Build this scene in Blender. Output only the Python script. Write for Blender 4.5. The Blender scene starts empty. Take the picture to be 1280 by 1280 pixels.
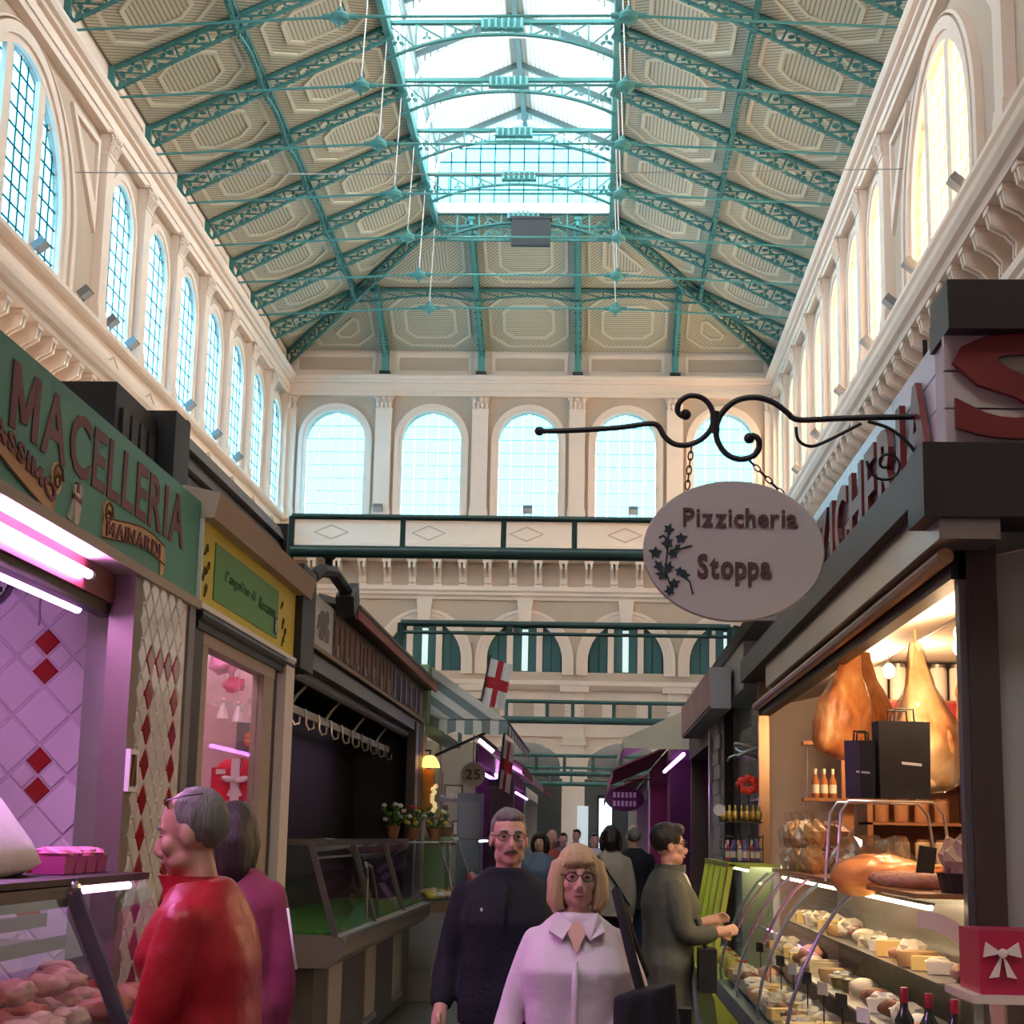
import bpy, bmesh, math, random
from mathutils import Vector, Matrix, noise

random.seed(7)
S = bpy.context.scene
COL = S.collection
PI = math.pi
R = math.radians

# ---------------------------------------------------------------- camera
cam_data = bpy.data.cameras.new('camera')
cam = bpy.data.objects.new('camera', cam_data)
COL.objects.link(cam)
cam_data.sensor_width = 36.0
cam_data.lens = 36.0 * 2100.0 / 1280.0
cam_data.clip_end = 400
cam.matrix_world = (Matrix.Translation((0, 0, 1.65)) @ Matrix.Rotation(R(2.9), 4, 'Z')
                    @ Matrix.Rotation(R(90 + 10.9), 4, 'X') @ Matrix.Rotation(R(1.2), 4, 'Z'))
S.camera = cam

# ---------------------------------------------------------------- sky, sun, exposure
world = bpy.data.worlds.new('sky')
S.world = world
world.use_nodes = True
bg = world.node_tree.nodes['Background']
bg.inputs['Color'].default_value = (0.90, 0.965, 1.0, 1)
bg.inputs['Strength'].default_value = 18.5
sun_data = bpy.data.lights.new('sun', 'SUN')
sun_data.energy = 34.0
sun_data.angle = R(0.5)
sun_data.color = (1.0, 0.93, 0.80)
sun = bpy.data.objects.new('sun', sun_data)
sun.rotation_euler = (0, R(42), R(8))      # low sun from the right-hand side of the hall
COL.objects.link(sun)
S.view_settings.view_transform = 'Standard'
S.view_settings.look = 'None'
S.view_settings.gamma = 1.0
S.view_settings.use_curve_mapping = False
S.view_settings.exposure = 0.0
S.cycles.max_bounces = 8
S.cycles.diffuse_bounces = 5
S.cycles.glossy_bounces = 3
S.cycles.transmission_bounces = 6
S.cycles.transparent_max_bounces = 16
S.cycles.sample_clamp_indirect = 6.0
S.cycles.use_adaptive_sampling = True
S.cycles.adaptive_threshold = 0.02


def portal(loc, rot, sx, sy):
    d = bpy.data.lights.new('sky_portal', 'AREA')
    d.shape = 'RECTANGLE'
    d.size, d.size_y = sx, sy
    d.cycles.is_portal = True
    o = bpy.data.objects.new('sky_portal', d)
    o.location = loc
    o.rotation_euler = rot
    COL.objects.link(o)


# daylight enters through the clerestory bands and the lantern sides
portal((-17.9, 63, 21.3), (0, R(-90), 0), 6.4, 50)
portal((10.6, 63, 21.3), (0, R(90), 0), 6.4, 50)
portal((-3.65, 88.9, 21.3), (R(-90), 0, 0), 26, 6.4)
portal((-8.3, 56, 33.2), (0, R(-90), 0), 2.6, 46)
portal((0.9, 56, 33.2), (0, R(90), 0), 2.6, 46)


WORK = bpy.data.scenes.new('workbench')      # scratch scene: keeps mesh evaluation cheap, removed at the end


def evaluated(ob):
    WORK.collection.objects.link(ob)
    vl = WORK.view_layers[0]
    vl.update()
    me = bpy.data.meshes.new_from_object(ob.evaluated_get(vl.depsgraph))
    bpy.data.objects.remove(ob)
    return me


# ---------------------------------------------------------------- materials
MATS = {}


def mat(name, col, rough=0.6, metal=0.0, var=0.0, scale=6.0, bump=0.0, bscale=40.0, emit=None, estr=0.0,
        trans=0.0, alpha=1.0, spec=0.5, coat=0.0, ior=1.45, sheen=0.0, stretch=None):
    if name in MATS:
        return MATS[name]
    m = bpy.data.materials.new(name)
    m.use_nodes = True
    nt = m.node_tree
    b = nt.nodes['Principled BSDF']
    c = tuple(col) + (1,) if len(col) == 3 else tuple(col)
    b.inputs['Base Color'].default_value = c
    b.inputs['Roughness'].default_value = rough
    b.inputs['Metallic'].default_value = metal
    b.inputs['Specular IOR Level'].default_value = spec
    b.inputs['Transmission Weight'].default_value = trans
    b.inputs['Alpha'].default_value = alpha
    b.inputs['IOR'].default_value = ior
    b.inputs['Coat Weight'].default_value = coat
    b.inputs['Sheen Weight'].default_value = sheen
    if emit:
        b.inputs['Emission Color'].default_value = tuple(emit) + (1,)
        b.inputs['Emission Strength'].default_value = estr
    if var or bump:
        tc = nt.nodes.new('ShaderNodeTexCoord')
    if var:
        n = nt.nodes.new('ShaderNodeTexNoise')
        n.inputs['Scale'].default_value = scale
        n.inputs['Detail'].default_value = 5
        src = tc.outputs['Object']
        if stretch:
            mp_ = nt.nodes.new('ShaderNodeMapping')
            mp_.inputs['Scale'].default_value = stretch
            nt.links.new(src, mp_.inputs[0])
            src = mp_.outputs[0]
        nt.links.new(src, n.inputs['Vector'])
        mx = nt.nodes.new('ShaderNodeMix')
        mx.data_type = 'RGBA'
        mx.inputs['A'].default_value = tuple(max(0, x * (1 - var)) for x in c[:3]) + (1,)
        mx.inputs['B'].default_value = tuple(min(1, x * (1 + var)) for x in c[:3]) + (1,)
        nt.links.new(n.outputs['Fac'], mx.inputs['Factor'])
        nt.links.new(mx.outputs['Result'], b.inputs['Base Color'])
    if bump:
        n2 = nt.nodes.new('ShaderNodeTexNoise')
        n2.inputs['Scale'].default_value = bscale
        n2.inputs['Detail'].default_value = 4
        src = tc.outputs['Object']
        if stretch:
            mp2 = nt.nodes.new('ShaderNodeMapping')
            mp2.inputs['Scale'].default_value = stretch
            nt.links.new(src, mp2.inputs[0])
            src = mp2.outputs[0]
        nt.links.new(src, n2.inputs['Vector'])
        bp = nt.nodes.new('ShaderNodeBump')
        bp.inputs['Strength'].default_value = bump
        bp.inputs['Distance'].default_value = 0.02
        nt.links.new(n2.outputs['Fac'], bp.inputs['Height'])
        nt.links.new(bp.outputs['Normal'], b.inputs['Normal'])
    MATS[name] = m
    return m


def glassmat(name, tint, gloss=0.08, rough=0.02, refl=0.5):
    """thin pane: mostly see-through with a clear-coat reflection"""
    if name in MATS:
        return MATS[name]
    m = bpy.data.materials.new(name)
    m.use_nodes = True
    nt = m.node_tree
    nt.nodes.clear()
    out = nt.nodes.new('ShaderNodeOutputMaterial')
    tr = nt.nodes.new('ShaderNodeBsdfTransparent')
    tr.inputs['Color'].default_value = tuple(tint) + (1,)
    gl = nt.nodes.new('ShaderNodeBsdfGlossy')
    gl.inputs['Roughness'].default_value = rough
    fr = nt.nodes.new('ShaderNodeFresnel')
    fr.inputs['IOR'].default_value = 1.45
    ma = nt.nodes.new('ShaderNodeMath')
    ma.operation = 'MULTIPLY_ADD'
    ma.inputs[1].default_value = refl
    ma.inputs[2].default_value = gloss * 0.3
    mx = nt.nodes.new('ShaderNodeMixShader')
    nt.links.new(fr.outputs[0], ma.inputs[0])
    nt.links.new(ma.outputs[0], mx.inputs[0])
    nt.links.new(tr.outputs[0], mx.inputs[1])
    nt.links.new(gl.outputs[0], mx.inputs[2])
    nt.links.new(mx.outputs[0], out.inputs[0])
    MATS[name] = m
    return m


def blindmat(name, col):
    m = bpy.data.materials.new(name)
    m.use_nodes = True
    nt = m.node_tree
    nt.nodes.clear()
    out = nt.nodes.new('ShaderNodeOutputMaterial')
    tl = nt.nodes.new('ShaderNodeBsdfTranslucent')
    df = nt.nodes.new('ShaderNodeBsdfDiffuse')
    tl.inputs['Color'].default_value = tuple(col) + (1,)
    df.inputs['Color'].default_value = tuple(col) + (1,)
    mx = nt.nodes.new('ShaderNodeMixShader')
    mx.inputs[0].default_value = 0.3
    nt.links.new(tl.outputs[0], mx.inputs[1])
    nt.links.new(df.outputs[0], mx.inputs[2])
    nt.links.new(mx.outputs[0], out.inputs[0])
    MATS[name] = m
    return m


def boards(name, col, dark, period, ang):
    """tongue-and-groove boards: thin dark grooves across the object's local XY"""
    m = bpy.data.materials.new(name)
    m.use_nodes = True
    nt = m.node_tree
    b = nt.nodes['Principled BSDF']
    b.inputs['Roughness'].default_value = 0.7
    tc = nt.nodes.new('ShaderNodeTexCoord')
    mp = nt.nodes.new('ShaderNodeMapping')
    mp.inputs['Rotation'].default_value = (0, 0, ang)
    sp = nt.nodes.new('ShaderNodeSeparateXYZ')
    m1 = nt.nodes.new('ShaderNodeMath'); m1.operation = 'DIVIDE'; m1.inputs[1].default_value = period
    m2 = nt.nodes.new('ShaderNodeMath'); m2.operation = 'FRACT'
    m3 = nt.nodes.new('ShaderNodeMath'); m3.operation = 'LESS_THAN'; m3.inputs[1].default_value = 0.30
    mx = nt.nodes.new('ShaderNodeMix'); mx.data_type = 'RGBA'
    mx.inputs['A'].default_value = tuple(col) + (1,)
    mx.inputs['B'].default_value = tuple(dark) + (1,)
    nt.links.new(tc.outputs['Object'], mp.inputs[0])
    nt.links.new(mp.outputs[0], sp.inputs[0])
    nt.links.new(sp.outputs[0], m1.inputs[0])
    nt.links.new(m1.outputs[0], m2.inputs[0])
    nt.links.new(m2.outputs[0], m3.inputs[0])
    nt.links.new(m3.outputs[0], mx.inputs['Factor'])
    nt.links.new(mx.outputs['Result'], b.inputs['Base Color'])
    MATS[name] = m
    return m


def rampmat(name, cols, scale, rough=.4, bump=.4, stretch=(1, 1, 1), detail=4):
    """marbled surface: noise through a colour ramp"""
    m = bpy.data.materials.new(name)
    m.use_nodes = True
    nt = m.node_tree
    b = nt.nodes['Principled BSDF']
    b.inputs['Roughness'].default_value = rough
    tc = nt.nodes.new('ShaderNodeTexCoord')
    mp = nt.nodes.new('ShaderNodeMapping')
    mp.inputs['Scale'].default_value = stretch
    n = nt.nodes.new('ShaderNodeTexNoise')
    n.inputs['Scale'].default_value = scale
    n.inputs['Detail'].default_value = detail
    n.inputs['Distortion'].default_value = .6
    rp = nt.nodes.new('ShaderNodeValToRGB')
    e = rp.color_ramp.elements
    while len(e) < len(cols):
        e.new(.5)
    for i, c in enumerate(cols):
        e[i].position = .30 + .40 * i / (len(cols) - 1)
        e[i].color = tuple(c) + (1,)
    bp = nt.nodes.new('ShaderNodeBump')
    bp.inputs['Strength'].default_value = bump
    bp.inputs['Distance'].default_value = .02
    nt.links.new(tc.outputs['Object'], mp.inputs[0])
    nt.links.new(mp.outputs[0], n.inputs['Vector'])
    nt.links.new(n.outputs['Fac'], rp.inputs[0])
    nt.links.new(rp.outputs[0], b.inputs['Base Color'])
    nt.links.new(n.outputs['Fac'], bp.inputs['Height'])
    nt.links.new(bp.outputs['Normal'], b.inputs['Normal'])
    MATS[name] = m
    return m


# ---------------------------------------------------------------- mesh building
class MB:
    def __init__(self):
        self.v, self.f, self.mi = [], [], []

    def add(self, vs, fs, mi=0):
        o = len(self.v)
        self.v += [tuple(p) for p in vs]
        self.f += [tuple(i + o for i in f) for f in fs]
        self.mi += [mi] * len(fs)
        return self

    def box(self, x0, x1, y0, y1, z0, z1, mi=0):
        return self.add([(x0, y0, z0), (x1, y0, z0), (x1, y1, z0), (x0, y1, z0),
                         (x0, y0, z1), (x1, y0, z1), (x1, y1, z1), (x0, y1, z1)],
                        [(0, 3, 2, 1), (4, 5, 6, 7), (0, 1, 5, 4), (1, 2, 6, 5), (2, 3, 7, 6), (3, 0, 4, 7)], mi)

    def tbox(self, M, sx, sy, sz, mi=0):
        a, b, c = sx / 2, sy / 2, sz / 2
        vs = [M @ Vector(p) for p in ((-a, -b, -c), (a, -b, -c), (a, b, -c), (-a, b, -c),
                                      (-a, -b, c), (a, -b, c), (a, b, c), (-a, b, c))]
        return self.add(vs, [(0, 3, 2, 1), (4, 5, 6, 7), (0, 1, 5, 4), (1, 2, 6, 5), (2, 3, 7, 6), (3, 0, 4, 7)], mi)

    def bar(self, p, q, w, h=None, up=(0, 0, 1), mi=0):
        p, q = Vector(p), Vector(q)
        d = q - p
        L = d.length
        if L < 1e-6:
            return self
        d.normalize()
        u = Vector(up)
        s = d.cross(u)
        if s.length < 1e-4:
            s = d.cross(Vector((1, 0, 0)))
        s.normalize()
        t = s.cross(d).normalized()
        h = h or w
        s, t = s * (w / 2), t * (h / 2)
        vs = [p - s - t, p + s - t, p + s + t, p - s + t, q - s - t, q + s - t, q + s + t, q - s + t]
        return self.add(vs, [(0, 3, 2, 1), (4, 5, 6, 7), (0, 1, 5, 4), (1, 2, 6, 5), (2, 3, 7, 6), (3, 0, 4, 7)], mi)

    def loft(self, rings, caps=True, closed=True, mi=0):
        n = len(rings[0])
        vs = [p for r in rings for p in r]
        fs = []
        m = n if closed else n - 1
        for i in range(len(rings) - 1):
            for j in range(m):
                a, b = i * n + j, i * n + (j + 1) % n
                fs.append((a, b, b + n, a + n))
        if caps and closed:
            fs.append(tuple(reversed(range(n))))
            fs.append(tuple(range((len(rings) - 1) * n, len(rings) * n)))
        return self.add(vs, fs, mi)

    def tube(self, path, r, n=8, caps=True, mi=0, closed=False):
        path = [Vector(p) for p in path]
        k = len(path)
        rs = r if isinstance(r, (list, tuple)) else [r] * k
        rings = []
        prev = None
        for i, p in enumerate(path):
            if closed:
                d = path[(i + 1) % k] - path[i - 1]
            else:
                d = path[min(i + 1, k - 1)] - path[max(i - 1, 0)]
            d.normalize()
            if prev is None:
                s = d.cross(Vector((0, 0, 1)))
                if s.length < 1e-3:
                    s = d.cross(Vector((1, 0, 0)))
            else:
                s = prev - d * prev.dot(d)
                if s.length < 1e-4:
                    s = d.cross(Vector((0, 0, 1)))
            s.normalize()
            prev = s
            t = d.cross(s)
            rings.append([p + (s * math.cos(a) + t * math.sin(a)) * rs[i]
                          for a in [2 * PI * j / n for j in range(n)]])
        if closed:
            rings.append(rings[0])
            return self.loft(rings, False, True, mi)
        return self.loft(rings, caps, True, mi)

    def lathe(self, prof, n=16, M=None, mi=0, caps=True):
        M = M or Matrix.Identity(4)
        rings = [[M @ Vector((r * math.cos(2 * PI * j / n), r * math.sin(2 * PI * j / n), z)) for j in range(n)]
                 for r, z in prof]
        return self.loft(rings, caps, True, mi)

    def ell(self, c, r, seg=12, rings=8, M=None, mi=0, wob=0.0, seed=0, ws=3.0):
        c = Vector(c)
        r = (r, r, r) if not isinstance(r, (tuple, list)) else r
        M3 = M.to_3x3() if M else Matrix.Identity(3)
        rr = []
        for i in range(rings + 1):
            th = PI * i / rings
            th = min(max(th, 0.02), PI - 0.02)
            ring = []
            for j in range(seg):
                ph = 2 * PI * j / seg
                d = Vector((math.sin(th) * math.cos(ph), math.sin(th) * math.sin(ph), math.cos(th)))
                k = 1.0
                if wob:
                    k += wob * noise.noise(d * ws * 0.5 + Vector((seed * 3.1, seed * 1.7, 0)))
                ring.append(c + M3 @ Vector((d.x * r[0] * k, d.y * r[1] * k, d.z * r[2] * k)))
            rr.append(ring)
        return self.loft(rr, True, True, mi)

    def prism(self, pts, T, d0, d1, mi=0):
        """polygon pts [(u,v)] extruded between depths d0,d1 with T(u,d,v)->xyz"""
        n = len(pts)
        vs = [T(u, d0, v) for u, v in pts] + [T(u, d1, v) for u, v in pts]
        fs = [tuple(range(n)), tuple(reversed(range(n, 2 * n)))]
        fs += [(i, i + n, (i + 1) % n + n, (i + 1) % n) for i in range(n)]
        return self.add(vs, fs, mi)

    def ring(self, outer, inner, T, d0, d1, closed=True, mi=0):
        """frame between two outlines with the same number of points, with depth"""
        n = len(outer)
        vs = [T(u, d0, v) for u, v in outer] + [T(u, d0, v) for u, v in inner] + \
             [T(u, d1, v) for u, v in outer] + [T(u, d1, v) for u, v in inner]
        fs = []
        m = n if closed else n - 1
        for i in range(m):
            j = (i + 1) % n
            fs += [(i, j, j + n, i + n), (i + 2 * n, i + 3 * n, j + 3 * n, j + 2 * n),
                   (i, i + 2 * n, j + 2 * n, j), (i + n, j + n, j + 3 * n, i + 3 * n)]
        if not closed:
            for i in (0, n - 1):
                fs.append((i, i + n, i + 3 * n, i + 2 * n))
        return self.add(vs, fs, mi)

    def mesh(self, name, mats, smooth=False, fix=True):
        me = bpy.data.meshes.new(name)
        me.from_pydata([tuple(p) for p in self.v], [], self.f)
        for m in (mats if isinstance(mats, (list, tuple)) else [mats]):
            me.materials.append(m)
        if any(self.mi):
            me.polygons.foreach_set('material_index', self.mi)
        if fix:
            bm = bmesh.new()
            bm.from_mesh(me)
            bmesh.ops.recalc_face_normals(bm, faces=bm.faces)
            bm.to_mesh(me)
            bm.free()
        if smooth:
            me.polygons.foreach_set('use_smooth', [True] * len(me.polygons))
            if smooth != 'full':
                me.set_sharp_from_angle(angle=R(40))
        me.update()
        return me

    def build(self, name, mats, parent=None, smooth=False, base=None):
        """one mesh object; coordinates given in world space, or local to `base` when parent is a thing at base"""
        off = parent_loc(parent)
        if off.length > 0:
            self.v = [tuple(Vector(p) - off) for p in self.v]
        o = bpy.data.objects.new(name, self.mesh(name, mats, smooth))
        COL.objects.link(o)
        if parent:
            o.parent = parent
        return o


def parent_loc(p):
    v = Vector((0, 0, 0))
    while p:
        v += p.location
        p = p.parent
    return v


def tag(o, label=None, cat=None, group=None, kind=None):
    if label: o['label'] = label
    if cat: o['category'] = cat
    if group: o['group'] = group
    if kind: o['kind'] = kind
    return o


def thing(name, label=None, cat=None, loc=(0, 0, 0), group=None, kind=None, rotz=0.0):
    o = bpy.data.objects.new(name, None)
    o.empty_display_size = 0.2
    COL.objects.link(o)
    o.location = loc
    o.rotation_euler = (0, 0, rotz)
    return tag(o, label, cat, group, kind)


def inst(name, me, parent=None, M=None):
    o = bpy.data.objects.new(name, me)
    COL.objects.link(o)
    if parent: o.parent = parent
    if M is not None: o.matrix_local = M
    return o


def dup(root, label=None, loc=None, rot=None, group=None):
    r = root.copy()
    COL.objects.link(r)
    if label: r['label'] = label
    if group: r['group'] = group
    if loc is not None: r.location = loc
    if rot is not None: r.rotation_euler = rot
    for ch in list(root.children):
        c = ch.copy(); COL.objects.link(c); c.parent = r
        for g in ch.children:
            d = g.copy(); COL.objects.link(d); d.parent = c
    return r


ORD = 'first second third fourth fifth sixth seventh eighth ninth tenth eleventh twelfth thirteenth fourteenth fifteenth sixteenth seventeenth eighteenth nineteenth twentieth'.split()


def ordinal(k):
    return ORD[k] if k < 20 else 'twenty-' + ORD[k - 20] if k < 29 else 'thirty-' + ORD[(k - 30) % 9]


def clip(poly, a, b, c):
    """keep the part of a convex polygon where a*x+b*y<=c"""
    out = []
    for i in range(len(poly)):
        p, q = poly[i], poly[(i + 1) % len(poly)]
        sp, sq = a * p[0] + b * p[1] - c, a * q[0] + b * q[1] - c
        if sp <= 1e-9:
            out.append(p)
        if (sp < -1e-9 and sq > 1e-9) or (sp > 1e-9 and sq < -1e-9):
            t = sp / (sp - sq)
            out.append((p[0] + (q[0] - p[0]) * t, p[1] + (q[1] - p[1]) * t))
    return out


def clip_by(poly, shape):
    """clip convex polygon by convex counter-clockwise shape"""
    for i in range(len(shape)):
        p, q = shape[i], shape[(i + 1) % len(shape)]
        a, b = (q[1] - p[1]), -(q[0] - p[0])
        if abs(a) + abs(b) < 1e-9:
            continue
        poly = clip(poly, a, b, a * p[0] + b * p[1])
        if len(poly) < 3:
            return []
    return poly


def area2(p):
    return 0.5 * sum(p[i][0] * p[(i + 1) % len(p)][1] - p[(i + 1) % len(p)][0] * p[i][1] for i in range(len(p)))


def inset(poly, d):
    """inset a convex CCW polygon by d"""
    out = poly
    n = len(poly)
    for i in range(n):
        p, q = Vector(poly[i]), Vector(poly[(i + 1) % n])
        e = (q - p)
        if e.length < 1e-6:
            continue
        nrm = Vector((e.y, -e.x)).normalized()
        out = clip(out, nrm.x, nrm.y, nrm.dot(p) - d)
        if len(out) < 3:
            return []
    return out


def chamfer(poly, c):
    out = []
    n = len(poly)
    for i in range(n):
        p, a, b = Vector(poly[i]), Vector(poly[i - 1]), Vector(poly[(i + 1) % n])
        u, w = (a - p), (b - p)
        cu, cw = min(c, u.length * 0.42), min(c, w.length * 0.42)
        out += [tuple(p + u.normalized() * cu), tuple(p + w.normalized() * cw)]
    return out


def arch_pts(uc, hw, zb, zs, n=16, rise=None):
    """CCW outline (seen with u to the right, z up) of an arched opening"""
    rise = hw if rise is None else rise
    pts = [(uc - hw, zb), (uc + hw, zb)]
    for i in range(n + 1):
        a = PI * i / n
        pts.append((uc + hw * math.cos(a), zs + rise * math.sin(a)))
    return pts
# ---------------------------------------------------------------- palette
M_WALL = mat('pale_plaster', (0.87, 0.71, 0.61), 0.85, var=0.06, scale=1.2)
M_TAUPE = mat('taupe_plaster', (0.56, 0.44, 0.35), 0.85, var=0.06, scale=1.2)
M_IRON = mat('teal_painted_iron', (0.055, 0.20, 0.19), 0.5, var=0.12, scale=3)
M_IRON2 = mat('light_teal_iron', (0.085, 0.29, 0.285), 0.5)
M_BATTEN = mat('pale_batten', (0.66, 0.61, 0.49), 0.7)
M_BOARDS_A = boards('ceiling_boards_a', (0.58, 0.53, 0.41), (0.25, 0.23, 0.18), 0.16, 0.0)
M_BOARDS_B = boards('ceiling_boards_b', (0.58, 0.53, 0.41), (0.25, 0.23, 0.18), 0.16, R(45))
M_BOARDS_C = boards('ceiling_boards_c', (0.58, 0.53, 0.41), (0.25, 0.23, 0.18), 0.16, R(90))
M_LANT = boards('lantern_boards', (0.75, 0.75, 0.75), (0.5, 0.5, 0.51), 0.22, R(90))
M_PANE = glassmat('window_glass', (0.225, 0.42, 0.48), 0.02, refl=.1)
M_PANE_B = glassmat('window_glass_blue', (0.29, 0.52, 0.63), 0.02, refl=.06)
M_MUNTIN = None
M_MUNTIN = blindmat('muntin_sky_glare', (0.05, 0.17, 0.19))  # translucent cyan puts the glare of the sky into the bars
M_MUNTIN_R = blindmat('muntin_cream', (0.80, 0.70, 0.56))
M_BLIND = blindmat('warm_blind', (0.92, 0.78, 0.62))
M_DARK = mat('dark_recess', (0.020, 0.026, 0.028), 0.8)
M_SHUT = mat('teal_shutter', (0.05, 0.15, 0.155), 0.55)
M_FLOOR = mat('worn_stone_floor', (0.105, 0.105, 0.108), 0.42, var=0.35, scale=1.5, bump=0.15, bscale=9)
M_STEEL = mat('brushed_steel', (0.45, 0.44, 0.43), 0.3, 0.9, var=0.15, scale=5)
M_STEELD = mat('dark_steel', (0.14, 0.13, 0.125), 0.38, 0.7, var=0.2, scale=4)
M_BLACK = mat('black_paint', (0.012, 0.012, 0.013), 0.5)
M_DGREY = mat('dark_grey_metal', (0.045, 0.045, 0.048), 0.5, 0.3)
M_GREY = mat('grey_metal', (0.20, 0.20, 0.21), 0.5, 0.2, var=0.1)
M_LGREY = mat('light_grey_paint', (0.50, 0.50, 0.50), 0.5)
M_WHITE = mat('white_enamel', (0.82, 0.81, 0.79), 0.35)
M_BROWN = mat('dark_brown_metal', (0.020, 0.013, 0.011), 0.5)
M_GLASS = glassmat('case_glass', (0.90, 0.95, 0.93), 0.06, refl=0.22)
M_GLASSC = glassmat('clear_glass', (0.97, 0.98, 0.98), 0.05, refl=0.15)
M_PANEL_CLR = glassmat('lantern_side_glass', (0.92, 0.98, 1.0), 0.02)
M_SKIN = mat('skin', (0.52, 0.29, 0.215), 0.55, var=0.08, scale=14)
# ================================================================ THE HALL
XL, XR, YE, XC = -17.0, 9.7, 88.0, -3.65
ZS, ZT, ZE, ZA = 18.25, 24.90, 26.0, 27.45      # sill, top of pilasters, top of entablature, eaves
BAY = 4.93
YB = [YE - BAY * k for k in range(8)]            # pilasters 88 .. 53.5
BIG0, BIG1 = YB[7] - 16.0, YB[7]
T_END = lambda u, d, z: (u, YE - d, z)
T_LEFT = lambda u, d, z: (XL + d, u, z)
T_RIGHT = lambda u, d, z: (XR - d, u, z)


def arch_wall(mb, u0, u1, z0, z1, uc, hw, zb, zs, T, t=0.55, n=16, rise=None, d0=0.0):
    """flat wall bay with an arched hole and its reveal"""
    rise = hw if rise is None else rise
    q = lambda a, b: mb.add([T(a[0], d0, a[1]), T(b[0], d0, a[1]), T(b[0], d0, b[1]), T(a[0], d0, b[1])], [(0, 1, 2, 3)])
    q((u0, z0), (uc - hw, z1)); q((uc + hw, z0), (u1, z1))
    if zb > z0: q((uc - hw, z0), (uc + hw, zb))
    A = [(uc + hw * math.cos(PI * i / n), zs + rise * math.sin(PI * i / n)) for i in range(n + 1)]
    for a, b in zip(A, A[1:]):
        mb.add([T(a[0], d0, a[1]), T(b[0], d0, b[1]), T(b[0], d0, z1), T(a[0], d0, z1)], [(0, 1, 2, 3)])
    O = arch_pts(uc, hw, zb, zs, n, rise)
    m = len(O)
    mb.add([T(u, d0, z) for u, z in O] + [T(u, d0 - t, z) for u, z in O],
           [(i, (i + 1) % m, (i + 1) % m + m, i + m) for i in range(m)])


def moulding(mb, prof, u0, u1, T, mi=0):
    """closed profile [(d,z)] swept along the wall"""
    n = len(prof)
    vs = [T(u0, d, z) for d, z in prof] + [T(u1, d, z) for d, z in prof]
    fs = [(i, (i + 1) % n, (i + 1) % n + n, i + n) for i in range(n)] + [tuple(range(n)), tuple(range(n, 2 * n))]
    mb.add(vs, fs, mi)


def steps(z0, z1, ds, back=-0.3):
    """stepped profile: equal steps of depths ds from z0 to z1"""
    pr = [(back, z0)]
    k = len(ds)
    for i, d in enumerate(ds):
        pr += [(d, z0 + (z1 - z0) * i / k), (d, z0 + (z1 - z0) * (i + 1) / k)]
    pr.append((back, z1))
    return pr


PROF_ENT = [(-0.3, 24.90), (0.30, 24.90), (0.30, 25.15), (0.36, 25.15), (0.36, 25.35), (0.30, 25.36), (0.30, 25.6),
            (0.45, 25.62), (0.48, 25.72), (0.62, 25.76), (0.70, 25.9), (0.70, 26.0), (-0.3, 26.0)]
PROF_SILL = [(-0.3, 18.02), (0.34, 18.02), (0.42, 18.1), (0.42, 18.25), (-0.3, 18.25)]
PROF_PAR = [(-0.3, 16.5), (0.20, 16.5), (0.20, 16.8), (0.10, 16.85), (0.10, 18.02), (-0.3, 18.02)]
PROF_COR = [(-0.3, 15.87), (0.95, 15.87), (1.0, 16.05), (1.12, 16.12), (1.2, 16.3), (1.2, 16.5), (-0.3, 16.5)]
PROF_BAND = [(-0.3, 13.86), (0.12, 13.86), (0.16, 14.0), (0.3, 14.1), (0.3, 14.22), (0.4, 14.32), (0.4, 14.55), (-0.3, 14.6)]
PROF_LOW = [(-0.3, 9.15), (0.2, 9.15), (0.3, 9.25), (0.45, 9.4), (0.45, 9.62), (-0.3, 9.7)]


def capital_mesh(w, h):
    """Corinthian style: flared bell, two rows of leaves, corner scrolls and an abacus"""
    mb = MB()
    prof = [(0.0, 0.80), (0.15, 0.86), (0.5, 0.90), (0.8, 1.02), (0.86, 1.12)]
    rings = []
    for f, s in prof:
        a = w / 2 * s
        rings.append([(-a, 0, h * f), (a, 0, h * f), (a, 0.34 * s, h * f), (-a, 0.34 * s, h * f)])
    mb.loft(rings)
    mb.box(-w * 0.62, w * 0.62, 0, 0.5, h * 0.88, h)
    for row, (zz, hh, k) in enumerate(((0.02, 0.42, 4), (0.3, 0.45, 3))):
        for i in range(k):
            x = (i - (k - 1) / 2) * w / k
            mb.tube([(x, 0.34, h * zz), (x, 0.40, h * (zz + hh * 0.7)), (x, 0.52, h * (zz + hh)), (x, 0.56, h * (zz + hh * 0.8))],
                    [w * 0.07, w * 0.1, w * 0.08, w * 0.03], 6)
    for s in (-1, 1):
        c = [(s * (w * 0.45 + 0.1 * math.cos(a) * (1 - a / 9)), 0.42, h * 0.72 + 0.1 * math.sin(a) * (1 - a / 9)) for a in [i * 0.7 for i in range(10)]]
        mb.tube(c, 0.035, 5)
    return mb


me_cap = capital_mesh(0.9, 0.76).mesh('capital', M_WALL, True)
me_pil = None


def pilaster_mesh():
    mb = MB()
    mb.box(-0.43, 0.43, 0, 0.32, 0.5, 5.94)
    mb.box(-0.50, 0.50, 0, 0.38, 0.0, 0.32)
    mb.box(-0.47, 0.47, 0, 0.36, 0.32, 0.5)
    mb.box(-0.45, 0.45, 0, 0.36, 5.84, 5.96)
    return mb.mesh('pilaster', M_WALL)


me_pil = pilaster_mesh()
WALLM = {'end': lambda u, z: Matrix.Translation((u, YE, z)) @ Matrix.Rotation(PI, 4, 'Z'),
         'left': lambda u, z: Matrix.Translation((XL, u, z)) @ Matrix.Rotation(-PI / 2, 4, 'Z'),
         'right': lambda u, z: Matrix.Translation((XR, u, z)) @ Matrix.Rotation(PI / 2, 4, 'Z')}

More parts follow.
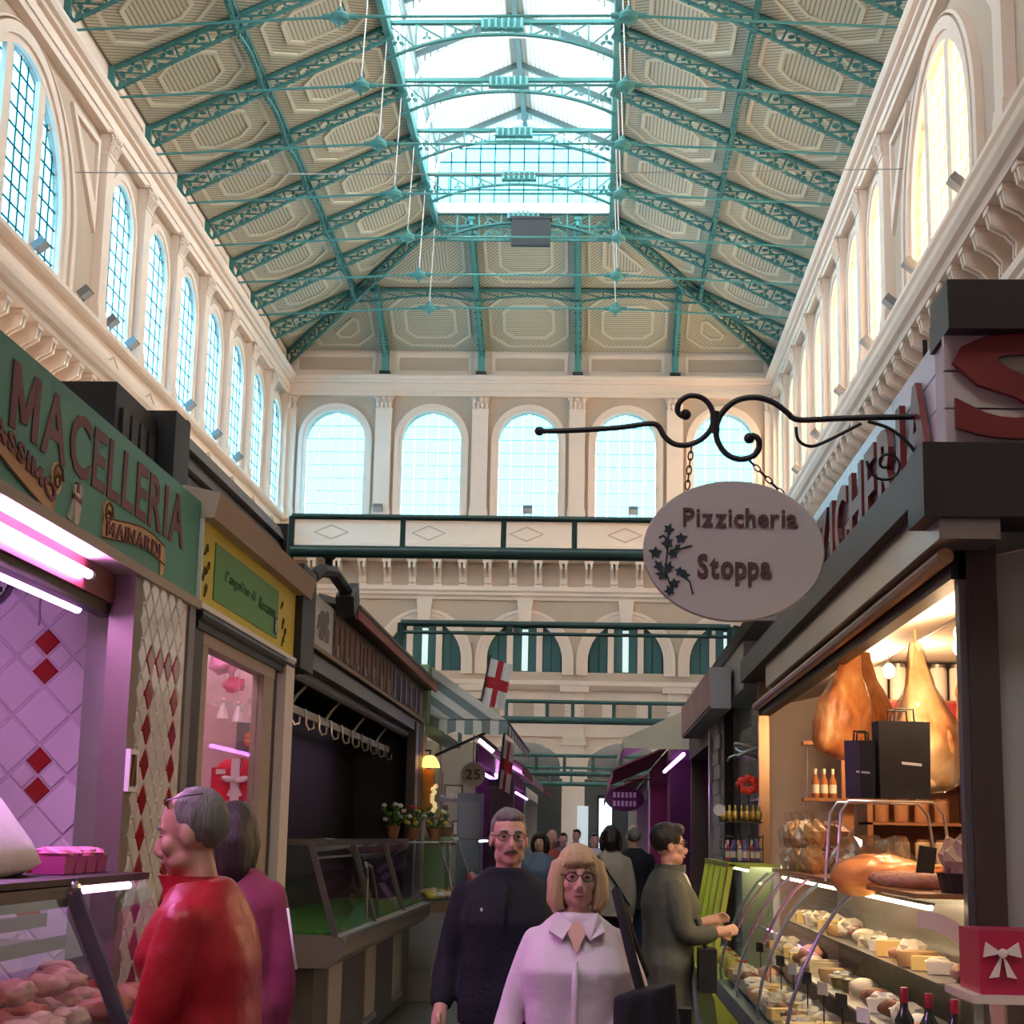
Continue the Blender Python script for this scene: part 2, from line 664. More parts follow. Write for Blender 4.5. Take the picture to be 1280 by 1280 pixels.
# surround, corbel, diamond pieces are shared between all bays (built in local u,d,z)
TL = lambda u, d, z: (u, d, z)


def surround_mesh(hw, zb, zs, w=0.3, dd=(.14, .20)):
    mb = MB()
    o = arch_pts(0, hw + w, zb, zs, 18)
    i = arch_pts(0, hw, zb, zs, 18)
    o = o[1:] + o[:1]
    i = i[1:] + i[:1]
    mb.ring(o, i, TL, 0, dd[0], closed=False)
    o2 = arch_pts(0, hw + w + 0.1, zb, zs, 18); o2 = o2[1:] + o2[:1]
    i2 = arch_pts(0, hw + w * 0.55, zb, zs, 18); i2 = i2[1:] + i2[:1]
    mb.ring(o2, i2, TL, 0, dd[1], closed=False)
    return mb


def diamond_mesh(w, h):
    mb = MB()
    o = [(-w, 0), (0, -h), (w, 0), (0, h)]
    i = [(-w * 0.86, 0), (0, -h * 0.80), (w * 0.86, 0), (0, h * 0.80)]
    mb.ring(o, i, TL, 0, 0.03)
    return mb.mesh('diamond', M_TAUPE)


def corbel_mesh():
    mb = MB()
    pr = [(0, 0), (0.25, 0.0), (0.32, 0.12), (0.30, 0.4), (0.5, 0.62), (0.85, 0.8), (0.9, 1.05), (0.9, 1.24), (0, 1.24)]
    n = len(pr)
    for x0, x1 in ((-0.19, -0.06), (0.06, 0.19)):
        mb.add([(x0, d, z) for d, z in pr] + [(x1, d, z) for d, z in pr],
               [(i, (i + 1) % n, (i + 1) % n + n, i + n) for i in range(n)] + [tuple(range(n)), tuple(range(n, 2 * n))])
    mb.box(-0.06, 0.06, 0, 0.22, 0.1, 1.24)
    mb.box(-0.24, 0.24, 0, 0.93, 1.1, 1.24)
    mb.box(-0.22, 0.22, 0, 0.28, -0.1, 0.03)
    return mb.mesh('corbel', M_WALL)


me_diamond = diamond_mesh(0.95, 0.42)
me_corbel = corbel_mesh()
WIN_N = [0]
me_cache = {}


def glazing(T, uc, hw, zb, zs, cols, rows, depth, mpane, panes=True, blind=False, parent=None, rise=None, key=None):
    """window_n: each pane is its own piece; muntin bars in front"""
    WIN_N[0] += 1
    w = tag(thing('window_%d' % WIN_N[0], loc=(0, 0, 0)), kind='structure')
    O = arch_pts(uc, hw, zb, zs, 20, rise)
    top = zs + (hw if rise is None else rise)
    du, dz = 2 * hw / cols, (top - zb) / rows
    if panes:
        for i in range(cols):
            for j in range(rows):
                u0, z0 = uc - hw + i * du, zb + j * dz
                p = clip_by([(u0 + .02, z0 + .02), (u0 + du - .02, z0 + .02), (u0 + du - .02, z0 + dz - .02), (u0 + .02, z0 + dz - .02)], O)
                if len(p) >= 3 and abs(area2(p)) > 0.01:
                    MB().prism(p, T, depth, depth - 0.02).build('pane', mpane, w)
    else:
        MB().prism(O, T, depth, depth - 0.02).build('pane', mpane, w)
    mb = MB()
    r_ = hw if rise is None else rise
    hz = lambda u: zs + r_ * math.sqrt(max(0, 1 - ((u - uc) / hw) ** 2))
    for i in range(1, cols):
        u = uc - hw + i * du
        mb.add(*_barT(T, u - .014, u + .014, zb, hz(u), depth - .025, depth + .012))
    for j in range(1, rows):
        z = zb + j * dz
        k = hw if z <= zs else hw * math.sqrt(max(0, 1 - ((z - zs) / r_) ** 2))
        mb.add(*_barT(T, uc - k, uc + k, z - .014, z + .014, depth - .025, depth + .012))
    mb.build('muntin_grid', M_MUNTIN_R if blind else M_MUNTIN, w)
    if blind:
        MB().prism(arch_pts(uc, hw + .1, zb - .1, zs, 20, None if rise is None else rise + .1), T, depth - 0.10, depth - 0.12).build('blind', M_BLIND, w)
    return w


def _barT(T, u0, u1, z0, z1, d0, d1):
    vs = [T(u, d, z) for z in (z0, z1) for u, d in ((u0, d0), (u1, d0), (u1, d1), (u0, d1))]
    return vs, [(0, 3, 2, 1), (4, 5, 6, 7), (0, 1, 5, 4), (1, 2, 6, 5), (2, 3, 7, 6), (3, 0, 4, 7)]


# ---------------------------------------------------------------- floor
fl = MB().box(-40, 30, -12, 100, -0.2, 0).build('floor', M_FLOOR)
tag(fl, kind='structure')

# ---------------------------------------------------------------- end wall
UE = [XC + 5.23 * (k - 2) for k in range(5)]        # window centres on the end wall
UP = [XC + 5.23 * (k - 1.5) for k in range(4)]
we = tag(thing('wall_end'), kind='structure')
mb = MB()
for k, uc in enumerate(UE):
    a = XL if k == 0 else UP[k - 1]
    b = XR if k == 4 else UP[k]
    arch_wall(mb, a, b, ZS, ZT, uc, 1.6, 18.3, 22.5, T_END, 0.6)
mb.build('clerestory_wall', M_TAUPE, we)
for prof, nm in ((PROF_ENT, 'entablature'), (PROF_SILL, 'sill_course'), (PROF_PAR, 'parapet'), (PROF_COR, 'cornice'), (PROF_BAND, 'string_course'), (PROF_LOW, 'lower_cornice')):
    m_ = MB(); moulding(m_, prof, XL, XR, T_END); m_.build(nm, M_WALL, we)
me_sur = surround_mesh(1.6, 18.3, 22.5).mesh('window_surround', M_WALL)
for u in UE:
    inst('window_surround', me_sur, we, WALLM['end'](u, 0))
    inst('diamond', me_diamond, we, WALLM['end'](u, 17.4) @ Matrix.Translation((0, 0.1, 0)))
    glazing(T_END, u, 1.6, 18.3, 22.5, 5, 8, -0.45, M_PANE)
for u in UP + [XL + 0.3, XR - 0.3]:
    inst('pilaster', me_pil, we, WALLM['end'](u, ZS))
    inst('capital', me_cap, we, WALLM['end'](u, 24.18))
mb = MB(); mb.box(XL, XR, YE, YE + 0.3, 14.55, 15.9); mb.build('corbel_frieze', M_TAUPE, we)
n = 20
for i in range(n):
    inst('corbel', me_corbel, we, WALLM['end'](XC + (i - (n - 1) / 2) * 1.333, 14.62))
# big lunettes
mb = MB()
LU = [XC + 5.31 * (k - 2) for k in range(5)]
for k, uc in enumerate(LU):
    a = XL if k == 0 else (LU[k - 1] + uc) / 2
    b = XR if k == 4 else (LU[k + 1] + uc) / 2
    arch_wall(mb, a, b, 9.65, 13.9, uc, 1.98, 10.1, 10.9, T_END, 0.7, 18, 1.9)
mb.build('lunette_wall', M_TAUPE, we)
for k, uc in enumerate(LU):
    m_ = MB()
    for w0, w1, dd in ((0.0, 0.22, 0.1), (0.18, 0.46, 0.16), (0.42, 0.6, 0.24)):
        o = [(uc + (1.98 + w1) * math.cos(PI * i / 20), 10.7 + (1.98 + w1 + .08) * math.sin(PI * i / 20)) for i in range(21)]
        ii = [(uc + (1.98 + w0) * math.cos(PI * i / 20), 10.7 + (1.98 + w0 + .08) * math.sin(PI * i / 20)) for i in range(21)]
        m_.ring([(uc + 1.98 + w1, 9.95)] + o + [(uc - 1.98 - w1, 9.95)], [(uc + 1.98 + w0, 9.95)] + ii + [(uc - 1.98 - w0, 9.95)], T_END, 0, dd, False)
    m_.build('archivolt', M_WALL, we)
    m_ = MB(); m_.prism([(uc - .28, 12.6), (uc + .28, 12.6), (uc + .42, 13.9), (uc - .42, 13.9)], T_END, 0, 0.5); m_.build('keystone', M_WALL, we)
    WIN_N[0] += 1
    w = tag(thing('window_%d' % WIN_N[0]), kind='structure')
    MB().prism(arch_pts(uc, 1.98, 10.1, 10.9, 18, 1.9), T_END, -0.62, -0.66).build('dark_backing', M_DARK, w)
    hz = lambda u: 10.9 + 1.9 * math.sqrt(max(0, 1 - ((u - uc) / 1.98) ** 2))
    for s in (-1, 1):
        m_ = MB(); m_.add(*_barT(T_END, uc + s * .78 - .16, uc + s * .78 + .16, 10.1, hz(uc + .95), -0.55, -0.1)); m_.build('mullion', M_WALL, w)
    for (a, b) in ((-1.9, -1.42), (-1.38, -0.98), (-0.6, -0.17), (0.17, 0.6), (0.98, 1.38), (1.42, 1.9)):
        zt = min(hz(uc + a), hz(uc + b))
        za, zb_ = hz(uc + a), hz(uc + b)
        m_ = MB(); m_.prism([(uc + a, 10.1), (uc + b, 10.1), (uc + b, zb_), (uc + a, za)], T_END, -0.5, -0.44); m_.build('shutter', M_SHUT, w)
    # a bright gap between the middle shutters
    m_ = MB(); m_.prism([(uc - .16, 10.2), (uc + .16, 10.2), (uc + .16, 12.4), (uc - .16, 12.4)], T_END, -0.58, -0.56)
    m_.build('pane', mat('shutter_gap_glow', (0.5, 0.6, 0.6), 0.4, emit=(0.72, 0.95, 0.92), estr=0.8), w)
# frieze with panels, piers and dark openings below
mb = MB(); mb.box(XL, XR, YE, YE + .4, 6.75, 9.2); mb.build('panel_frieze', M_WALL, we)
for k in range(-7, 8):
    u = XC + k * 1.78
    if abs((u - XC) % 5.31 - 2.655) < 0.45:
        continue
    m_ = MB(); m_.ring([(u - .62, 7.45), (u + .62, 7.45), (u + .62, 8.6), (u - .62, 8.6)], [(u - .55, 7.52), (u + .55, 7.52), (u + .55, 8.53), (u - .55, 8.53)], T_END, 0, 0.1); m_.build('panel_frame', M_WALL, we)
    m_ = MB(); m_.prism([(u - .55, 7.52), (u + .55, 7.52), (u + .55, 8.53), (u - .55, 8.53)], T_END, 0.0, 0.03); m_.build('panel', M_TAUPE, we)
for k in range(6):
    u = XC + 5.31 * (k - 2.5)
    m_ = MB(); m_.box(u - .58, u + .58, YE - .25, YE + .9, 0, 6.9); m_.box(u - .5, u + .5, YE - .3, YE, 6.6, 9.2)
    m_.box(u - .75, u + .75, YE - .42, YE, 9.05, 9.6); m_.box(u - .66, u + .66, YE - .34, YE + .9, 6.3, 6.55)
    m_.build('pier', M_WALL, we)
    m_ = MB()
    for a in range(7):
        for s in (-1, 1):
            m_.ell((u + s * .42 * math.cos(a * .5 - 1.5), YE - .36, 8.1 + .45 * math.sin(a * .5 - 1.5)), (.07, .05, .07), 6, 4)
    m_.build('garland', M_WALL, we)
for k in range(5):
    uc = XC + 5.31 * (k - 2)
    m_ = MB(); arch_wall(m_, uc - 2.1, uc + 2.1, 4.6, 6.9, uc, 1.95, 4.6, 5.3, T_END, 0.6, 12, 1.2, -0.2); m_.build('opening_arch', M_WALL, we)
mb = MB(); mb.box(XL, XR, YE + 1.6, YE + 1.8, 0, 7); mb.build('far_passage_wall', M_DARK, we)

# attic above the entablature
mb = MB(); mb.box(XL, XR, YE, YE + .3, 26.0, ZA + .35); mb.build('attic_band', M_WALL, we)
for k in range(5):
    a = (XL if k == 0 else UP[k - 1]) + .55
    b = (XR if k == 4 else UP[k]) - .55
    m_ = MB(); m_.ring([(a, 26.15), (b, 26.15), (b, 27.35), (a, 27.35)], [(a + .18, 26.38), (b - .18, 26.38), (b - .18, 27.1), (a + .18, 27.1)], T_END, 0, 0.1); m_.build('attic_frame', M_WALL, we)
    m_ = MB(); m_.prism([(a + .18, 26.38), (b - .18, 26.38), (b - .18, 27.1), (a + .18, 27.1)], T_END, 0, 0.02); m_.build('attic_panel', M_TAUPE, we)

# ---------------------------------------------------------------- side walls
me_sur_s = surround_mesh(1.5, 18.3, 22.55, dd=(.08, .12)).mesh('window_surround', M_WALL)
BC, BH = (BIG0 + BIG1) / 2, 3.95
BZS = 20.05


def side_wall(name, T, side, mpane, blind):
    w = tag(thing(name), kind='structure')
    mb = MB()
    Ys = YB
    for k in range(7):
        arch_wall(mb, Ys[k + 1], Ys[k], ZS, ZT, (Ys[k] + Ys[k + 1]) / 2, 1.5, 18.3, 22.55, T, 0.13)
    arch_wall(mb, BIG0, BIG1, ZS, ZT, BC, BH, 18.3, BZS, T, 0.18, 24)
    near = [BIG0 - BAY * k for k in range(11)]
    for k in range(10):
        if k < 0:
            arch_wall(mb, near[k + 1], near[k], ZS, ZT, (near[k] + near[k + 1]) / 2, 1.5, 18.3, 22.55, T, 0.6)
        else:
            mb.add(*_barT(T, near[k + 1], near[k], ZS, ZT, -.3, 0))  # unseen near bays are walled up to cut light from behind the camera
    mb.build('clerestory_wall', M_TAUPE if side != 'x' else M_WALL, w)
    for prof, nm in ((PROF_ENT, 'entablature'), (PROF_SILL, 'sill_course'), (PROF_PAR, 'parapet'), (PROF_COR, 'cornice'), (PROF_BAND, 'string_course')):
        m_ = MB(); moulding(m_, prof, near[-1], YE, T); m_.build(nm, M_WALL, w)
    m_ = MB(); m_.add(*_barT(T, near[-1], YE, 14.5, 15.9, -.3, 0)); m_.build('corbel_frieze', M_TAUPE, w)
    m_ = MB(); m_.add(*_barT(T, near[-1], YE, 0, 13.9, -.3, 0)); m_.build('lower_wall', M_WALL, w)
    m_ = MB(); m_.add(*_barT(T, near[-1], YE, 26.0, ZA + .35, -.3, 0)); m_.build('attic_band', M_WALL, w)
    for k in range(7):
        uc = (Ys[k] + Ys[k + 1]) / 2
        inst('window_surround', me_sur_s, w, WALLM[side](uc, 0))
        inst('diamond', me_diamond, w, WALLM[side](uc, 17.4) @ Matrix.Translation((0, .1, 0)))
        glazing(T, uc, 1.5, 18.3, 22.55, 4, 9, -0.06, mpane, blind=blind)
        a, b = Ys[k + 1] + .5, Ys[k] - .5
        m_ = MB(); m_.ring([(a, 26.15), (b, 26.15), (b, 27.35), (a, 27.35)], [(a + .18, 26.38), (b - .18, 26.38), (b - .18, 27.1), (a + .18, 27.1)], T, 0, 0.1); m_.build('attic_frame', M_WALL, w)
    for u in Ys[1:] + [YE - .3, BIG0]:
        inst('pilaster', me_pil, w, WALLM[side](u, ZS))
        inst('capital', me_cap, w, WALLM[side](u, 24.18))
    i = 0
    u = YE - .7
    while u > 20:
        inst('corbel', me_corbel, w, WALLM[side](u, 14.62))
        u -= 1.333
    # the large three-light window
    m_ = MB()
    for w0, w1, dd in ((0, .3, .12), (.26, .62, .2), (.9, 1.25, .22)):
        f = lambda k_: [(BC + (BH + k_) * math.cos(PI * i / 28), BZS + (BH + k_) * min(1, 4.6 / (BH + k_)) * math.sin(PI * i / 28)) for i in range(29)]
        m_.ring([(BC + BH + w1, ZS)] + f(w1) + [(BC - BH - w1, ZS)], [(BC + BH + w0, ZS)] + f(w0) + [(BC - BH - w0, ZS)], T, 0, dd, False)
    m_.build('archivolt', M_WALL, w)
    for s in (-1, 1):   # triangular spandrel panels
        u0 = BC + s * (BH + 3.4); u1 = BC + s * (BH + 1.9)
        m_ = MB(); m_.ring([(u0, 24.5), (u1 - s * 1.6, 24.5), (u0, 21.2)], [(u0 - s * .2, 24.3), (u1 - s * 1.1, 24.3), (u0 - s * .2, 22.2)], T, 0, .12); m_.build('spandrel_panel', M_WALL, w)
    WIN_N[0] += 1
    g = tag(thing('window_%d' % WIN_N[0]), kind='structure')
    O = arch_pts(BC, BH, 18.3, BZS, 28)
    cols, rows = 12, 10
    du, dz = 2 * BH / cols, (BZS + BH - 18.3) / rows
    for i in range(cols):
        for j in range(rows):
            u0, z0 = BC - BH + i * du, 18.3 + j * dz
            p = clip_by([(u0 + .02, z0 + .02), (u0 + du - .02, z0 + .02), (u0 + du - .02, z0 + dz - .02), (u0 + .02, z0 + dz - .02)], O)
            if len(p) >= 3 and abs(area2(p)) > .01:
                MB().prism(p, T, -.10, -.12).build('pane', mpane, g)
    m_ = MB()
    hz = lambda u: BZS + math.sqrt(max(0, BH ** 2 - (u - BC) ** 2))
    for i in range(1, cols):
        u = BC - BH + i * du
        m_.add(*_barT(T, u - .022, u + .022, 18.3, hz(u), -.13, -.09))
    for j in range(1, rows):
        z = 18.3 + j * dz
        k_ = BH if z <= BZS else math.sqrt(max(0, BH ** 2 - (z - BZS) ** 2))
        m_.add(*_barT(T, BC - k_, BC + k_, z - .022, z + .022, -.13, -.09))
    m_.build('muntin_grid', M_MUNTIN_R if blind else M_MUNTIN, g)
    for s in (-1, 1):
        m_ = MB(); m_.add(*_barT(T, BC + s * 1.45 - .28, BC + s * 1.45 + .28, 18.3, hz(BC + 1.45), -.05, .10)); m_.build('mullion', M_WALL, g)
    if blind:
        MB().prism(arch_pts(BC, BH + .1, 18.2, BZS, 28), T, -.22, -.24).build('blind', M_BLIND, g)
    return w


side_wall('wall_left', T_LEFT, 'left', M_PANE_B, False)
side_wall('wall_right', T_RIGHT, 'right', M_GLASSC, True)
# the hall goes on behind the photographer: unseen closing wall, kept windowless to cut frontal light
wb = tag(thing('wall_back'), kind='structure')
mb = MB()
YBK = BIG0 - BAY * 10
T_BACK = lambda u, d, z: (u, YBK + d, z)
mb.box(XL, XR, YBK - .3, YBK, 0, ZT)
mb.box(XL, XR, YBK - .3, YBK, ZT, ZA + .1)
mb.build('back_wall_face', M_WALL, wb)
# ================================================================ ROOF
LXL, LXR, LZ = -8.03, 0.62, 31.6            # lantern kerb
YH = YB[2]                                   # the hip meets the lantern here
EAVE, RIDGE = 34.5, 36.4
XLC = (LXL + LXR) / 2
roof = tag(thing('ceiling'), kind='structure')


def slope_frame(o, ex, ey):
    ex = Vector(ex).normalized(); ey = Vector(ey).normalized()
    ez = ex.cross(ey)
    M = Matrix(((ex.x, ey.x, ez.x, o[0]), (ex.y, ey.y, ez.y, o[1]), (ex.z, ey.z, ez.z, o[2]), (0, 0, 0, 1)))
    return M


sL = Vector((LXL - XL, 0, LZ - ZA)); lenL = sL.length
sR = Vector((LXR - XR, 0, LZ - ZA)); lenR = sR.length
sE = Vector((0, YH - YE, LZ - ZA)); lenE = sE.length
ML = slope_frame((XL, 0, ZA), (0, 1, 0), sL)
MR = slope_frame((XR, 0, ZA), (0, 1, 0), sR)
ME = slope_frame((0, YE, ZA), (1, 0, 0), sE)
panel_cache = {}


def coffer(poly, M, side):
    """one boarded ceiling panel with its batten frames; side=+1/-1: which local z faces the room"""
    if area2(poly) < 0:
        poly = poly[::-1]
    if area2(poly) < 0.6:
        return
    cx = sum(p[0] for p in poly) / len(poly); cy = sum(p[1] for p in poly) / len(poly)
    loc = [(p[0] - cx, p[1] - cy) for p in poly]
    key = (side, tuple((round(a, 2), round(b, 2)) for a, b in loc))
    if key not in panel_cache:
        T = lambda u, d, v: (u, v, d * side)
        inn = inset(loc, 1.15)
        outer_ring = chamfer(inset(loc, 0.42), 0.9)
        if len(inn) >= 3 and area2(inn) > 0.4:
            inn = chamfer(inn, 0.55)
        else:
            inn = None
        mb = MB()
        mb.prism(loc, T, -0.04, 0.0, 0)
        mesh_b = mb.mesh('panel', [M_BOARDS_B])
        mo = MB()
        o2 = chamfer(inset(loc, 0.56), 0.84) if len(inset(loc, .56)) == len(inset(loc, .42)) else None
        if o2 and len(o2) == len(outer_ring):
            mo.ring(outer_ring, o2, T, 0.0, 0.07)
        frame = mo.mesh('batten_frame', M_BATTEN) if mo.v else None
        mi_, fi = None, None
        if inn:
            m2 = MB(); m2.prism(inset(inn, .1), T, 0.0, 0.025, 0)
            mi_ = m2.mesh('inner_panel', [M_BOARDS_C if len(loc) == 4 else M_BOARDS_A])
            ii = inset(inn, 0.15)
            if len(ii) == len(inn):
                m3 = MB(); m3.ring(inn, ii, T, 0.0, 0.09); fi = m3.mesh('inner_batten_frame', M_BATTEN)
        panel_cache[key] = (mesh_b, frame, mi_, fi)
    Mx = M @ Matrix.Translation((cx, cy, 0))
    for nm, me in zip(('panel', 'batten_frame', 'inner_panel', 'inner_batten_frame'), panel_cache[key]):
        if me:
            inst(nm, me, roof, Mx)


hipL = lambda p: clip(p, lenL, (YE - YH), lenL * YE)
hipR = lambda p: clip(p, lenR, (YE - YH), lenR * YE)
YK = [YE - BAY * k for k in range(-0, 11)]
for k in range(10):
    a, b = YK[k + 1] + .08, YK[k] - .08
    for M, ln, hp, sd in ((ML, lenL, hipL, 1), (MR, lenR, hipR, -1)):
        h = ln * 0.49
        for v0, v1 in ((0.15, h - .08), (h + .08, ln - .1)):
            p = hp([(a, v0), (b, v0), (b, v1), (a, v1)])
            if len(p) >= 3:
                # local frame x along Y: room side is below the slope
                coffer(p, M, -1 if (M.to_3x3() @ Vector((0, 0, 1))).z > 0 else 1)
for k in range(5):
    a = (XL if k == 0 else UP[k - 1]) + .08
    b = (XR if k == 4 else UP[k]) - .08
    h = lenE * .49
    for v0, v1 in ((.1, h - .08), (h + .08, lenE - .1)):
        p = [(a, v0), (b, v0), (b, v1), (a, v1)]
        p = clip(p, -lenE, (LXL - XL), -lenE * XL)
        p = clip(p, lenE, (XR - LXR), lenE * XR)
        if len(p) >= 3:
            coffer(p, ME, -1 if (ME.to_3x3() @ Vector((0, 0, 1))).z > 0 else 1)
# outer roof skin (keeps daylight out) and the plain nearer part of the hall roof
up = 0.12
mb = MB()
yn = YK[10]
for X0, X1 in ((XL, LXL), (XR, LXR)):
    mb.add([(X0, YBK, ZA + up), (X0, YE, ZA + up), (X1, YH, LZ + up), (X1, YBK, LZ + up)], [(0, 1, 2, 3)])
mb.add([(XL, YE, ZA + up), (XR, YE, ZA + up), (LXR, YH, LZ + up), (LXL, YH, LZ + up)], [(0, 1, 2, 3)])
mb.build('roof_skin', mat('roof_boarding', (0.38, 0.34, 0.26), 0.8), roof)

# ---------------------------------------------------------------- lattice girders
def trefoil_mesh(r):
    mb = MB()
    T = lambda u, d, v: (u, d, v)
    for a in (90, 210, 330):
        c = (r * .58 * math.cos(R(a)), r * .58 * math.sin(R(a)))
        pts = []
        for i in range(8):
            t = 2 * PI * i / 8
            q = (r * .52 * math.cos(t), r * .30 * math.sin(t))
            pts.append((c[0] + q[0] * math.cos(R(a)) - q[1] * math.sin(R(a)), c[1] + q[0] * math.sin(R(a)) + q[1] * math.cos(R(a))))
        mb.prism(pts, T, -.02, .02)
    return mb.mesh('trefoil', M_IRON)


me_tre = trefoil_mesh(.30)


def girder_parts(L, drop0, drop1, nb, trefoils=True, arch=0.0):
    """list of (name, mesh, matrix) in the local frame x along the girder (top chord at z=0), z up"""
    out = []
    zb = lambda x: -(drop0 + (drop1 - drop0) * x / L) + arch * math.sin(PI * x / L)
    mb = MB(); mb.bar((0, 0, 0), (L, 0, 0), .16, .12); out.append(('top_chord', mb.mesh('top_chord', M_IRON), None))
    mb = MB()
    N = 10
    for i in range(N):
        mb.bar((L * i / N, 0, zb(L * i / N)), (L * (i + 1) / N, 0, zb(L * (i + 1) / N)), .16, .08)
    for i in range(nb * 2):
        x = L * (i + .5) / nb / 2
        mb.ell((x, 0, zb(x) - .05), (.06, .06, .05), 6, 4)
    out.append(('bottom_chord', mb.mesh('bottom_chord', M_IRON), None))
    for i in range(nb + 1):
        x = L * i / nb
        mb = MB(); mb.bar((x, 0, zb(x)), (x, 0, 0), .09, .07, (1, 0, 0)); out.append(('post', mb.mesh('post', M_IRON), None))
    for i in range(nb):
        x0, x1 = L * i / nb, L * (i + 1) / nb
        mb = MB(); mb.bar((x0, 0, -.03), (x1, 0, zb(x1)), .05, .06, (0, 1, 0)); out.append(('diagonal', mb.mesh('diagonal', M_IRON), None))
        if trefoils:
            for f, g in ((.32, .72), (.70, .30)):
                x = x0 + (x1 - x0) * f
                s = abs(zb(x)) / .72
                out.append(('trefoil', me_tre, Matrix.Translation((x, 0, zb(x) * g)) @ Matrix.Scale(max(.55, min(1, s)), 4)))
    return out


def place_girder(name, parts, M, label, group, cat='girder'):
    o = thing(name, label, cat, M.translation, group)
    o.rotation_euler = M.to_euler()
    for nm, me, m in parts:
        inst(nm, me, o, m if m is not None else Matrix.Identity(4))
    return o


def span_frame(p, q):
    """x along p->q, z as far up as possible"""
    p, q = Vector(p), Vector(q)
    ex = (q - p).normalized()
    ey = Vector((0, 0, 1)).cross(ex).normalized()
    ez = ex.cross(ey)
    M = Matrix(((ex.x, ey.x, ez.x, p.x), (ex.y, ey.y, ez.y, p.y), (ex.z, ey.z, ez.z, p.z), (0, 0, 0, 1)))
    return M, (q - p).length


def at(M, ln, y, f, dz=-.10):
    v = M @ Vector((y, ln * f, 0))
    return (v.x, v.y, v.z + dz)


gp = {}
for side, M, ln in (('left', ML, lenL), ('right', MR, lenR)):
    lo = girder_parts(ln * .49, .74, .52, 4)
    hi = girder_parts(ln * .51, .52, .50, 4)
    for k in range(2, 10):
        y = YK[k]
        mid, top = at(M, ln, y, .49), at(M, ln, y, 1.0)
        F, L_ = span_frame(at(M, ln, y, 0), mid)
        nth = ordinal(k - 2)
        side_w = 'blue-lit window side' if side == 'left' else 'sunlit window side'
        place_girder('roof_girder', lo, F, 'teal trefoil lattice girder by the wall, %s from the end wall, %s' % (nth, side_w), 'lower roof girders')
        F, L_ = span_frame(mid, top)
        place_girder('roof_girder', hi, F, 'teal trefoil lattice girder below the skylight, %s from the end wall, %s' % (nth, side_w), 'upper roof girders')
        # bracket on the wall
        x = XL if side == 'left' else XR
        s = 1 if side == 'left' else -1
        b = MB(); b.box(min(x, x + s * .22), max(x, x + s * .22), y - .1, y + .1, 26.55, 27.5)
        b.build('girder_shoe', M_IRON, roof)
    # short girder in the hip corner
    y = YK[1]
    f = .5
    F, L_ = span_frame(at(M, ln, y, 0), at(M, ln, y, .47))
    place_girder('roof_girder', lo, F, 'short teal trefoil girder in the roof corner, %s' % side_w, 'lower roof girders')
# hip girders
for side, X0, X1 in (('left', XL, LXL), ('right', XR, LXR)):
    F, L_ = span_frame((X0, YE, ZA - .1), (X1, YH, LZ - .1))
    hp = girder_parts(L_, .74, .5, 10)
    place_girder('hip_girder', hp, F, 'long diagonal teal hip girder on the %s' % ('blue-lit window side' if side == 'left' else 'sunlit window side'), 'hip girders')
# purlin girders along the slopes
pur = girder_parts(BAY - .24, .62, .62, 4, False, .3)
for side, M, ln in (('left', ML, lenL), ('right', MR, lenR)):
    for k in range(1, 10):
        y0, y1 = YK[k + 1], YK[k]
        F, L_ = span_frame(at(M, ln, y0 + .12, .49), at(M, ln, y1 - .12, .49))
        place_girder('purlin_girder', pur, F, 'arched teal purlin girder between roof girders, %s bay from the end wall, %s' % (ordinal(k - 1), 'blue-lit window side' if side == 'left' else 'sunlit window side'), 'purlin girders')
# end slope: ribs and purlins
def endpt(x, f, dz=-.12):
    v = ME @ Vector((x, lenE * f, 0))
    return (v.x, v.y, v.z + dz)


for k, x in enumerate(UP):
    f = 1.0 if k in (1, 2) else .52
    r = thing('roof_rib', 'solid teal rib on the hipped end slope, %s from the butcher side' % ordinal(k), 'rib', endpt(x, 0, -1.3), 'end slope ribs')
    mb = MB()
    mb.bar(endpt(x, 0, -.15), endpt(x, f, -.15), .34, .22)
    mb.build('flange', M_IRON2, r)
    mb = MB()
    p0, p1 = endpt(x, 0, -.35), endpt(x, f, -.35)
    mb.bar(p0, p1, .16, .5)
    mb.build('web', M_IRON2, r)
    mb = MB(); mb.box(x - .17, x + .17, YE - .55, YE - .02, 26.1, 27.5); mb.build('foot', M_IRON2, r)
    mb = MB(); mb.box(x - .28, x + .28, YE - .62, YE - .02, 25.98, 26.22); mb.build('shoe', M_DGREY, r)
    mb = MB()
    for i in range(9):
        q = Vector(p0).lerp(Vector(p1), .04 + i * .05)
        mb.box(q.x - .2, q.x + .2, q.y - .04, q.y + .04, q.z - .26, q.z - .2)
    mb.build('rivet_plate', M_IRON, r)
xs = [XL + (LXL - XL) * .49] + UP + [XR + (LXR - XR) * .49]
for k in range(5):
    p, q = endpt(xs[k], .49), endpt(xs[k + 1], .49)
    F, L_ = span_frame(p, q)
    if L_ > .6:
        place_girder('purlin_girder', girder_parts(L_, .6, .6, 4 if L_ > 2 else 1, False, .3 if L_ > 2 else 0), F, 'arched teal purlin girder on the hipped end slope, %s from the butcher side' % ordinal(k), 'end slope purlins')

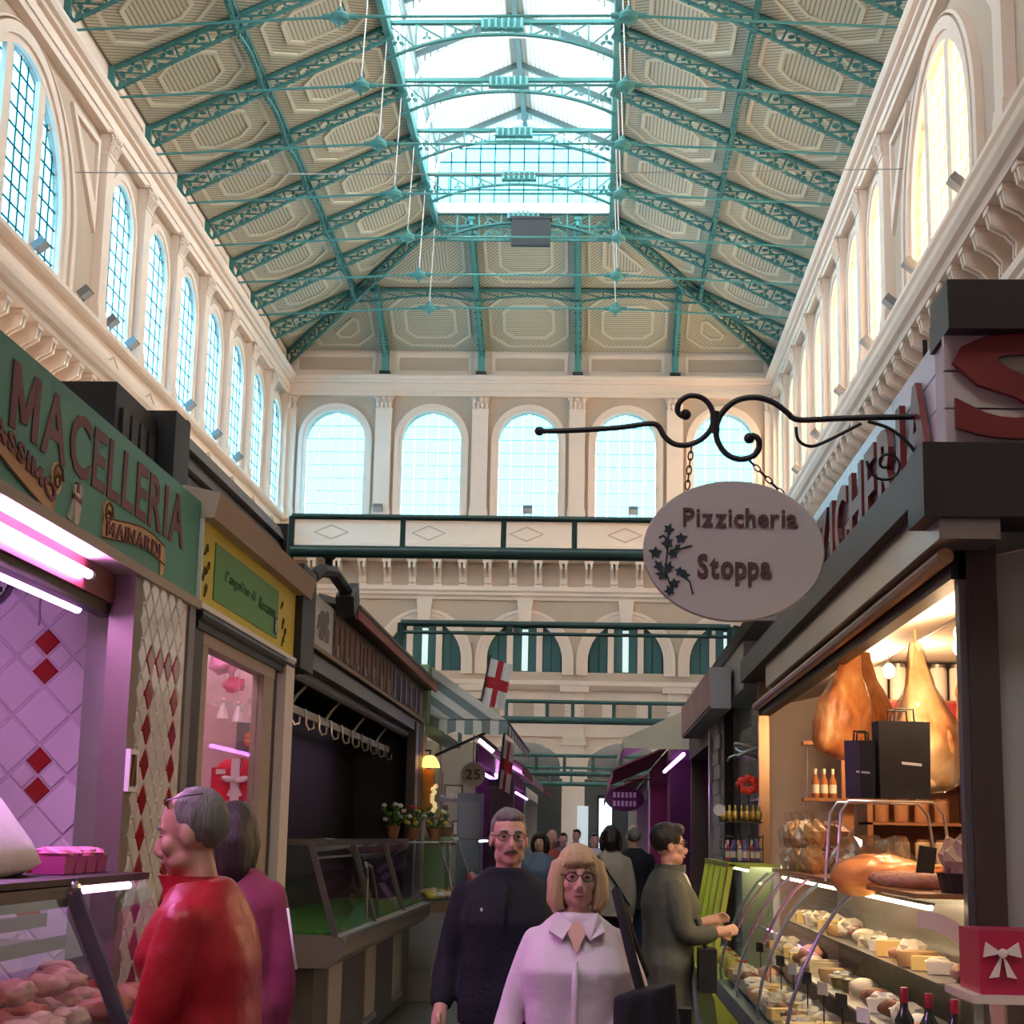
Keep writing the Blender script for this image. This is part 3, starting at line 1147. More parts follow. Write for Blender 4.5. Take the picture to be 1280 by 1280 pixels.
# ---------------------------------------------------------------- lantern
lan = tag(thing('skylight_lantern', 'long glazed roof lantern with white boarded gable ceiling', 'skylight', (XLC, YH, LZ)))
for s, X in ((1, LXL), (-1, LXR)):
    mb = MB(); mb.box(X - .12, X + .12, YBK, YH, LZ - .45, LZ + .1); mb.build('kerb_beam', M_IRON2, lan)
    mb = MB(); mb.box(X - .1, X + .1, YBK, YH, EAVE - .2, EAVE + .1); mb.build('eave_beam', mat('grey_teal_iron', (.10, .16, .17), .5), lan)
    for k in range(2, 19):
        y = YE - BAY * k
        mb = MB(); mb.box(X - .1, X + .1, y - .1, y + .1, LZ, EAVE); mb.build('post', mat('grey_teal_iron', (.10, .16, .17), .5), lan)
        if k < 9:
            for i in range(4):
                for j in range(2):
                    y0 = y - BAY + .12 + i * (BAY - .2) / 4
                    z0 = LZ + .12 + j * (EAVE - LZ - .3) / 2
                    mb = MB(); mb.box(X - .01, X + .01, y0, y0 + (BAY - .2) / 4 - .06, z0, z0 + (EAVE - LZ - .3) / 2 - .05); mb.build('pane', M_PANEL_CLR, lan)
for X in (LXL, LXR):
    mb = MB(); mb.box(X - .05, X + .05, YBK, 36, LZ, EAVE); mb.build('unseen_light_block', M_LGREY, lan)  # unseen near lantern sides, closed off to dim the front stalls
# gable ceiling boards bay by bay
rl = Vector((XLC - LXL, 0, RIDGE - EAVE)).length
mb = MB()
for s, X in ((1, LXL), (-1, LXR)):
    Mx = slope_frame((X, 0, EAVE + .1), (0, 1, 0), (XLC - X, 0, RIDGE - EAVE))
    for k in range(0, 11):
        y1 = 78.0 - BAY * k
        b = MB(); b.add([(-BAY / 2, 0, 0), (BAY / 2, 0, 0), (BAY / 2, rl, 0), (-BAY / 2, rl, 0)], [(0, 1, 2, 3)])
        me = panel_cache.get('lant') or b.mesh('ceiling_panel', M_LANT, fix=False)
        panel_cache['lant'] = me
        inst('ceiling_panel', me, lan, Matrix.Translation(-lan.location) @ Mx @ Matrix.Translation((y1 - BAY / 2, 0, 0)))
    mb = MB(); mb.add([(X, YBK, EAVE + .2), (X, YH, EAVE + .2), (XLC, YH, RIDGE + .2), (XLC, YBK, RIDGE + .2)], [(0, 1, 2, 3)]); mb.build('roof_skin', M_LGREY, lan)
mb = MB(); mb.box(XLC - .12, XLC + .12, YBK, YH, RIDGE - .25, RIDGE + .05); mb.build('ridge_beam', mat('grey_teal_iron', (.10, .16, .17), .5), lan)
m_gt = mat('grey_teal_iron', (.10, .16, .17), .5)
for k in range(5):
    y = 76.4 - 4.75 * k
    for s, X in ((1, LXL), (-1, LXR)):
        mb = MB(); mb.bar((X, y, EAVE), (XLC, y, RIDGE - .05), .16, .26); mb.build('rafter', m_gt, lan)
    mb = MB()
    pts = [(XLC + 4.15 * math.cos(PI * i / 24), y, 33.0 + 2.35 * math.sin(PI * i / 24) ** .8) for i in range(25)]
    mb.tube(pts, .07, 6)
    mb.build('arched_brace', M_LGREY, lan)
    for i in (3, 4, 5, 6, 18, 19, 20, 21):
        mb = MB()
        p = Vector(pts[i])
        X = LXL if p.x < XLC else LXR
        t = (p.x - X) / (XLC - X)
        mb.bar(p, (p.x, y, EAVE + (RIDGE - EAVE) * t), .05)
        mb.build('brace_strut', m_gt, lan)
# glazed lantern end
def gable_h(x):
    return EAVE + (RIDGE - EAVE) * (1 - abs(x - XLC) / (LXR - XLC))


ncol, nrow = 12, 6
dx, dz = (LXR - LXL) / ncol, (RIDGE - LZ - .5) / nrow
O = [(LXL, LZ + .5), (LXR, LZ + .5), (LXR, EAVE), (XLC, RIDGE), (LXL, EAVE)]
TE = lambda u, d, z: (u, YH - .15 + d, z)
for i in range(ncol):
    for j in range(nrow):
        a, z = LXL + i * dx, LZ + .5 + j * dz
        p = clip_by([(a + .03, z + .03), (a + dx - .03, z + .03), (a + dx - .03, z + dz - .03), (a + .03, z + dz - .03)], O)
        if len(p) >= 3 and abs(area2(p)) > .02:
            MB().prism(p, TE, 0, .02).build('pane', M_PANE, lan)
mb = MB()
for i in range(1, ncol):
    a = LXL + i * dx
    mb.bar((a, YH - .15, LZ + .5), (a, YH - .15, gable_h(a)), .06)
for j in range(1, nrow):
    z = LZ + .5 + j * dz
    k_ = (LXR - XLC) * min(1, (RIDGE - z) / (RIDGE - EAVE))
    mb.bar((XLC - k_, YH - .15, z), (XLC + k_, YH - .15, z), .06)
mb.build('muntin_grid', M_MUNTIN, lan)
mb = MB(); mb.box(LXL, LXR, YH - .2, YH, LZ, LZ + .5)
for i in range(40):
    x = LXL + .2 + i * (LXR - LXL - .4) / 39
    mb.ell((x, YH - .22, LZ + .1), (.09, .05, .12), 6, 4)
mb.build('scalloped_sill', M_WHITE, lan)

# cross trusses under the lantern
def cross_truss(y, label):
    o = thing('cross_truss', label, 'truss', (XLC, y, LZ - 1.0), 'lantern cross trusses')
    W = LXR - LXL
    zb = lambda x: LZ - .15 - 1.0 * abs((x - XLC) / (W / 2)) ** 2.2 - .28
    mb = MB(); mb.box(LXL, LXR, y - .1, y + .1, LZ - .02, LZ + .12); mb.build('top_chord', M_IRON, o)
    mb = MB()
    N = 20
    for i in range(N):
        a, b = LXL + W * i / N, LXL + W * (i + 1) / N
        mb.bar((a, y, zb(a)), (b, y, zb(b)), .16, .08)
    mb.build('arched_chord', M_IRON, o)
    for i in range(1, 8):
        x = LXL + W * i / 8
        mb = MB(); mb.bar((x, y, zb(x)), (x, y, LZ), .07, .07, (1, 0, 0)); mb.build('post', M_IRON2, o)
    for i in (0, 1, 2, 5, 6, 7):
        a, b = LXL + W * i / 8, LXL + W * (i + 1) / 8
        if i > 3: a, b = b, a
        mb = MB(); mb.bar((a, y, LZ), (b, y, zb(b)), .05, .06, (0, 1, 0)); mb.build('diagonal', M_IRON, o)
        t = inst('trefoil', me_tre, o, Matrix.Translation(Vector((a * .62 + b * .38, y, (LZ + zb(a * .62 + b * .38)) / 2 - .1)) - o.location) @ Matrix.Scale(.8 if i in (0, 7) else .6, 4))
    mb = MB(); mb.box(XLC - .8, XLC + .8, y - .14, y + .14, LZ - .26, LZ + .14)
    for i in range(7):
        mb.tube([(XLC - .72 + i * .24, y - .2, LZ - .26), (XLC - .72 + i * .24, y - .2, LZ + .14)], .05, 6)
    mb.build('centre_plate', M_IRON2, o)
    return o


for k in range(2, 8):
    cross_truss(YK[k], 'teal arched truss across the skylight, %s from the glazed lantern end' % ordinal(k - 2))
# dark box on the last truss
mb = MB(); mb.box(XLC - .55, XLC + 1.35, YH - .55, YH - .15, LZ - 1.75, LZ - .35)
mb.box(XLC - .62, XLC + 1.42, YH - .6, YH - .1, LZ - .42, LZ - .3)
tag(mb.build('equipment_box', M_DGREY), 'dark equipment box hung under the glazed lantern end', 'box')
# lattice between ribs under the lantern end (end face girder)
F, L_ = span_frame((LXL, YH + .1, LZ - .6), (LXR, YH + .1, LZ - .6))
place_girder('roof_girder', girder_parts(L_, .7, .7, 8), F, 'horizontal teal trefoil girder closing the top of the hipped end', 'upper roof girders')

# tie rods with bosses and hangers
for k in range(2, 10):
    y = YK[k] if k > 0 else YK[2]
    o = thing('tie_rod', 'thin teal tie rod with hanging bosses across the hall, %s from the end wall' % ordinal(k - 2), 'tie rod', (XLC, y, 26.6), 'tie rods')
    mb = MB()
    mb.tube([(XL, y, 26.35), (-8.2, y, 26.8), (.85, y, 26.8), (XR, y, 26.35)], .045, 6)
    mb.build('rod', M_IRON2, o)
    for x in (-8.2, .85):
        mb = MB()
        M_ = Matrix.Translation((x, y, 26.8))
        mb.lathe([(.02, -.42), (.06, -.3), (.12, -.2), (.3, -.14), (.34, -.02), (.28, .08), (.12, .16), (.08, .3), (.02, .34)], 10, M_)
        mb.tube([(x - .55, y, 26.8), (x + .55, y, 26.8)], .1, 8)
        b = mb.build('boss', M_IRON2, o, True)
        mb = MB(); mb.tube([(x, y, 27.1), (x + (.15 if x < 0 else -.15), y, LZ - .6)], .025, 5); mb.build('hanger', M_WHITE, o)
# ================================================================ LETTERING
FACE_R = Matrix(((0, 0, 1, 0), (1, 0, 0, 0), (0, 1, 0, 0), (0, 0, 0, 1)))        # reads along +Y, faces +X
FACE_L = Matrix(((0, 0, -1, 0), (-1, 0, 0, 0), (0, 1, 0, 0), (0, 0, 0, 1)))      # reads along -Y, faces -X
FACE_C = Matrix(((1, 0, 0, 0), (0, 0, -1, 0), (0, 1, 0, 0), (0, 0, 0, 1)))       # reads along +X, faces the camera
LCACHE = {}


def glyph(ch, ext, bold, shear):
    k = (ch, ext, bold, shear)
    if k in LCACHE:
        return LCACHE[k]
    if ch == 'M':                      # drawn by hand: two legs and two diagonals
        w = .12 + 2 * bold
        b = MB()
        for kk, q in enumerate(([(0, 0), (w, 0), (w, .7), (0, .7)], [(.74 - w, 0), (.74, 0), (.74, .7), (.74 - w, .7)],
                  [(0, .7), (.37 - w * .5, .12), (.37 + w * .5, .12), (w * 1.1, .7)], [(.74 - w * 1.1, .7), (.37 - w * .5, .12), (.37 + w * .5, .12), (.74, .7)])):
            b.prism(q, lambda u, d, v: (u + shear * v, v, d), -ext * .98 if kk > 1 else -ext, ext * (1, 1, .86, .72)[kk])
        LCACHE[k] = (b.v, b.f, 0.0, .74)
        return LCACHE[k]
    cu = bpy.data.curves.new('glyph', 'FONT')
    cu.body = ch
    cu.extrude = ext
    cu.offset = bold
    cu.shear = shear
    cu.resolution_u = 3
    ob = bpy.data.objects.new('glyph', cu)
    me = evaluated(ob)
    xs = [v.co.x for v in me.vertices] or [0, .3]
    data = ([tuple(v.co) for v in me.vertices], [tuple(p.vertices) for p in me.polygons], min(xs), max(xs))
    bpy.data.meshes.remove(me)
    LCACHE[k] = data
    return data


def lettering(text, width, height, F, origin, m, parent, depth=.01, bold=.02, gap=.12, name='letter', shear=0, one=False, path=None):
    """letters fitted into width x height (cap height), each one a piece; or one mesh for small print"""
    x = 0
    lay = []
    for ch in text:
        if ch == ' ':
            x += .35
            continue
        v, f, a, b = glyph(ch, .5, bold, shear)
        lay.append((v, f, x - a))
        x += (b - a) + gap
    tot = x - gap
    sx, sy = width / tot, height / .70
    big = MB()
    for v, f, dx in lay:
        vs = []
        for p in v:
            X, Yv = (p[0] + dx) * sx, p[1] * sy
            if path:
                X, Yv = path(X, Yv)
            vs.append(Vector(origin) + F.to_3x3() @ Vector((X, Yv, (p[2] + .5) * depth)))
        if one:
            big.add(vs, f)
        else:
            MB().add(vs, f).build(name, m, parent)
    if one:
        big.build(name, m, parent)


# ================================================================ LEFT: THE BUTCHER
FX = -2.0
M_SGREEN = mat('sign_green', (0.055, 0.27, 0.19), .45, var=.06, scale=3)
M_SRED = mat('sign_dark_red', (0.16, 0.022, 0.022), .5)
M_TAN = mat('ribbon_tan', (0.58, 0.36, 0.18), .6, var=.15, scale=9)
M_TAND = mat('ribbon_brown_line', (0.16, 0.07, 0.03), .6)
M_TILEW = mat('white_glazed_tile', (0.80, 0.78, 0.78), .12, coat=.3)
M_TILER = mat('red_glazed_tile', (0.36, 0.015, 0.02), .12, coat=.3)
M_GROUT = mat('grout', (0.66, 0.62, 0.63), .8)
M_MAROON = mat('maroon_beam', (0.13, 0.02, 0.025), .45)
M_PINKTUBE = mat('pink_fluorescent', (1, .6, 1), .4, emit=(.90, .36, 1.0), estr=72)
M_TAUPEM = mat('taupe_metal', (0.17, 0.145, 0.12), .45, .3)

sg = thing('butcher_sign', 'green butcher sign board with dark red lettering and tan ribbons', 'sign', (FX, 6, 2.77))
mb = MB(); mb.box(FX - .06, FX, 3.4, 8.28, 2.77, 3.28); mb.build('board', M_SGREEN, sg)
mb = MB(); mb.box(FX - .08, FX + .03, 3.4, 8.28, 2.73, 2.775); mb.build('edge_strip', mat('strip_beige', (.38, .33, .27), .6), sg)
lettering('MACELLERIA', 2.48, .235, FACE_R, (FX + .001, 5.47, 2.985), M_SRED, sg, .004, .02, .1)
lettering('O', .26, .30, FACE_R, (FX + .001, 5.02, 2.96), M_SRED, sg, .004, .04)


def ribbon(pts, w, curl, text, tw, parent, h):
    path = [Vector((0, a, b)) for a, b in pts]
    T = lambda u, d, v: (FX + d, u, v)
    top = [(a, b + w) for a, b in pts]
    bot = [(a, b - w) for a, b in pts]
    m_ = MB(); m_.prism(bot + top[::-1], T, 0, .006)
    r_ = m_.build('ribbon', M_TAN, parent)
    m_ = MB()
    for e in (top, bot):
        m_.tube([(FX + .007, a, b) for a, b in e], .004, 4)
    cy, cz, cr = curl
    m_.tube([(FX + .010, cy + cr * (1 - t / 14) * math.cos(t * .8), cz + cr * (1 - t / 14) * math.sin(t * .8)) for t in range(13)], .006, 4)
    m_.build('ribbon_outline', M_TAND, r_)
    m_ = MB(); m_.prism([(cy + cr * math.cos(t * PI / 8), cz + cr * math.sin(t * PI / 8)) for t in range(16)], T, 0, .008); m_.build('ribbon_curl', M_TAN, parent)
    a, b = pts[0], pts[-1]
    sl = lambda X, Y_: (X, Y_ + (b[1] - a[1]) * X / (b[0] - a[0]) + .02 * math.sin(3 * X))
    lettering(text, tw, h, FACE_R, (FX + .008, a[0] + .03, a[1] - h / 2), M_SRED, parent, .005, .03, .12, 'small_letter', path=sl)


ribbon([(5.12, 2.975), (5.3, 2.93), (5.5, 2.89), (5.7, 2.855), (5.86, 2.83), (6.0, 2.825)], .045, (6.0, 2.915, .062), 'MASSIMO', .84, sg, .065)
ribbon([(6.62, 2.845), (6.8, 2.865), (7.0, 2.89), (7.2, 2.91), (7.4, 2.91), (7.6, 2.89)], .042, (6.67, 2.905, .06), 'MAINARDI', .86, sg, .06)
m_ = MB(); m_.prism([(7.53, 2.91), (7.62, 2.90), (7.60, 2.80), (7.54, 2.79)], lambda u, d, v: (FX + d, u, v), 0, .007); m_.build('ribbon_tail', M_TAN, sg)
# crossed knife and cleaver emblem
m_ = MB()
T_ = lambda u, d, v: (FX + d, u, v)
m_.prism([(6.16, 2.80), (6.20, 2.79), (6.33, 2.93), (6.30, 2.955), (6.24, 2.93)], T_, 0, .006)
m_.build('knife_blade', mat('emblem_grey', (.35, .34, .33), .5), sg)
m_ = MB(); m_.prism([(6.24, 2.79), (6.29, 2.79), (6.31, 2.86), (6.25, 2.95), (6.21, 2.93), (6.23, 2.86)], T_, 0, .009); m_.build('cleaver', mat('emblem_bone', (.62, .52, .42), .5), sg)
m_ = MB(); m_.prism([(6.20, 2.885), (6.30, 2.875), (6.31, 2.89), (6.21, 2.90)], T_, 0, .012); m_.prism([(6.23, 2.91), (6.265, 2.91), (6.26, 2.95), (6.235, 2.95)], T_, 0, .012); m_.build('handle', M_SRED, sg)

# stall body
st = thing('butcher_stall', 'butcher stall with tiled partition and maroon light beam under the green sign', 'stall', (-3.5, 6, 0))
m_ = MB(); m_.box(-6, FX - .08, 1.5, 8.2, 3.25, 3.32); m_.build('roof', M_DGREY, st)
m_ = MB(); m_.box(FX - .30, FX - .08, 1.5, 7.28, 2.60, 2.78); m_.build('light_beam', M_MAROON, st)
m_ = MB(); m_.box(FX - .16, FX - .10, 1.5, 7.2, 2.55, 2.60); m_.build('dark_rail', M_BROWN, st)
m_ = MB(); m_.box(-6, -2.08, 7.56, 7.66, 0, 3.25); wallp = m_.build('partition', M_GROUT, st)
# rotated tiles on the partition, facing the camera
def tile_mesh(s, name, m, t=.012):
    b = MB()
    h = s / 2 - .004
    k = h - .006
    vs = [(-h, 0, -h), (h, 0, -h), (h, 0, h), (-h, 0, h), (-k, -t, -k), (k, -t, -k), (k, -t, k), (-k, -t, k)]
    b.add(vs, [(0, 1, 5, 4), (1, 2, 6, 5), (2, 3, 7, 6), (3, 0, 4, 7), (4, 5, 6, 7)])
    return b.mesh(name, m)


tl_big = tile_mesh(.19, 'tile', M_TILEW)
tl_sw = tile_mesh(.095, 'tile', M_TILEW)
tl_sr = tile_mesh(.095, 'tile', M_TILER)
R45 = Matrix.Rotation(R(45), 4, 'Y')
dg_ = .19 * math.sqrt(2)
reds = {(0, 0): 1, (0, -2): 1, (0, -4): 1, (0, -6): 1, (-2, 0): 1, (-2, -2): 1}
for i in range(-9, 3):
    for j in range(-16, 8):
        if (i + j) % 2:
            continue
        x, z = -2.50 + i * dg_ / 2, 2.41 + j * dg_ / 2
        if x > -2.30 or x < -3.6 or z < .5 or z > 3.2:
            continue
        M_ = Matrix.Translation(Vector((x, 7.56, z)) - st.location)
        red = (j % 4 == 0) and (i % 4 == 0)
        if red:
            for a, b in ((0, 1), (0, -1), (1, 0), (-1, 0)):
                inst('tile', tl_sr if a == 0 else tl_sw, st, M_ @ Matrix.Translation((a * dg_ / 4, 0, b * dg_ / 4)) @ R45)
        else:
            inst('tile', tl_big, st, M_ @ R45)
m_ = MB(); m_.box(-2.29, -2.10, 7.46, 7.6, 0, 2.72); m_.build('steel_column', M_STEEL, st)
m_ = MB(); m_.box(-2.10, -1.99, 7.14, 7.27, 0, 2.75); m_.build('corner_post', M_TAUPEM, st)
m_ = MB(); m_.box(-2.10, -2.0, 7.27, 8.12, 0, 2.75); pn = m_.build('tile_panel', M_GROUT, st)
# diamond tiles on the pilaster panel, facing the aisle
def dia_mesh(name, m, s=.155):
    b = MB()
    h, k = s / 2 - .004, s / 2 - .014
    b.add([(0, -h, 0), (0, 0, -h), (0, h, 0), (0, 0, h), (.014, -k, 0), (.014, 0, -k), (.014, k, 0), (.014, 0, k)],
          [(0, 1, 5, 4), (1, 2, 6, 5), (2, 3, 7, 6), (3, 0, 4, 7), (4, 5, 6, 7)])
    return b.mesh(name, m)


dw, dr = dia_mesh('tile', M_TILEW), dia_mesh('tile', M_TILER)
for c in range(10):
    for r_ in range(26):
        if (c + r_) % 2:
            continue
        y, z = 7.30 + c * .0775, 2.70 - r_ * .0775
        if not (7.28 < y < 8.1):
            continue
        red = (c == 2 or c == 8) and r_ >= 4 or (r_ == 4 and 2 <= c <= 8)
        inst('tile', dr if red else dw, st, Matrix.Translation(Vector((-2.0, y, z)) - st.location))
m_ = MB(); m_.box(-2.12, -1.985, 8.12, 8.24, 0, 2.76); m_.build('grey_post', M_GREY, st)
# light switch frame on the corner post
sw = thing('wall_hook_frame', 'small white frame with a pair of tongs on the post beside the tiles', 'frame', (-1.985, 7.2, 1.8))
m_ = MB(); m_.ring([(7.13, 1.80), (7.27, 1.80), (7.27, 1.98), (7.13, 1.98)], [(7.15, 1.82), (7.25, 1.82), (7.25, 1.96), (7.15, 1.96)], T_, .015, .035); m_.build('frame', M_WHITE, sw)
m_ = MB(); m_.tube([(-1.965, 7.17, 1.83), (-1.965, 7.19, 1.90), (-1.965, 7.20, 1.95), (-1.965, 7.21, 1.90), (-1.965, 7.23, 1.83)], .008, 5); m_.build('tongs', M_TAND, sw)
# fluorescent tubes
for i, (y0, y1, x) in enumerate(((4.0, 5.35, -2.06), (5.42, 6.72, -2.06), (4.2, 5.6, -2.20), (5.65, 7.05, -2.20))):
    z = 2.66 if x > -2.1 else 2.56
    t = thing('fluorescent_tube', ['nearer pink tube light under the green sign', 'farther pink tube light under the green sign',
                                   'nearer pink tube light behind the dark rail', 'farther pink tube light behind the dark rail'][i], 'tube light', (x, (y0 + y1) / 2, z), 'pink tube lights')
    m_ = MB(); m_.tube([(x, y0 + .04, z), (x, y1 - .04, z)], .018, 10); m_.build('tube', M_PINKTUBE, t)
    m_ = MB(); m_.tube([(x, y0, z), (x, y0 + .04, z)], .02, 8); m_.tube([(x, y1 - .04, z), (x, y1, z)], .02, 8); m_.build('end_cap', M_LGREY, t)
# wall clock (mostly outside the frame) and a small hanging spot bulb
ck = thing('wall_clock', 'round wall clock with dark rim beside the pink tube lights', 'clock', (-2.78, 7.5, 2.75))
MC = Matrix.Translation((-2.80, 7.50, 2.76)) @ Matrix.Rotation(R(90), 4, 'X')
m_ = MB(); m_.lathe([(.13, 0), (.13, .02)], 24, MC); m_.build('face', M_WHITE, ck)
m_ = MB(); m_.tube([(-2.80 + .14 * math.cos(a * PI / 12), 7.485, 2.76 + .14 * math.sin(a * PI / 12)) for a in range(24)], .016, 6, closed=True); m_.build('rim', M_DGREY, ck)
for a in range(12):
    q = (-2.80 + .11 * math.sin(a * PI / 6), 7.475, 2.76 + .11 * math.cos(a * PI / 6))
    m_ = MB(); m_.box(q[0] - .006, q[0] + .006, 7.472, 7.478, q[2] - .012, q[2] + .012); m_.build('hour_mark', M_BLACK, ck)
for ang, ln in ((300, .06), (60, .09)):
    m_ = MB(); m_.bar((-2.80, 7.472, 2.76), (-2.80 + ln * math.sin(R(ang)), 7.472, 2.76 + ln * math.cos(R(ang))), .008); m_.build('hand', M_BLACK, ck)
hb = thing('hanging_bulb', 'small bulb with pull chain hanging in the butcher stall', 'bulb', (-2.52, 7.3, 2.6))
m_ = MB(); m_.lathe([(.012, .1), (.018, .08), (.02, 0), (.01, -.01)], 8, Matrix.Translation((-2.46, 7.3, 2.66))); m_.build('lamp', M_WHITE, hb)
m_ = MB(); m_.tube([(-2.46, 7.3, 2.65), (-2.463, 7.3, 2.6), (-2.457, 7.3, 2.56), (-2.46, 7.3, 2.52)], .006, 5); m_.build('chain', M_STEEL, hb)
m_ = MB(); m_.tube([(-2.46, 7.3, 2.76), (-2.46, 7.3, 3.25)], .004, 5); m_.build('cord', M_DGREY, hb)

# butcher's display case
cs = thing('meat_display_case', 'glass-fronted refrigerated meat case in front of the red-jacket man', 'display case', (-2.1, 5.2, 0))
y0, y1 = 3.2, 6.62
m_ = MB(); m_.box(-2.75, -1.55, y0, y1, 0, .82); m_.build('base', M_STEEL, cs)
m_ = MB(); m_.box(-1.6, -1.42, y0, y1, .80, .90); m_.build('front_rail', M_STEELD, cs)
m_ = MB(); m_.box(-2.05, -1.72, y0, y1, 1.455, 1.48); m_.build('top_shelf', M_BROWN, cs)
m_ = MB(); m_.box(-1.74, -1.72, y0, 5.6, 1.39, 1.46); m_.build('top_rail', M_STEELD, cs)
m_ = MB(); m_.add([(-1.74, y0, 1.46), (-1.74, 5.62, 1.46), (-1.47, 5.62, .90), (-1.47, y0, .90)], [(0, 1, 2, 3)]); m_.build('glass_front', M_GLASS, cs)
m_ = MB(); m_.add([(-1.74, 5.66, 1.46), (-1.74, y1, 1.46), (-1.47, y1, .90), (-1.47, 5.66, .90)], [(0, 1, 2, 3)]); m_.build('glass_front', M_GLASS, cs)
m_ = MB(); m_.add([(-1.74, y1, 1.46), (-2.2, y1, 1.46), (-2.2, y1, .9), (-1.47, y1, .90)], [(0, 1, 2, 3)]); m_.build('glass_end', M_GLASS, cs)
m_ = MB(); m_.bar((-1.735, 5.64, 1.47), (-1.462, 5.64, .88), .03, .05); m_.build('strut', M_DGREY, cs)
m_ = MB(); m_.ell((-1.72, 5.64, 1.45), (.03, .03, .025), 10, 6); m_.build('glass_clamp', M_STEEL, cs)
m_ = MB(); m_.bar((-2.15, 5.35, 1.25), (-2.15, 5.35, 1.0), .04, .02); m_.build('shelf_support', M_MAROON, cs)
for z_, xx in ((1.30, -2.10), (1.22, -2.02)):
    m_ = MB(); m_.box(xx - .5, xx, y0, y1 - .05, z_ - .012, z_); m_.build('shelf', M_STEEL, cs)
    m_ = MB(); m_.box(xx - .005, xx + .005, y0, y1 - .05, z_ - .03, z_ + .02); m_.build('shelf_lip', M_STEELD, cs)
m_ = MB(); m_.box(-2.10, -1.56, y0, y1 - .05, .98, 1.0); m_.build('tray', M_STEEL, cs)
m_ = MB(); m_.tube([(-1.80, y0, 1.43), (-1.80, y1, 1.43)], .014, 8); m_.build('added_case_tube', mat('added_pink_tube', (1, .6, .9), .4, emit=(1, .40, .75), estr=11), cs)  # extra tube, added to throw pink light on the meat
m_ = MB(); m_.box(-2.75, -2.65, y0, y1, .82, 1.45); m_.build('back_panel', M_TILEW, cs)
M_MEAT = [mat('meat_pink', (.62, .22, .20), .35, var=.35, scale=14, bump=.3, bscale=30), mat('meat_red', (.42, .06, .05), .35, var=.4, scale=12, bump=.3, bscale=30),
          mat('meat_pale', (.72, .45, .36), .4, var=.3, scale=10, bump=.3, bscale=25), mat('meat_orange', (.66, .24, .10), .4, var=.35, scale=12, bump=.3, bscale=30)]
rng = random.Random(3)
ML_ = [[], [], [], []]
for k in range(4):
    for s in range(3):
        b = MB(); b.ell((0, 0, .0), (.11, .08, .045), 14, 9, None, 0, .5, s + 5 * k, 4.5); ML_[k].append(b.mesh('meat_cut', M_MEAT[k], 'full'))
meat_lab = ['pink cut of meat in the butcher case', 'dark red cut of meat in the butcher case', 'pale fatty cut of meat in the butcher case', 'orange-red cut of meat in the butcher case']
def put_meat(x, y, z, sc, k, where):
    o = inst('meat_cut', rng.choice(ML_[k]), None, Matrix.Translation((x, y, z)) @ Matrix.Rotation(rng.uniform(0, 6), 4, 'Z') @ Matrix.Scale(sc, 4))
    tag(o, meat_lab[k] + where, 'meat', 'cuts of meat in the butcher case')
for i in range(11):
    for j in range(3):
        put_meat(-1.97 + j * .15 + rng.uniform(-.02, .02), 4.25 + i * .215 + rng.uniform(-.05, .05), 1.05, rng.uniform(.72, .9), rng.choice((0, 1, 2, 0, 3, 0)), ', %s row, %s' % (ordinal(i), ['against the shelves', 'mid tray', 'by the glass'][j]))
for i in range(8):
    put_meat(-1.88 + rng.uniform(-.05, .08), 4.3 + i * .27, 1.135, rng.uniform(.75, .95), rng.choice((0, 2, 3, 1)), ', %s on top of the pile' % ordinal(i))
for i in range(7):
    put_meat(-2.3 + rng.uniform(-.05, .08), 4.6 + i * .27, 1.35, rng.uniform(.65, .8), rng.choice((0, 2, 2, 1)), ', %s along the raised shelf' % ordinal(i))
# wrapped side of meat / white sack on top, pink boxes at the far end
sk = thing('white_sack', 'large white draped sack on top of the butcher case', 'sack', (-2.05, 5.6, 1.48))
m_ = MB()
prof = [(.34, 0), (.40, .03), (.36, .10), (.27, .2), (.19, .28), (.13, .31), (.02, .32)]
rings = []
for r_, z_ in prof:
    rings.append([(-2.12 + r_ * .62 * math.cos(t) * (1 + .1 * math.sin(3 * t + z_ * 9)), 5.55 + r_ * 1.25 * math.sin(t) * (1 + .08 * math.sin(5 * t)), 1.485 + z_ + .012 * math.sin(4 * t)) for t in [2 * PI * i / 24 for i in range(24)]])
m_.loft(rings)
o = m_.build('sack_cloth', mat('sack_white', (.78, .76, .78), .6, bump=.4, bscale=12), sk, 'full')
for i in range(4):
    b = thing('meat_tub', 'pink tub with crinkled lid, %s in the row on the butcher case' % ordinal(i), 'tub', (-1.92, 6.05 + i * .13, 1.48), 'pink tubs on the butcher case')
    m_ = MB(); yb = 6.05 + i * .135
    m_.loft([[(-1.92 + a * .055, yb + c * .055, 1.482) for a, c in ((-1, -1), (1, -1), (1, 1), (-1, 1))], [(-1.92 + a * .062, yb + c * .06, 1.545) for a, c in ((-1, -1), (1, -1), (1, 1), (-1, 1))]]); m_.build('body', mat('tub_magenta', (.45, .06, .25), .4), b)
    m_ = MB(); m_.ell((-1.92, yb, 1.555), (.07, .068, .022), 12, 6, None, 0, .3, i, 6); m_.build('lid', mat('tub_pink', (.75, .22, .42), .5), b)

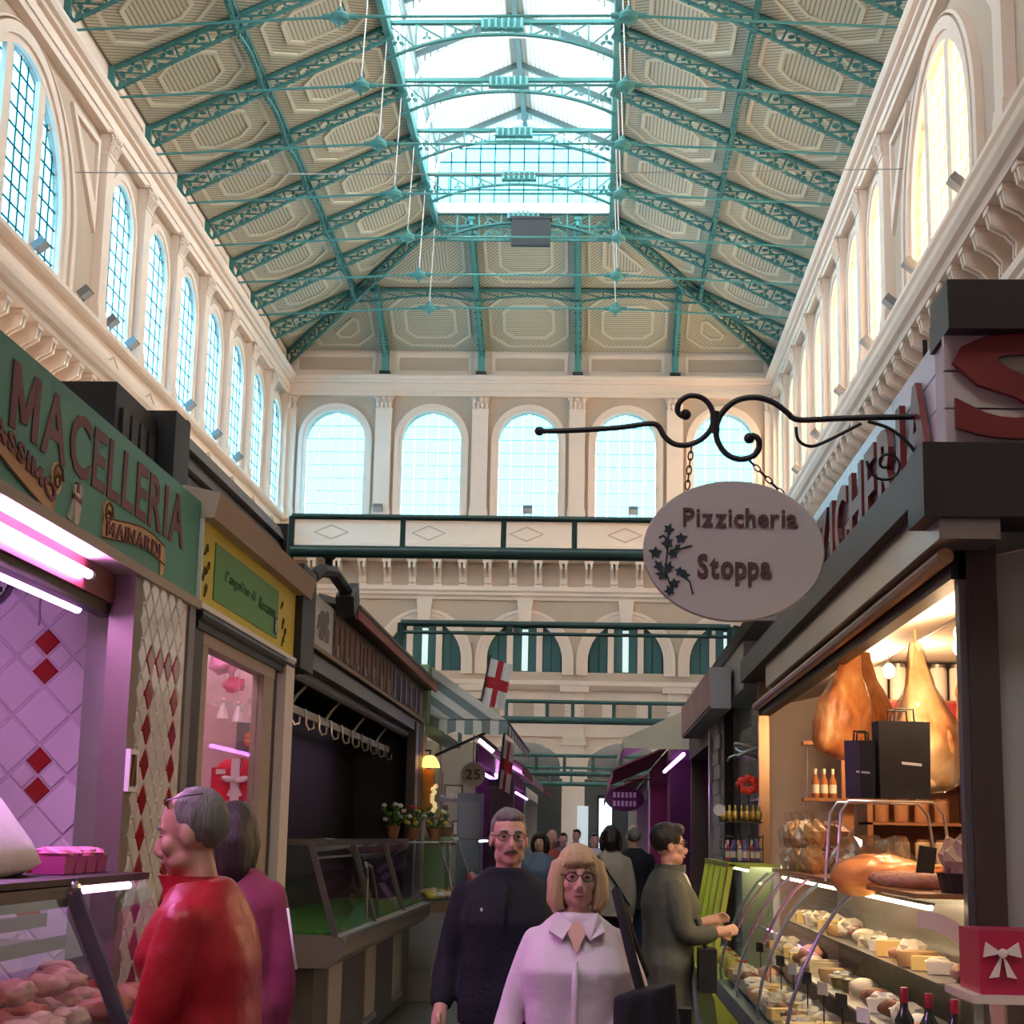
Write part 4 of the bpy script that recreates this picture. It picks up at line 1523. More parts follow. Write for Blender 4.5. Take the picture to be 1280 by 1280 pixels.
# black loudspeaker-like boxes and the grey louvre on the roof
bx_ = thing('ventilation_unit', 'black boxed ventilation unit on the stall roof behind the butcher sign', 'ventilation unit', (-2.7, 8.6, 3.3))
m_ = MB(); m_.box(-3.0, -2.42, 8.1, 8.9, 3.325, 3.86); m_.build('cabinet', M_BLACK, bx_)
m_ = MB(); m_.box(-2.85, -2.32, 8.92, 9.25, 3.325, 3.92); m_.build('cabinet', M_BLACK, bx_)
for i in range(4):
    m_ = MB(); m_.box(-2.42, -2.405, 8.2 + i * .17, 8.32 + i * .17, 3.45, 3.75); m_.build('grille', M_DGREY, bx_)
lv = thing('roof_louvre', 'grey horizontal louvre screen on the roof above the yellow sign', 'louvre', (-2.4, 10.5, 3.3))
for i in range(5):
    m_ = MB(); z = 3.36 + i * .115
    m_.prism([(-2.42, z), (-2.36, z), (-2.40, z + .10), (-2.46, z + .10)], lambda u, d, v: (u, d, v), 9.3, 12.5)
    m_.build('slat', M_GREY, lv)
m_ = MB(); m_.box(-2.48, -2.34, 12.5, 12.58, 3.3, 3.95); m_.build('post', M_BLACK, lv)
m_ = MB(); m_.box(-2.48, -2.34, 9.26, 9.32, 3.3, 3.95); m_.build('post', M_BLACK, lv)
m_ = MB(); m_.box(-2.7, -2.5, 9.3, 12.5, 3.32, 3.95); m_.build('backing', M_DGREY, lv)

# ================================================================ LEFT: THE YELLOW-SIGN SHOP
M_YEL = mat('sign_yellow', (0.66, 0.55, 0.04), .5, var=.06, scale=4)
M_GRN = mat('sign_leaf_green', (0.10, 0.30, 0.06), .5)
M_BEIGE = mat('beige_beam', (0.42, 0.33, 0.26), .6)
M_TFRAME = mat('taupe_frame', (0.33, 0.27, 0.235), .5)
ys = thing('yellow_sign', 'yellow shop sign with green panel and faded script lettering', 'sign', (FX, 9.6, 2.77))
m_ = MB(); m_.box(FX - .05, FX + .005, 8.30, 11.05, 2.77, 3.20); m_.build('board', M_YEL, ys)
m_ = MB(); m_.box(FX + .005, FX + .012, 8.62, 10.42, 2.83, 3.13); m_.build('green_panel', M_GRN, ys)
m_ = MB(); m_.box(FX - .02, FX + .03, 8.30, 11.05, 2.745, 2.772); m_.build('white_edge', M_WHITE, ys)
m_ = MB(); m_.box(FX - .02, FX + .02, 8.285, 8.30, 2.74, 3.2); m_.build('white_edge', M_WHITE, ys)
M_SCR = mat('faded_script', (.045, .12, .05), .6)
lettering("L'angolino di", .84, .06, FACE_R, (FX + .012, 8.86, 2.965), M_SCR, ys, .004, .0, .1, 'small_letter', .3)
lettering("Rosanna", .52, .075, FACE_R, (FX + .012, 9.80, 2.945), M_SCR, ys, .004, .0, .08, 'small_letter', .3)
m_ = MB(); m_.box(FX + .012, FX + .018, 10.30, 10.39, 2.85, 2.96); fb = m_.build('logo_square', mat('logo_dark_blue', (.02, .03, .07), .4), ys)
lettering('f', .04, .07, FACE_R, (FX + .018, 10.325, 2.87), M_WHITE, ys, .003, .02, .1, 'small_letter')
M_INK = mat('ink_line', (.09, .07, .01), .6)
rg = random.Random(5)
for cy, cz in ((8.42, 3.05), (8.40, 2.93), (8.48, 2.97), (8.45, 2.85), (10.56, 3.06), (10.62, 2.95), (10.7, 2.9), (10.64, 2.84)):
    m_ = MB()
    m_.tube([(FX + .008, cy + .045 * math.cos(t * .7) * rg.uniform(.4, 1), cz + .04 * math.sin(t * .9) * rg.uniform(.5, 1)) for t in range(11)], .0045, 4)
    m_.build('doodle', M_INK, ys)
bm_ = MB(); bm_.prism([(-2.10, 3.20), (-1.93, 3.20), (-1.90, 3.33), (-2.10, 3.37)], lambda u, d, v: (u, d, v), 8.28, 11.30)
tag(bm_.build('sign_canopy_beam', M_BEIGE), 'beige canopy beam along the top of the yellow sign', 'beam')
# awning roller box under the sign
ab = thing('awning_roller', 'dark folded awning roller under the yellow sign', 'awning', (-2.0, 9.6, 2.7))
m_ = MB(); m_.tube([(-2.0, 8.32, 2.715), (-2.0, 11.0, 2.715)], .035, 10); m_.build('roller', M_DGREY, ab)
m_ = MB(); m_.box(-2.06, -1.99, 8.32, 11.0, 2.645, 2.685); m_.build('front_bar', M_BROWN, ab)
sf = thing('small_shop', 'taupe framed small shop with display window below the yellow sign', 'shop', (-2.2, 9.6, 0))
m_ = MB(); m_.box(-2.12, -2.0, 8.26, 8.50, 0, 2.7); m_.build('dark_jamb', M_DGREY, sf)
m_ = MB(); m_.box(-2.08, -2.01, 8.52, 8.66, 0, 2.66); m_.build('frame_post', M_TFRAME, sf)
m_ = MB(); m_.box(-2.08, -2.01, 10.18, 10.50, 0, 2.66); m_.build('frame_post', M_TFRAME, sf)
m_ = MB(); m_.box(-2.085, -2.005, 8.5, 10.5, 2.58, 2.70); m_.build('frame_head', M_TFRAME, sf)
m_ = MB(); m_.box(-2.10, -2.02, 10.5, 10.66, 0, 2.72); m_.build('door_gap', M_BLACK, sf)
m_ = MB(); m_.box(-2.045, -2.04, 8.66, 10.18, .5, 2.58); m_.build('glass_pane', M_GLASSC, sf)
m_ = MB(); m_.box(-2.08, -2.01, 8.66, 10.18, .4, .5); m_.build('frame_sill', M_TFRAME, sf)
M_SBACK = mat('shop_back', (.78, .66, .64), .6)
m_ = MB(); m_.box(-2.85, -2.80, 8.4, 11.06, 0, 3.0); m_.build('back_wall', M_SBACK, sf)
m_ = MB(); m_.box(-2.85, -2.03, 11.0, 11.06, 0, 3.0); m_.build('side_wall', M_SBACK, sf)
m_ = MB(); m_.box(-2.85, -2.11, 8.26, 8.32, 0, 3.0); m_.build('side_wall', M_SBACK, sf)
m_ = MB(); m_.box(-2.85, -2.06, 8.32, 11.0, 2.97, 3.0); m_.build('ceiling_panel', M_WHITE, sf)
m_ = MB(); m_.box(-2.62, -2.06, 10.3, 10.98, 1.80, 1.82); m_.build('shelf', M_WHITE, sf)
m_ = MB(); m_.box(-2.62, -2.1, 10.5, 10.98, 1.12, 1.5); m_.build('counter', M_GREY, sf)
pl = thing('shop_window_lamp', 'pink glowing tube lamp at the top of the display window', 'lamp', (-2.3, 10.0, 2.9))
m_ = MB(); m_.tube([(-2.25, 9.2, 2.90), (-2.25, 10.9, 2.90)], .016, 8); m_.build('tube', mat('pink_soft_lamp', (1, .7, .9), .4, emit=(1, .55, .80), estr=45), pl)
m_ = MB(); m_.box(-2.29, -2.21, 9.17, 10.93, 2.92, 2.94); m_.build('housing', M_WHITE, pl)
# goods in the window, set out before the end wall of the display
M_TULLE = mat('pink_tulle', (.85, .34, .62), .7, bump=.6, bscale=15)
for i, (x, z, r_) in enumerate(((-2.36, 2.72, .10), (-2.26, 2.76, .09), (-2.16, 2.78, .075), (-2.33, 2.57, .06))):
    m_ = MB(); m_.ell((x, 10.7 + .03 * i, z), (r_ * 1.1, r_ * .8, r_ * .8), 16, 10, None, 0, .7, i, 8); m_.tube([(x, 10.7 + .03 * i, z), (x, 10.7 + .03 * i, 2.97)], .004, 4)
    tag(m_.build('tulle_bunch', M_TULLE if i < 3 else mat('hot_pink_tulle', (.85, .08, .30), .7, bump=.6, bscale=15), None, 'full'), ['large pink tulle bunch hanging nearest the dark jamb', 'middle pink tulle bunch at the window top', 'smallest pink tulle bunch at the window top', 'hot pink rosette hanging in the display window'][i], 'decoration')
for i, (x, z) in enumerate(((-2.38, 2.42), (-2.28, 2.40), (-2.17, 2.44))):
    y = 10.75
    d = thing('hanging_doll', 'white hanging angel doll, %s from the dark jamb' % ordinal(i), 'doll', (x, y, z - .07), 'angel dolls')
    m_ = MB(); m_.lathe([(.04, -.07), (.03, -.03), (.014, .02), (.012, .035)], 10, Matrix.Translation((x, y, z))); m_.build('dress', M_WHITE, d, True)
    m_ = MB(); m_.ell((x, y, z + .05), .016, 8, 6); m_.build('head', mat('doll_face', (.75, .55, .45), .6), d)
    for s in (-1, 1):
        m_ = MB(); m_.prism([(x, z + .02), (x + s * .05, z + .05), (x + s * .055, z + .012), (x + s * .02, z - .005)], lambda u, dd, v: (u, 10.76 + dd, v), 0, .008); m_.build('wing', mat('grey_wing', (.5, .48, .46), .6), d)
    m_ = MB(); m_.tube([(x, y, z + .06), (x, y, 2.97)], .002, 4); m_.build('string', M_LGREY, d)
fw = thing('paper_flower', 'orange paper flower on a grey card in the display window', 'flower', (-2.23, 10.9, 2.15))
m_ = MB(); m_.box(-2.33, -2.15, 10.97, 10.998, 2.14, 2.34); m_.build('card', M_GREY, fw)
for a_ in range(5):
    m_ = MB(); m_.ell((-2.22 + .035 * math.cos(a_ * 1.257), 10.95, 2.23 + .035 * math.sin(a_ * 1.257)), (.026, .016, .026), 8, 5); m_.build('petal', mat('petal_orange', (.75, .25, .13), .6), fw)
gb = thing('gift_box', 'red gift box with white ribbon bow on the window shelf', 'gift box', (-2.24, 10.6, 1.82))
m_ = MB(); m_.box(-2.38, -2.10, 10.52, 10.78, 1.822, 2.03); m_.ell((-2.24, 10.65, 2.03), (.135, .12, .07), 16, 8); m_.build('body', mat('gift_red', (.55, .025, .05), .3), gb)
m_ = MB(); m_.box(-2.255, -2.20, 10.51, 10.79, 1.822, 2.09); m_.build('ribbon', M_WHITE, gb)
for s in (-1, 1):
    m_ = MB(); m_.ell((-2.225 + s * .045, 10.50, 1.96), (.045, .02, .02), 10, 6, Matrix.Rotation(-s * .2, 4, 'Y')); m_.build('bow_loop', M_WHITE, gb, 'full')
    m_ = MB(); m_.prism([(-2.225, 1.955), (-2.225 + s * .05, 1.86), (-2.225 + s * .02, 1.85)], lambda u, dd, v: (u, 10.505 + dd, v), 0, .008); m_.build('bow_tail', M_WHITE, gb)
m_ = MB(); m_.box(-2.35, -2.29, 10.512, 10.518, 1.99, 2.02); m_.build('label_card', M_WHITE, gb)
# white post at the corner of the shop
wp = MB(); wp.box(-2.07, -1.97, 10.70, 11.0, 0, 2.74); wp.box(-2.075, -1.965, 10.69, 11.01, 0, .1)
tag(wp.build('shop_post', mat('white_post', (.70, .64, .63), .4)), 'broad white upright post beside the display window', 'post')
# ================================================================ LEFT: THE CLOSED DARK STALL
ds = thing('closed_stall', 'dark closed stall with meat hook rail and empty counter', 'stall', (-2.4, 15.8, 0))
m_ = MB(); m_.box(-2.95, -2.85, 11.3, 20.0, 0, 3.2); m_.build('back_wall', M_DGREY, ds)
m_ = MB(); m_.box(-2.80, -2.72, 11.8, 19.4, .9, 2.78); m_.build('shutter_panel', mat('charcoal_panel', (.032, .032, .032), .45, .2, var=.25, scale=1.5), ds)
m_ = MB(); m_.box(-2.95, -2.0, 19.5, 19.95, 0, 2.93); m_.build('end_wall', M_DGREY, ds)
m_ = MB(); m_.box(-2.9, -2.05, 11.2, 20.0, 2.93, 2.97); m_.build('ceiling_panel', M_DGREY, ds)
m_ = MB(); m_.box(-2.12, -2.02, 11.25, 19.8, 2.80, 2.93); m_.build('lintel', M_STEELD, ds)
m_ = MB(); m_.tube([(-2.13, 11.8, 2.76), (-2.13, 19.2, 2.76)], .045, 10); m_.build('roller_tube', M_GREY, ds)
m_ = MB(); m_.box(-2.1, -2.0, 19.1, 19.3, 0, 2.9); m_.build('door_post', M_STEELD, ds)
m_ = MB(); m_.box(-2.06, -2.0, 19.35, 19.42, 0, 2.9); m_.build('door_post', M_STEEL, ds)
m_ = MB(); m_.box(-2.1, -1.95, 11.08, 11.6, 2.72, 3.42); m_.build('corner_box', M_DGREY, ds)
hr = thing('meat_hook_rail', 'steel rail with hanging S-hooks across the dark stall', 'hook rail', (-2.3, 16, 2.55))
m_ = MB(); m_.box(-2.31, -2.29, 11.7, 19.0, 2.54, 2.60); m_.build('rail', M_LGREY, hr)
for i in range(4):
    y = 12.6 + i * 1.7
    m_ = MB(); m_.tube([(-2.28, y, 2.58), (-2.24, y + .05, 2.66), (-2.16, y + .25, 2.80)], .012, 6); m_.build('bracket', M_LGREY, hr)
for i in range(11):
    y = 11.95 + i * .66
    m_ = MB(); m_.tube([(-2.28, y, 2.60), (-2.27, y, 2.55), (-2.27, y, 2.48), (-2.25, y + .03, 2.44), (-2.22, y + .06, 2.45), (-2.22, y + .07, 2.50)], .011, 6); m_.build('hook', M_STEEL, hr, True)
fs = thing('stall_banner', 'weathered brown and blue banner fascia over the dark stall', 'banner', (FX, 15.8, 2.93))
m_ = MB(); m_.box(-2.1, -1.99, 11.62, 19.7, 2.945, 3.32); m_.build('board', mat('banner_brown', (.12, .075, .06), .6, var=.3, scale=3), fs)
m_ = MB(); m_.box(-1.995, -1.97, 11.62, 19.7, 2.925, 2.955); m_.build('frame_edge', mat('gilt_edge', (.30, .21, .11), .5), fs)
m_ = MB(); m_.box(-1.995, -1.97, 11.60, 11.68, 2.925, 3.33); m_.build('frame_edge', mat('gilt_edge', (.30, .21, .11), .5), fs)
m_ = MB(); m_.box(-1.992, -1.98, 11.70, 12.6, 2.96, 3.31); m_.build('white_panel', mat('banner_white', (.62, .62, .64), .5), fs)
m_ = MB()
m_.ell((-1.982, 12.15, 3.15), (.012, .22, .09), 14, 8); m_.ell((-1.982, 12.32, 3.2), (.012, .09, .06), 10, 6)
for yy in (12.0, 12.1, 12.25, 12.33):
    m_.tube([(-1.98, yy, 3.12), (-1.98, yy, 3.02)], .02, 5)
m_.tube([(-1.98, 11.93, 3.18), (-1.98, 11.87, 3.08)], .012, 5)
m_.build('bull_emblem', mat('emblem_grey2', (.20, .19, .20), .6), fs)
rg = random.Random(11)
y = 12.75
k = 0
MBR, MBL, MWH = mat('stroke_brown', (.20, .10, .075), .6), mat('stroke_blue', (.05, .06, .19), .6), mat('stroke_pale', (.50, .46, .46), .6)
while y < 19.4:
    w = rg.uniform(.1, .2)
    brown = y < 16.6
    m_ = MB(); z1 = rg.uniform(3.2, 3.28)
    m_.box(-1.99, -1.982, y, y + w, rg.uniform(2.98, 3.05), z1)
    m_.build('painted_stroke', MBR if brown else MBL, fs)
    if k % 2 == 0:
        m_ = MB(); m_.box(-1.99, -1.981, y + w, y + w + .06, rg.uniform(2.97, 3.0), rg.uniform(3.02, 3.12) if brown else 3.25); m_.build('painted_stroke', MWH, fs)
    y += w + .12
    k += 1
ev = thing('stall_eave', 'sloping dark eave with red fascia above the brown banner', 'eave', (-1.9, 16.5, 3.3))
m_ = MB(); m_.prism([(-2.2, 3.46), (-1.86, 3.40), (-1.86, 3.43), (-2.2, 3.52)], lambda u, d, v: (u, d, v), 13.2, 20.1); m_.build('roof_strip', mat('eave_grey', (.13, .12, .11), .6), ev)
m_ = MB(); m_.box(-1.90, -1.87, 13.2, 20.1, 3.315, 3.40); m_.build('red_fascia', mat('faded_red', (.34, .10, .08), .6), ev)
m_ = MB(); m_.box(-2.2, -1.9, 13.25, 20.0, 3.33, 3.40); m_.build('core', M_BROWN, ev)
pg = thing('cast_bracket', 'dark scrolled bracket and floodlight on the stall corner', 'bracket', (-1.95, 12.2, 3.35))
m_ = MB(); m_.tube([(-2.0, 11.7, 3.42), (-1.97, 11.9, 3.50), (-1.95, 12.3, 3.55), (-1.93, 12.8, 3.50), (-1.92, 13.2, 3.42)], .05, 8); m_.build('arm', M_DGREY, pg)
m_ = MB(); m_.tube([(-1.95, 12.1, 3.5), (-1.95, 12.1, 3.62)], .03, 6); m_.ell((-1.95, 12.1, 3.63), (.05, .09, .02), 8, 5); m_.build('finial', M_BLACK, pg)
m_ = MB(); m_.tbox(Matrix.Translation((-1.92, 12.9, 3.43)) @ Matrix.Rotation(.5, 4, 'X'), .14, .3, .16); m_.build('lamp_body', M_DGREY, pg)

# the empty glass counter
ct = thing('empty_display_counter', 'empty glass display counter with green mat in front of the dark stall', 'display counter', (-2.0, 14, 0))
y0, y1 = 11.15, 17.1
M_CBASE = mat('counter_brown_steel', (.095, .082, .075), .42, .3, var=.2)
m_ = MB(); m_.box(-2.6, -1.80, y0 + .1, y1, 0.05, .80); m_.build('base', M_CBASE, ct)
m_ = MB(); m_.prism([(-2.6, .78), (-1.70, .78), (-1.60, .86), (-1.60, .97), (-1.66, .99), (-2.6, .99)], lambda u, d, v: (u, d, v), y0, y1); m_.build('rim', mat('counter_rim', (.20, .17, .155), .4, .3), ct)
m_ = MB(); m_.box(-1.612, -1.585, y0, y1, .955, .985); m_.build('rim_strip', M_STEEL, ct)
m_ = MB(); m_.box(-2.55, -1.68, y0 + .03, y1 - .05, .99, 1.01); m_.build('green_mat', mat('green_mat', (.05, .20, .025), .9, bump=.8, bscale=60), ct)
m_ = MB(); m_.box(-2.45, -1.84, y0, y1, 1.57, 1.59); m_.build('top_glass', M_GLASS, ct)
m_ = MB(); m_.box(-2.45, -1.83, y0 - .01, y0 + .02, 1.56, 1.60); m_.box(-1.86, -1.83, y0, y1, 1.56, 1.60); m_.build('top_trim', M_STEELD, ct)
n_ = 3
for i in range(n_):
    a, b = y0 + (y1 - y0) * i / n_ + .02, y0 + (y1 - y0) * (i + 1) / n_ - .02
    m_ = MB(); m_.add([(-1.84, a, 1.57), (-1.84, b, 1.57), (-1.66, b, .99), (-1.66, a, .99)], [(0, 1, 2, 3)]); m_.build('front_glass', M_GLASS, ct)
    m_ = MB(); m_.bar((-1.84, a - .02, 1.58), (-1.655, a - .02, .98), .025, .04); m_.build('glass_strut', M_STEELD, ct)
m_ = MB(); m_.add([(-1.84, y0, 1.57), (-2.45, y0, 1.57), (-2.45, y0, .99), (-1.66, y0, .99)], [(0, 1, 2, 3)]); m_.build('end_glass', M_GLASS, ct)
m_ = MB(); m_.box(-2.5, -2.1, y0 + .1, y1 - .1, 1.27, 1.285); m_.build('inner_shelf', M_GLASS, ct)
m_ = MB(); m_.box(-2.58, -2.5, y0, y1, .99, 1.57); m_.build('back_panel', M_DGREY, ct)
for i in range(3):
    a = y0 + .7 + i * 1.95
    m_ = MB(); m_.box(-1.81, -1.79, a, a + .62, .2, .74); m_.build('base_panel', mat('panel_pale', (.30, .28, .26), .5), ct)
    m_ = MB(); m_.box(-1.80, -1.775, a - .02, a + .64, .15, .19); m_.build('panel_ledge', M_STEEL, ct)
m_ = MB(); m_.box(-2.5, -1.9, y0 + .2, y1, 0, .05); m_.build('plinth', M_BLACK, ct)
m_ = MB(); m_.tube([(-1.70, 13.0, 1.0), (-1.70, 13.0, 1.30), (-1.72, 13.1, 1.38), (-1.76, 13.3, 1.42), (-1.75, 13.6, 1.38), (-1.72, 13.7, 1.2), (-1.70, 13.75, 1.0)], .012, 6); m_.build('inner_arch_frame', M_STEELD, ct)
tr_ = MB(); tr_.box(-1.95, -1.6, 17.4, 20.5, 0, .16); tr_.box(-1.85, -1.62, 17.4, 20.0, .16, .3)
tag(tr_.build('kerb_step', M_GREY), 'low grey step along the aisle beyond the empty counter', 'step')

# ================================================================ LEFT: GREEN STALL WITH STRIPED AWNING
M_PGREEN = mat('pale_green_paint', (.26, .40, .22), .5)
gs = thing('green_stall', 'pale green framed stall under the striped awning', 'stall', (-2.2, 23.5, 0))
m_ = MB(); m_.box(-2.3, -1.98, 20.1, 20.5, 2.95, 3.65); m_.build('fascia', M_PGREEN, gs)
m_ = MB(); m_.prism([(-2.0, 2.95), (-1.80, 2.86), (-1.80, 2.80), (-2.0, 2.80)], lambda u, d, v: (u, d, v), 20.05, 23.0); m_.build('lintel', M_PGREEN, gs)
m_ = MB(); m_.box(-2.08, -1.98, 20.06, 20.2, 0, 2.85); m_.build('post', mat('cream_post', (.55, .47, .28), .5), gs)
m_ = MB(); m_.box(-2.08, -1.98, 22.0, 22.2, 0, 2.85); m_.build('post', mat('cream_post', (.55, .47, .28), .5), gs)
m_ = MB(); m_.box(-3.2, -3.1, 20, 29, 0, 3.2); m_.build('back_wall', mat('warm_wall', (.42, .36, .27), .7), gs)
m_ = MB(); m_.box(-3.2, -2.0, 28.8, 29, 0, 3.2); m_.build('side_wall', mat('warm_wall', (.42, .36, .27), .7), gs)
for i in range(5):
    for j in range(3):
        m_ = MB(); m_.box(-2.35, -2.05, 22.4 + i * .9, 23.1 + i * .9, .95 + j * .6, .98 + j * .6); m_.build('shelf', M_WHITE, gs)
m_ = MB(); m_.box(-2.4, -2.37, 22.3, 27, .9, 2.6); m_.build('shelf_back', mat('warm_wall', (.42, .36, .27), .7), gs)
aw = thing('striped_awning', 'grey and white striped awning with scalloped valance', 'awning', (-1.5, 24, 2.9))
M_STW, M_STG = mat('awning_white', (.66, .68, .66), .7), mat('awning_blue_grey', (.20, .27, .29), .7)
ya, yb_ = 20.5, 27.5
n_ = 17
for i in range(n_):
    a, b = ya + (yb_ - ya) * i / n_, ya + (yb_ - ya) * (i + 1) / n_
    m_ = MB()
    m_.add([(-1.98, a, 3.66), (-1.98, b, 3.66), (-1.04, b, 3.02), (-1.04, a, 3.02)], [(0, 1, 2, 3)])
    m_.add([(-1.98, a, 3.65), (-1.98, b, 3.65), (-1.04, b, 3.01), (-1.04, a, 3.01)], [(0, 1, 2, 3)])
    st_ = m_.build('stripe', M_STW if i % 2 else M_STG, aw)
    m_ = MB()
    pts = [(a, 3.02)] + [(a + (b - a) * t / 6, 2.90 - .04 * math.sin(PI * t / 6)) for t in range(7)] + [(b, 3.02)]
    m_.prism(pts, lambda u, d, v: (-1.04 + d, u, v), 0, .006); m_.build('valance_stripe', M_STW if i % 2 else M_STG, aw)
for i in range(9):     # the triangular near side of the awning
    t0, t1 = i / 9, (i + 1) / 9
    x0, x1 = -1.98 + .94 * t0, -1.98 + .94 * t1
    z0, z1 = 3.66 - .64 * t0, 3.66 - .64 * t1
    zl = 3.0
    m_ = MB(); m_.prism([(x0, zl - .12 - .05 * math.sin(PI * t0 * 3) ** 2), (x1, zl - .12 - .05 * math.sin(PI * t1 * 3) ** 2), (x1, zl + .03), (x0, zl + .03)], lambda u, d, v: (u, 20.49 + d, v), 0, .006)
    m_.build('side_valance_stripe', M_STW if i % 2 else M_STG, aw)
tri = [(-1.98, 3.02), (-1.04, 3.02), (-1.98, 3.66)]
for i in range(6):     # side cheek: stripes parallel to the slope
    c0, c1 = 3.66 - i * .115, 3.66 - (i + 1) * .115
    q = clip(tri, .64 / .94, 1.0, c0 + .64 / .94 * -1.98)
    q = clip(q, -.64 / .94, -1.0, -(c1 + .64 / .94 * -1.98))
    if len(q) >= 3:
        m_ = MB(); m_.prism(q, lambda u, d, v: (u, 20.49 + d, v), 0, .006); m_.build('side_stripe', M_STW if i % 2 == 0 else M_STG, aw)
m_ = MB(); m_.tube([(-1.04, ya, 3.0), (-1.04, yb_, 3.0)], .02, 6); m_.tube([(-1.95, 20.9, 2.6), (-1.1, 20.9, 3.0)], .02, 6); m_.build('awning_frame', M_DGREY, aw)
# lamp with amber shade on the post
lp = thing('amber_lamp', 'amber glowing lamp on the cream post of the green stall', 'lamp', (-1.9, 20.0, 2.3))
MA = mat('amber_glow', (1, .6, .2), .4, emit=(1.0, .55, .14), estr=2.2)
m_ = MB(); m_.lathe([(.03, .14), (.07, .12), (.11, .05), (.125, 0)], 14, Matrix.Translation((-1.92, 19.95, 2.42)), caps=False); m_.build('shade', MA, lp, True)
m_ = MB(); m_.tube([(-1.92, 19.95, 2.56), (-1.92, 20.0, 2.62), (-2.0, 20.08, 2.62)], .012, 6); m_.build('arm', M_DGREY, lp)
m_ = MB(); m_.box(-1.99, -1.87, 19.99, 20.05, 1.9, 2.4); m_.build('amber_plate', mat('amber_plate', (.38, .17, .03), .4), lp)
cr_ = thing('crystal_drops', 'cluster of glowing glass drops below the amber lamp', 'ornament', (-1.85, 19.95, 1.9))
for i in range(9):
    m_ = MB(); m_.ell((-1.85 + random.uniform(-.03, .03), 19.95 + random.uniform(-.02, .02), 1.92 + i * .035), (.028, .028, .03), 8, 6); m_.build('drop', mat('warm_glass_drop', (.9, .7, .4), .1, emit=(1, .75, .35), estr=.5), cr_, True)
m_ = MB(); m_.tube([(-1.85, 19.95, 2.2), (-1.872, 19.995, 2.35)], .006, 5); m_.build('wire', M_DGREY, cr_)
# potted flowers
def flower_pot(x, y, z, label, cols, n=14, seed=0):
    rg = random.Random(seed)
    f = thing('potted_flowers', label, 'plant', (x, y, z))
    m_ = MB(); m_.lathe([(.05, 0), (.075, .12), (.08, .13)], 10, Matrix.Translation((x, y, z))); m_.build('pot', mat('terracotta', (.35, .15, .08), .7), f, True)
    for i in range(n):
        a = rg.uniform(0, 6.28); r_ = rg.uniform(.03, .14); h = rg.uniform(.18, .36)
        m_ = MB(); m_.tube([(x, y, z + .12), (x + r_ * .6 * math.cos(a), y + r_ * .6 * math.sin(a), z + h * .7), (x + r_ * math.cos(a), y + r_ * math.sin(a), z + h)], .006, 4); m_.build('stem', mat('stem_green', (.06, .16, .03), .6), f)
        m_ = MB(); m_.ell((x + r_ * math.cos(a), y + r_ * math.sin(a), z + h), (.03, .03, .022), 8, 5, None, 0, .4, i, 6); m_.build('bloom' if i % 3 else 'leaf', cols[i % len(cols)], f)
CF = [mat('leaf_green', (.08, .22, .04), .6), mat('bloom_red', (.6, .07, .05), .6), mat('bloom_yellow', (.7, .55, .1), .6), mat('bloom_white', (.7, .68, .6), .6)]
flower_pot(-1.95, 18.6, 1.58, 'potted red and yellow flowers beside the cream post', CF, 16, 1)
flower_pot(-1.78, 19.3, 1.58, 'potted white and yellow flowers nearest the aisle', CF[2:] + CF[:1], 16, 2)
flower_pot(-2.1, 18.0, 1.60, 'potted greenery next to the dark door post', CF[:1] + CF[3:], 14, 3)

# display cases farther along
def small_case(x, y, w, l, h, label, lit=None, body=None):
    c = thing('glass_display_case', label, 'display case', (x, y, 0), 'smaller display cases')
    m_ = MB(); m_.box(x - w / 2, x + w / 2, y - l / 2, y + l / 2, .12, .86); m_.build('base', body or M_GREY, c)
    m_ = MB(); m_.box(x - w / 2 - .02, x + w / 2 + .04, y - l / 2, y + l / 2, .86, .96); m_.build('rim', mat('wood_rim', (.16, .09, .06), .5), c)
    for yy in (y - l / 2, y + l / 2):
        m_ = MB(); m_.add([(x - w / 2, yy, .96), (x + w / 2, yy, .96), (x + w / 2 - .18, yy, h), (x - w / 2, yy, h)], [(0, 1, 2, 3)]); m_.build('end_glass', M_GLASS, c)
        m_ = MB(); m_.tube([(x + w / 2, yy, .96), (x + w / 2 - .06, yy, (h + .96) / 2), (x + w / 2 - .18, yy, h), (x - w / 2, yy, h)], .012, 6); m_.build('edge_frame', M_STEEL, c)
    m_ = MB(); m_.add([(x + w / 2, y - l / 2, .96), (x + w / 2, y + l / 2, .96), (x + w / 2 - .18, y + l / 2, h), (x + w / 2 - .18, y - l / 2, h)], [(0, 1, 2, 3)]); m_.build('front_glass', M_GLASS, c)
    m_ = MB(); m_.box(x - w / 2, x + w / 2 - .18, y - l / 2, y + l / 2, h, h + .015); m_.build('top', M_GLASS, c)
    if lit:
        m_ = MB(); m_.tube([(x, y - l / 2 + .05, h - .03), (x, y + l / 2 - .05, h - .03)], .015, 6); m_.build('case_light', lit, c)
    return c
small_case(-1.78, 18.9, .75, 2.6, 1.56, 'grey glass counter with deli goods beside the flower pots')
small_case(-1.45, 22.9, .7, 1.6, 1.60, 'brightly lit cold case under the striped awning', mat('cool_case_light', (1, 1, 1), .4, emit=(.85, .8, 1), estr=10), M_WHITE)
rg = random.Random(21)
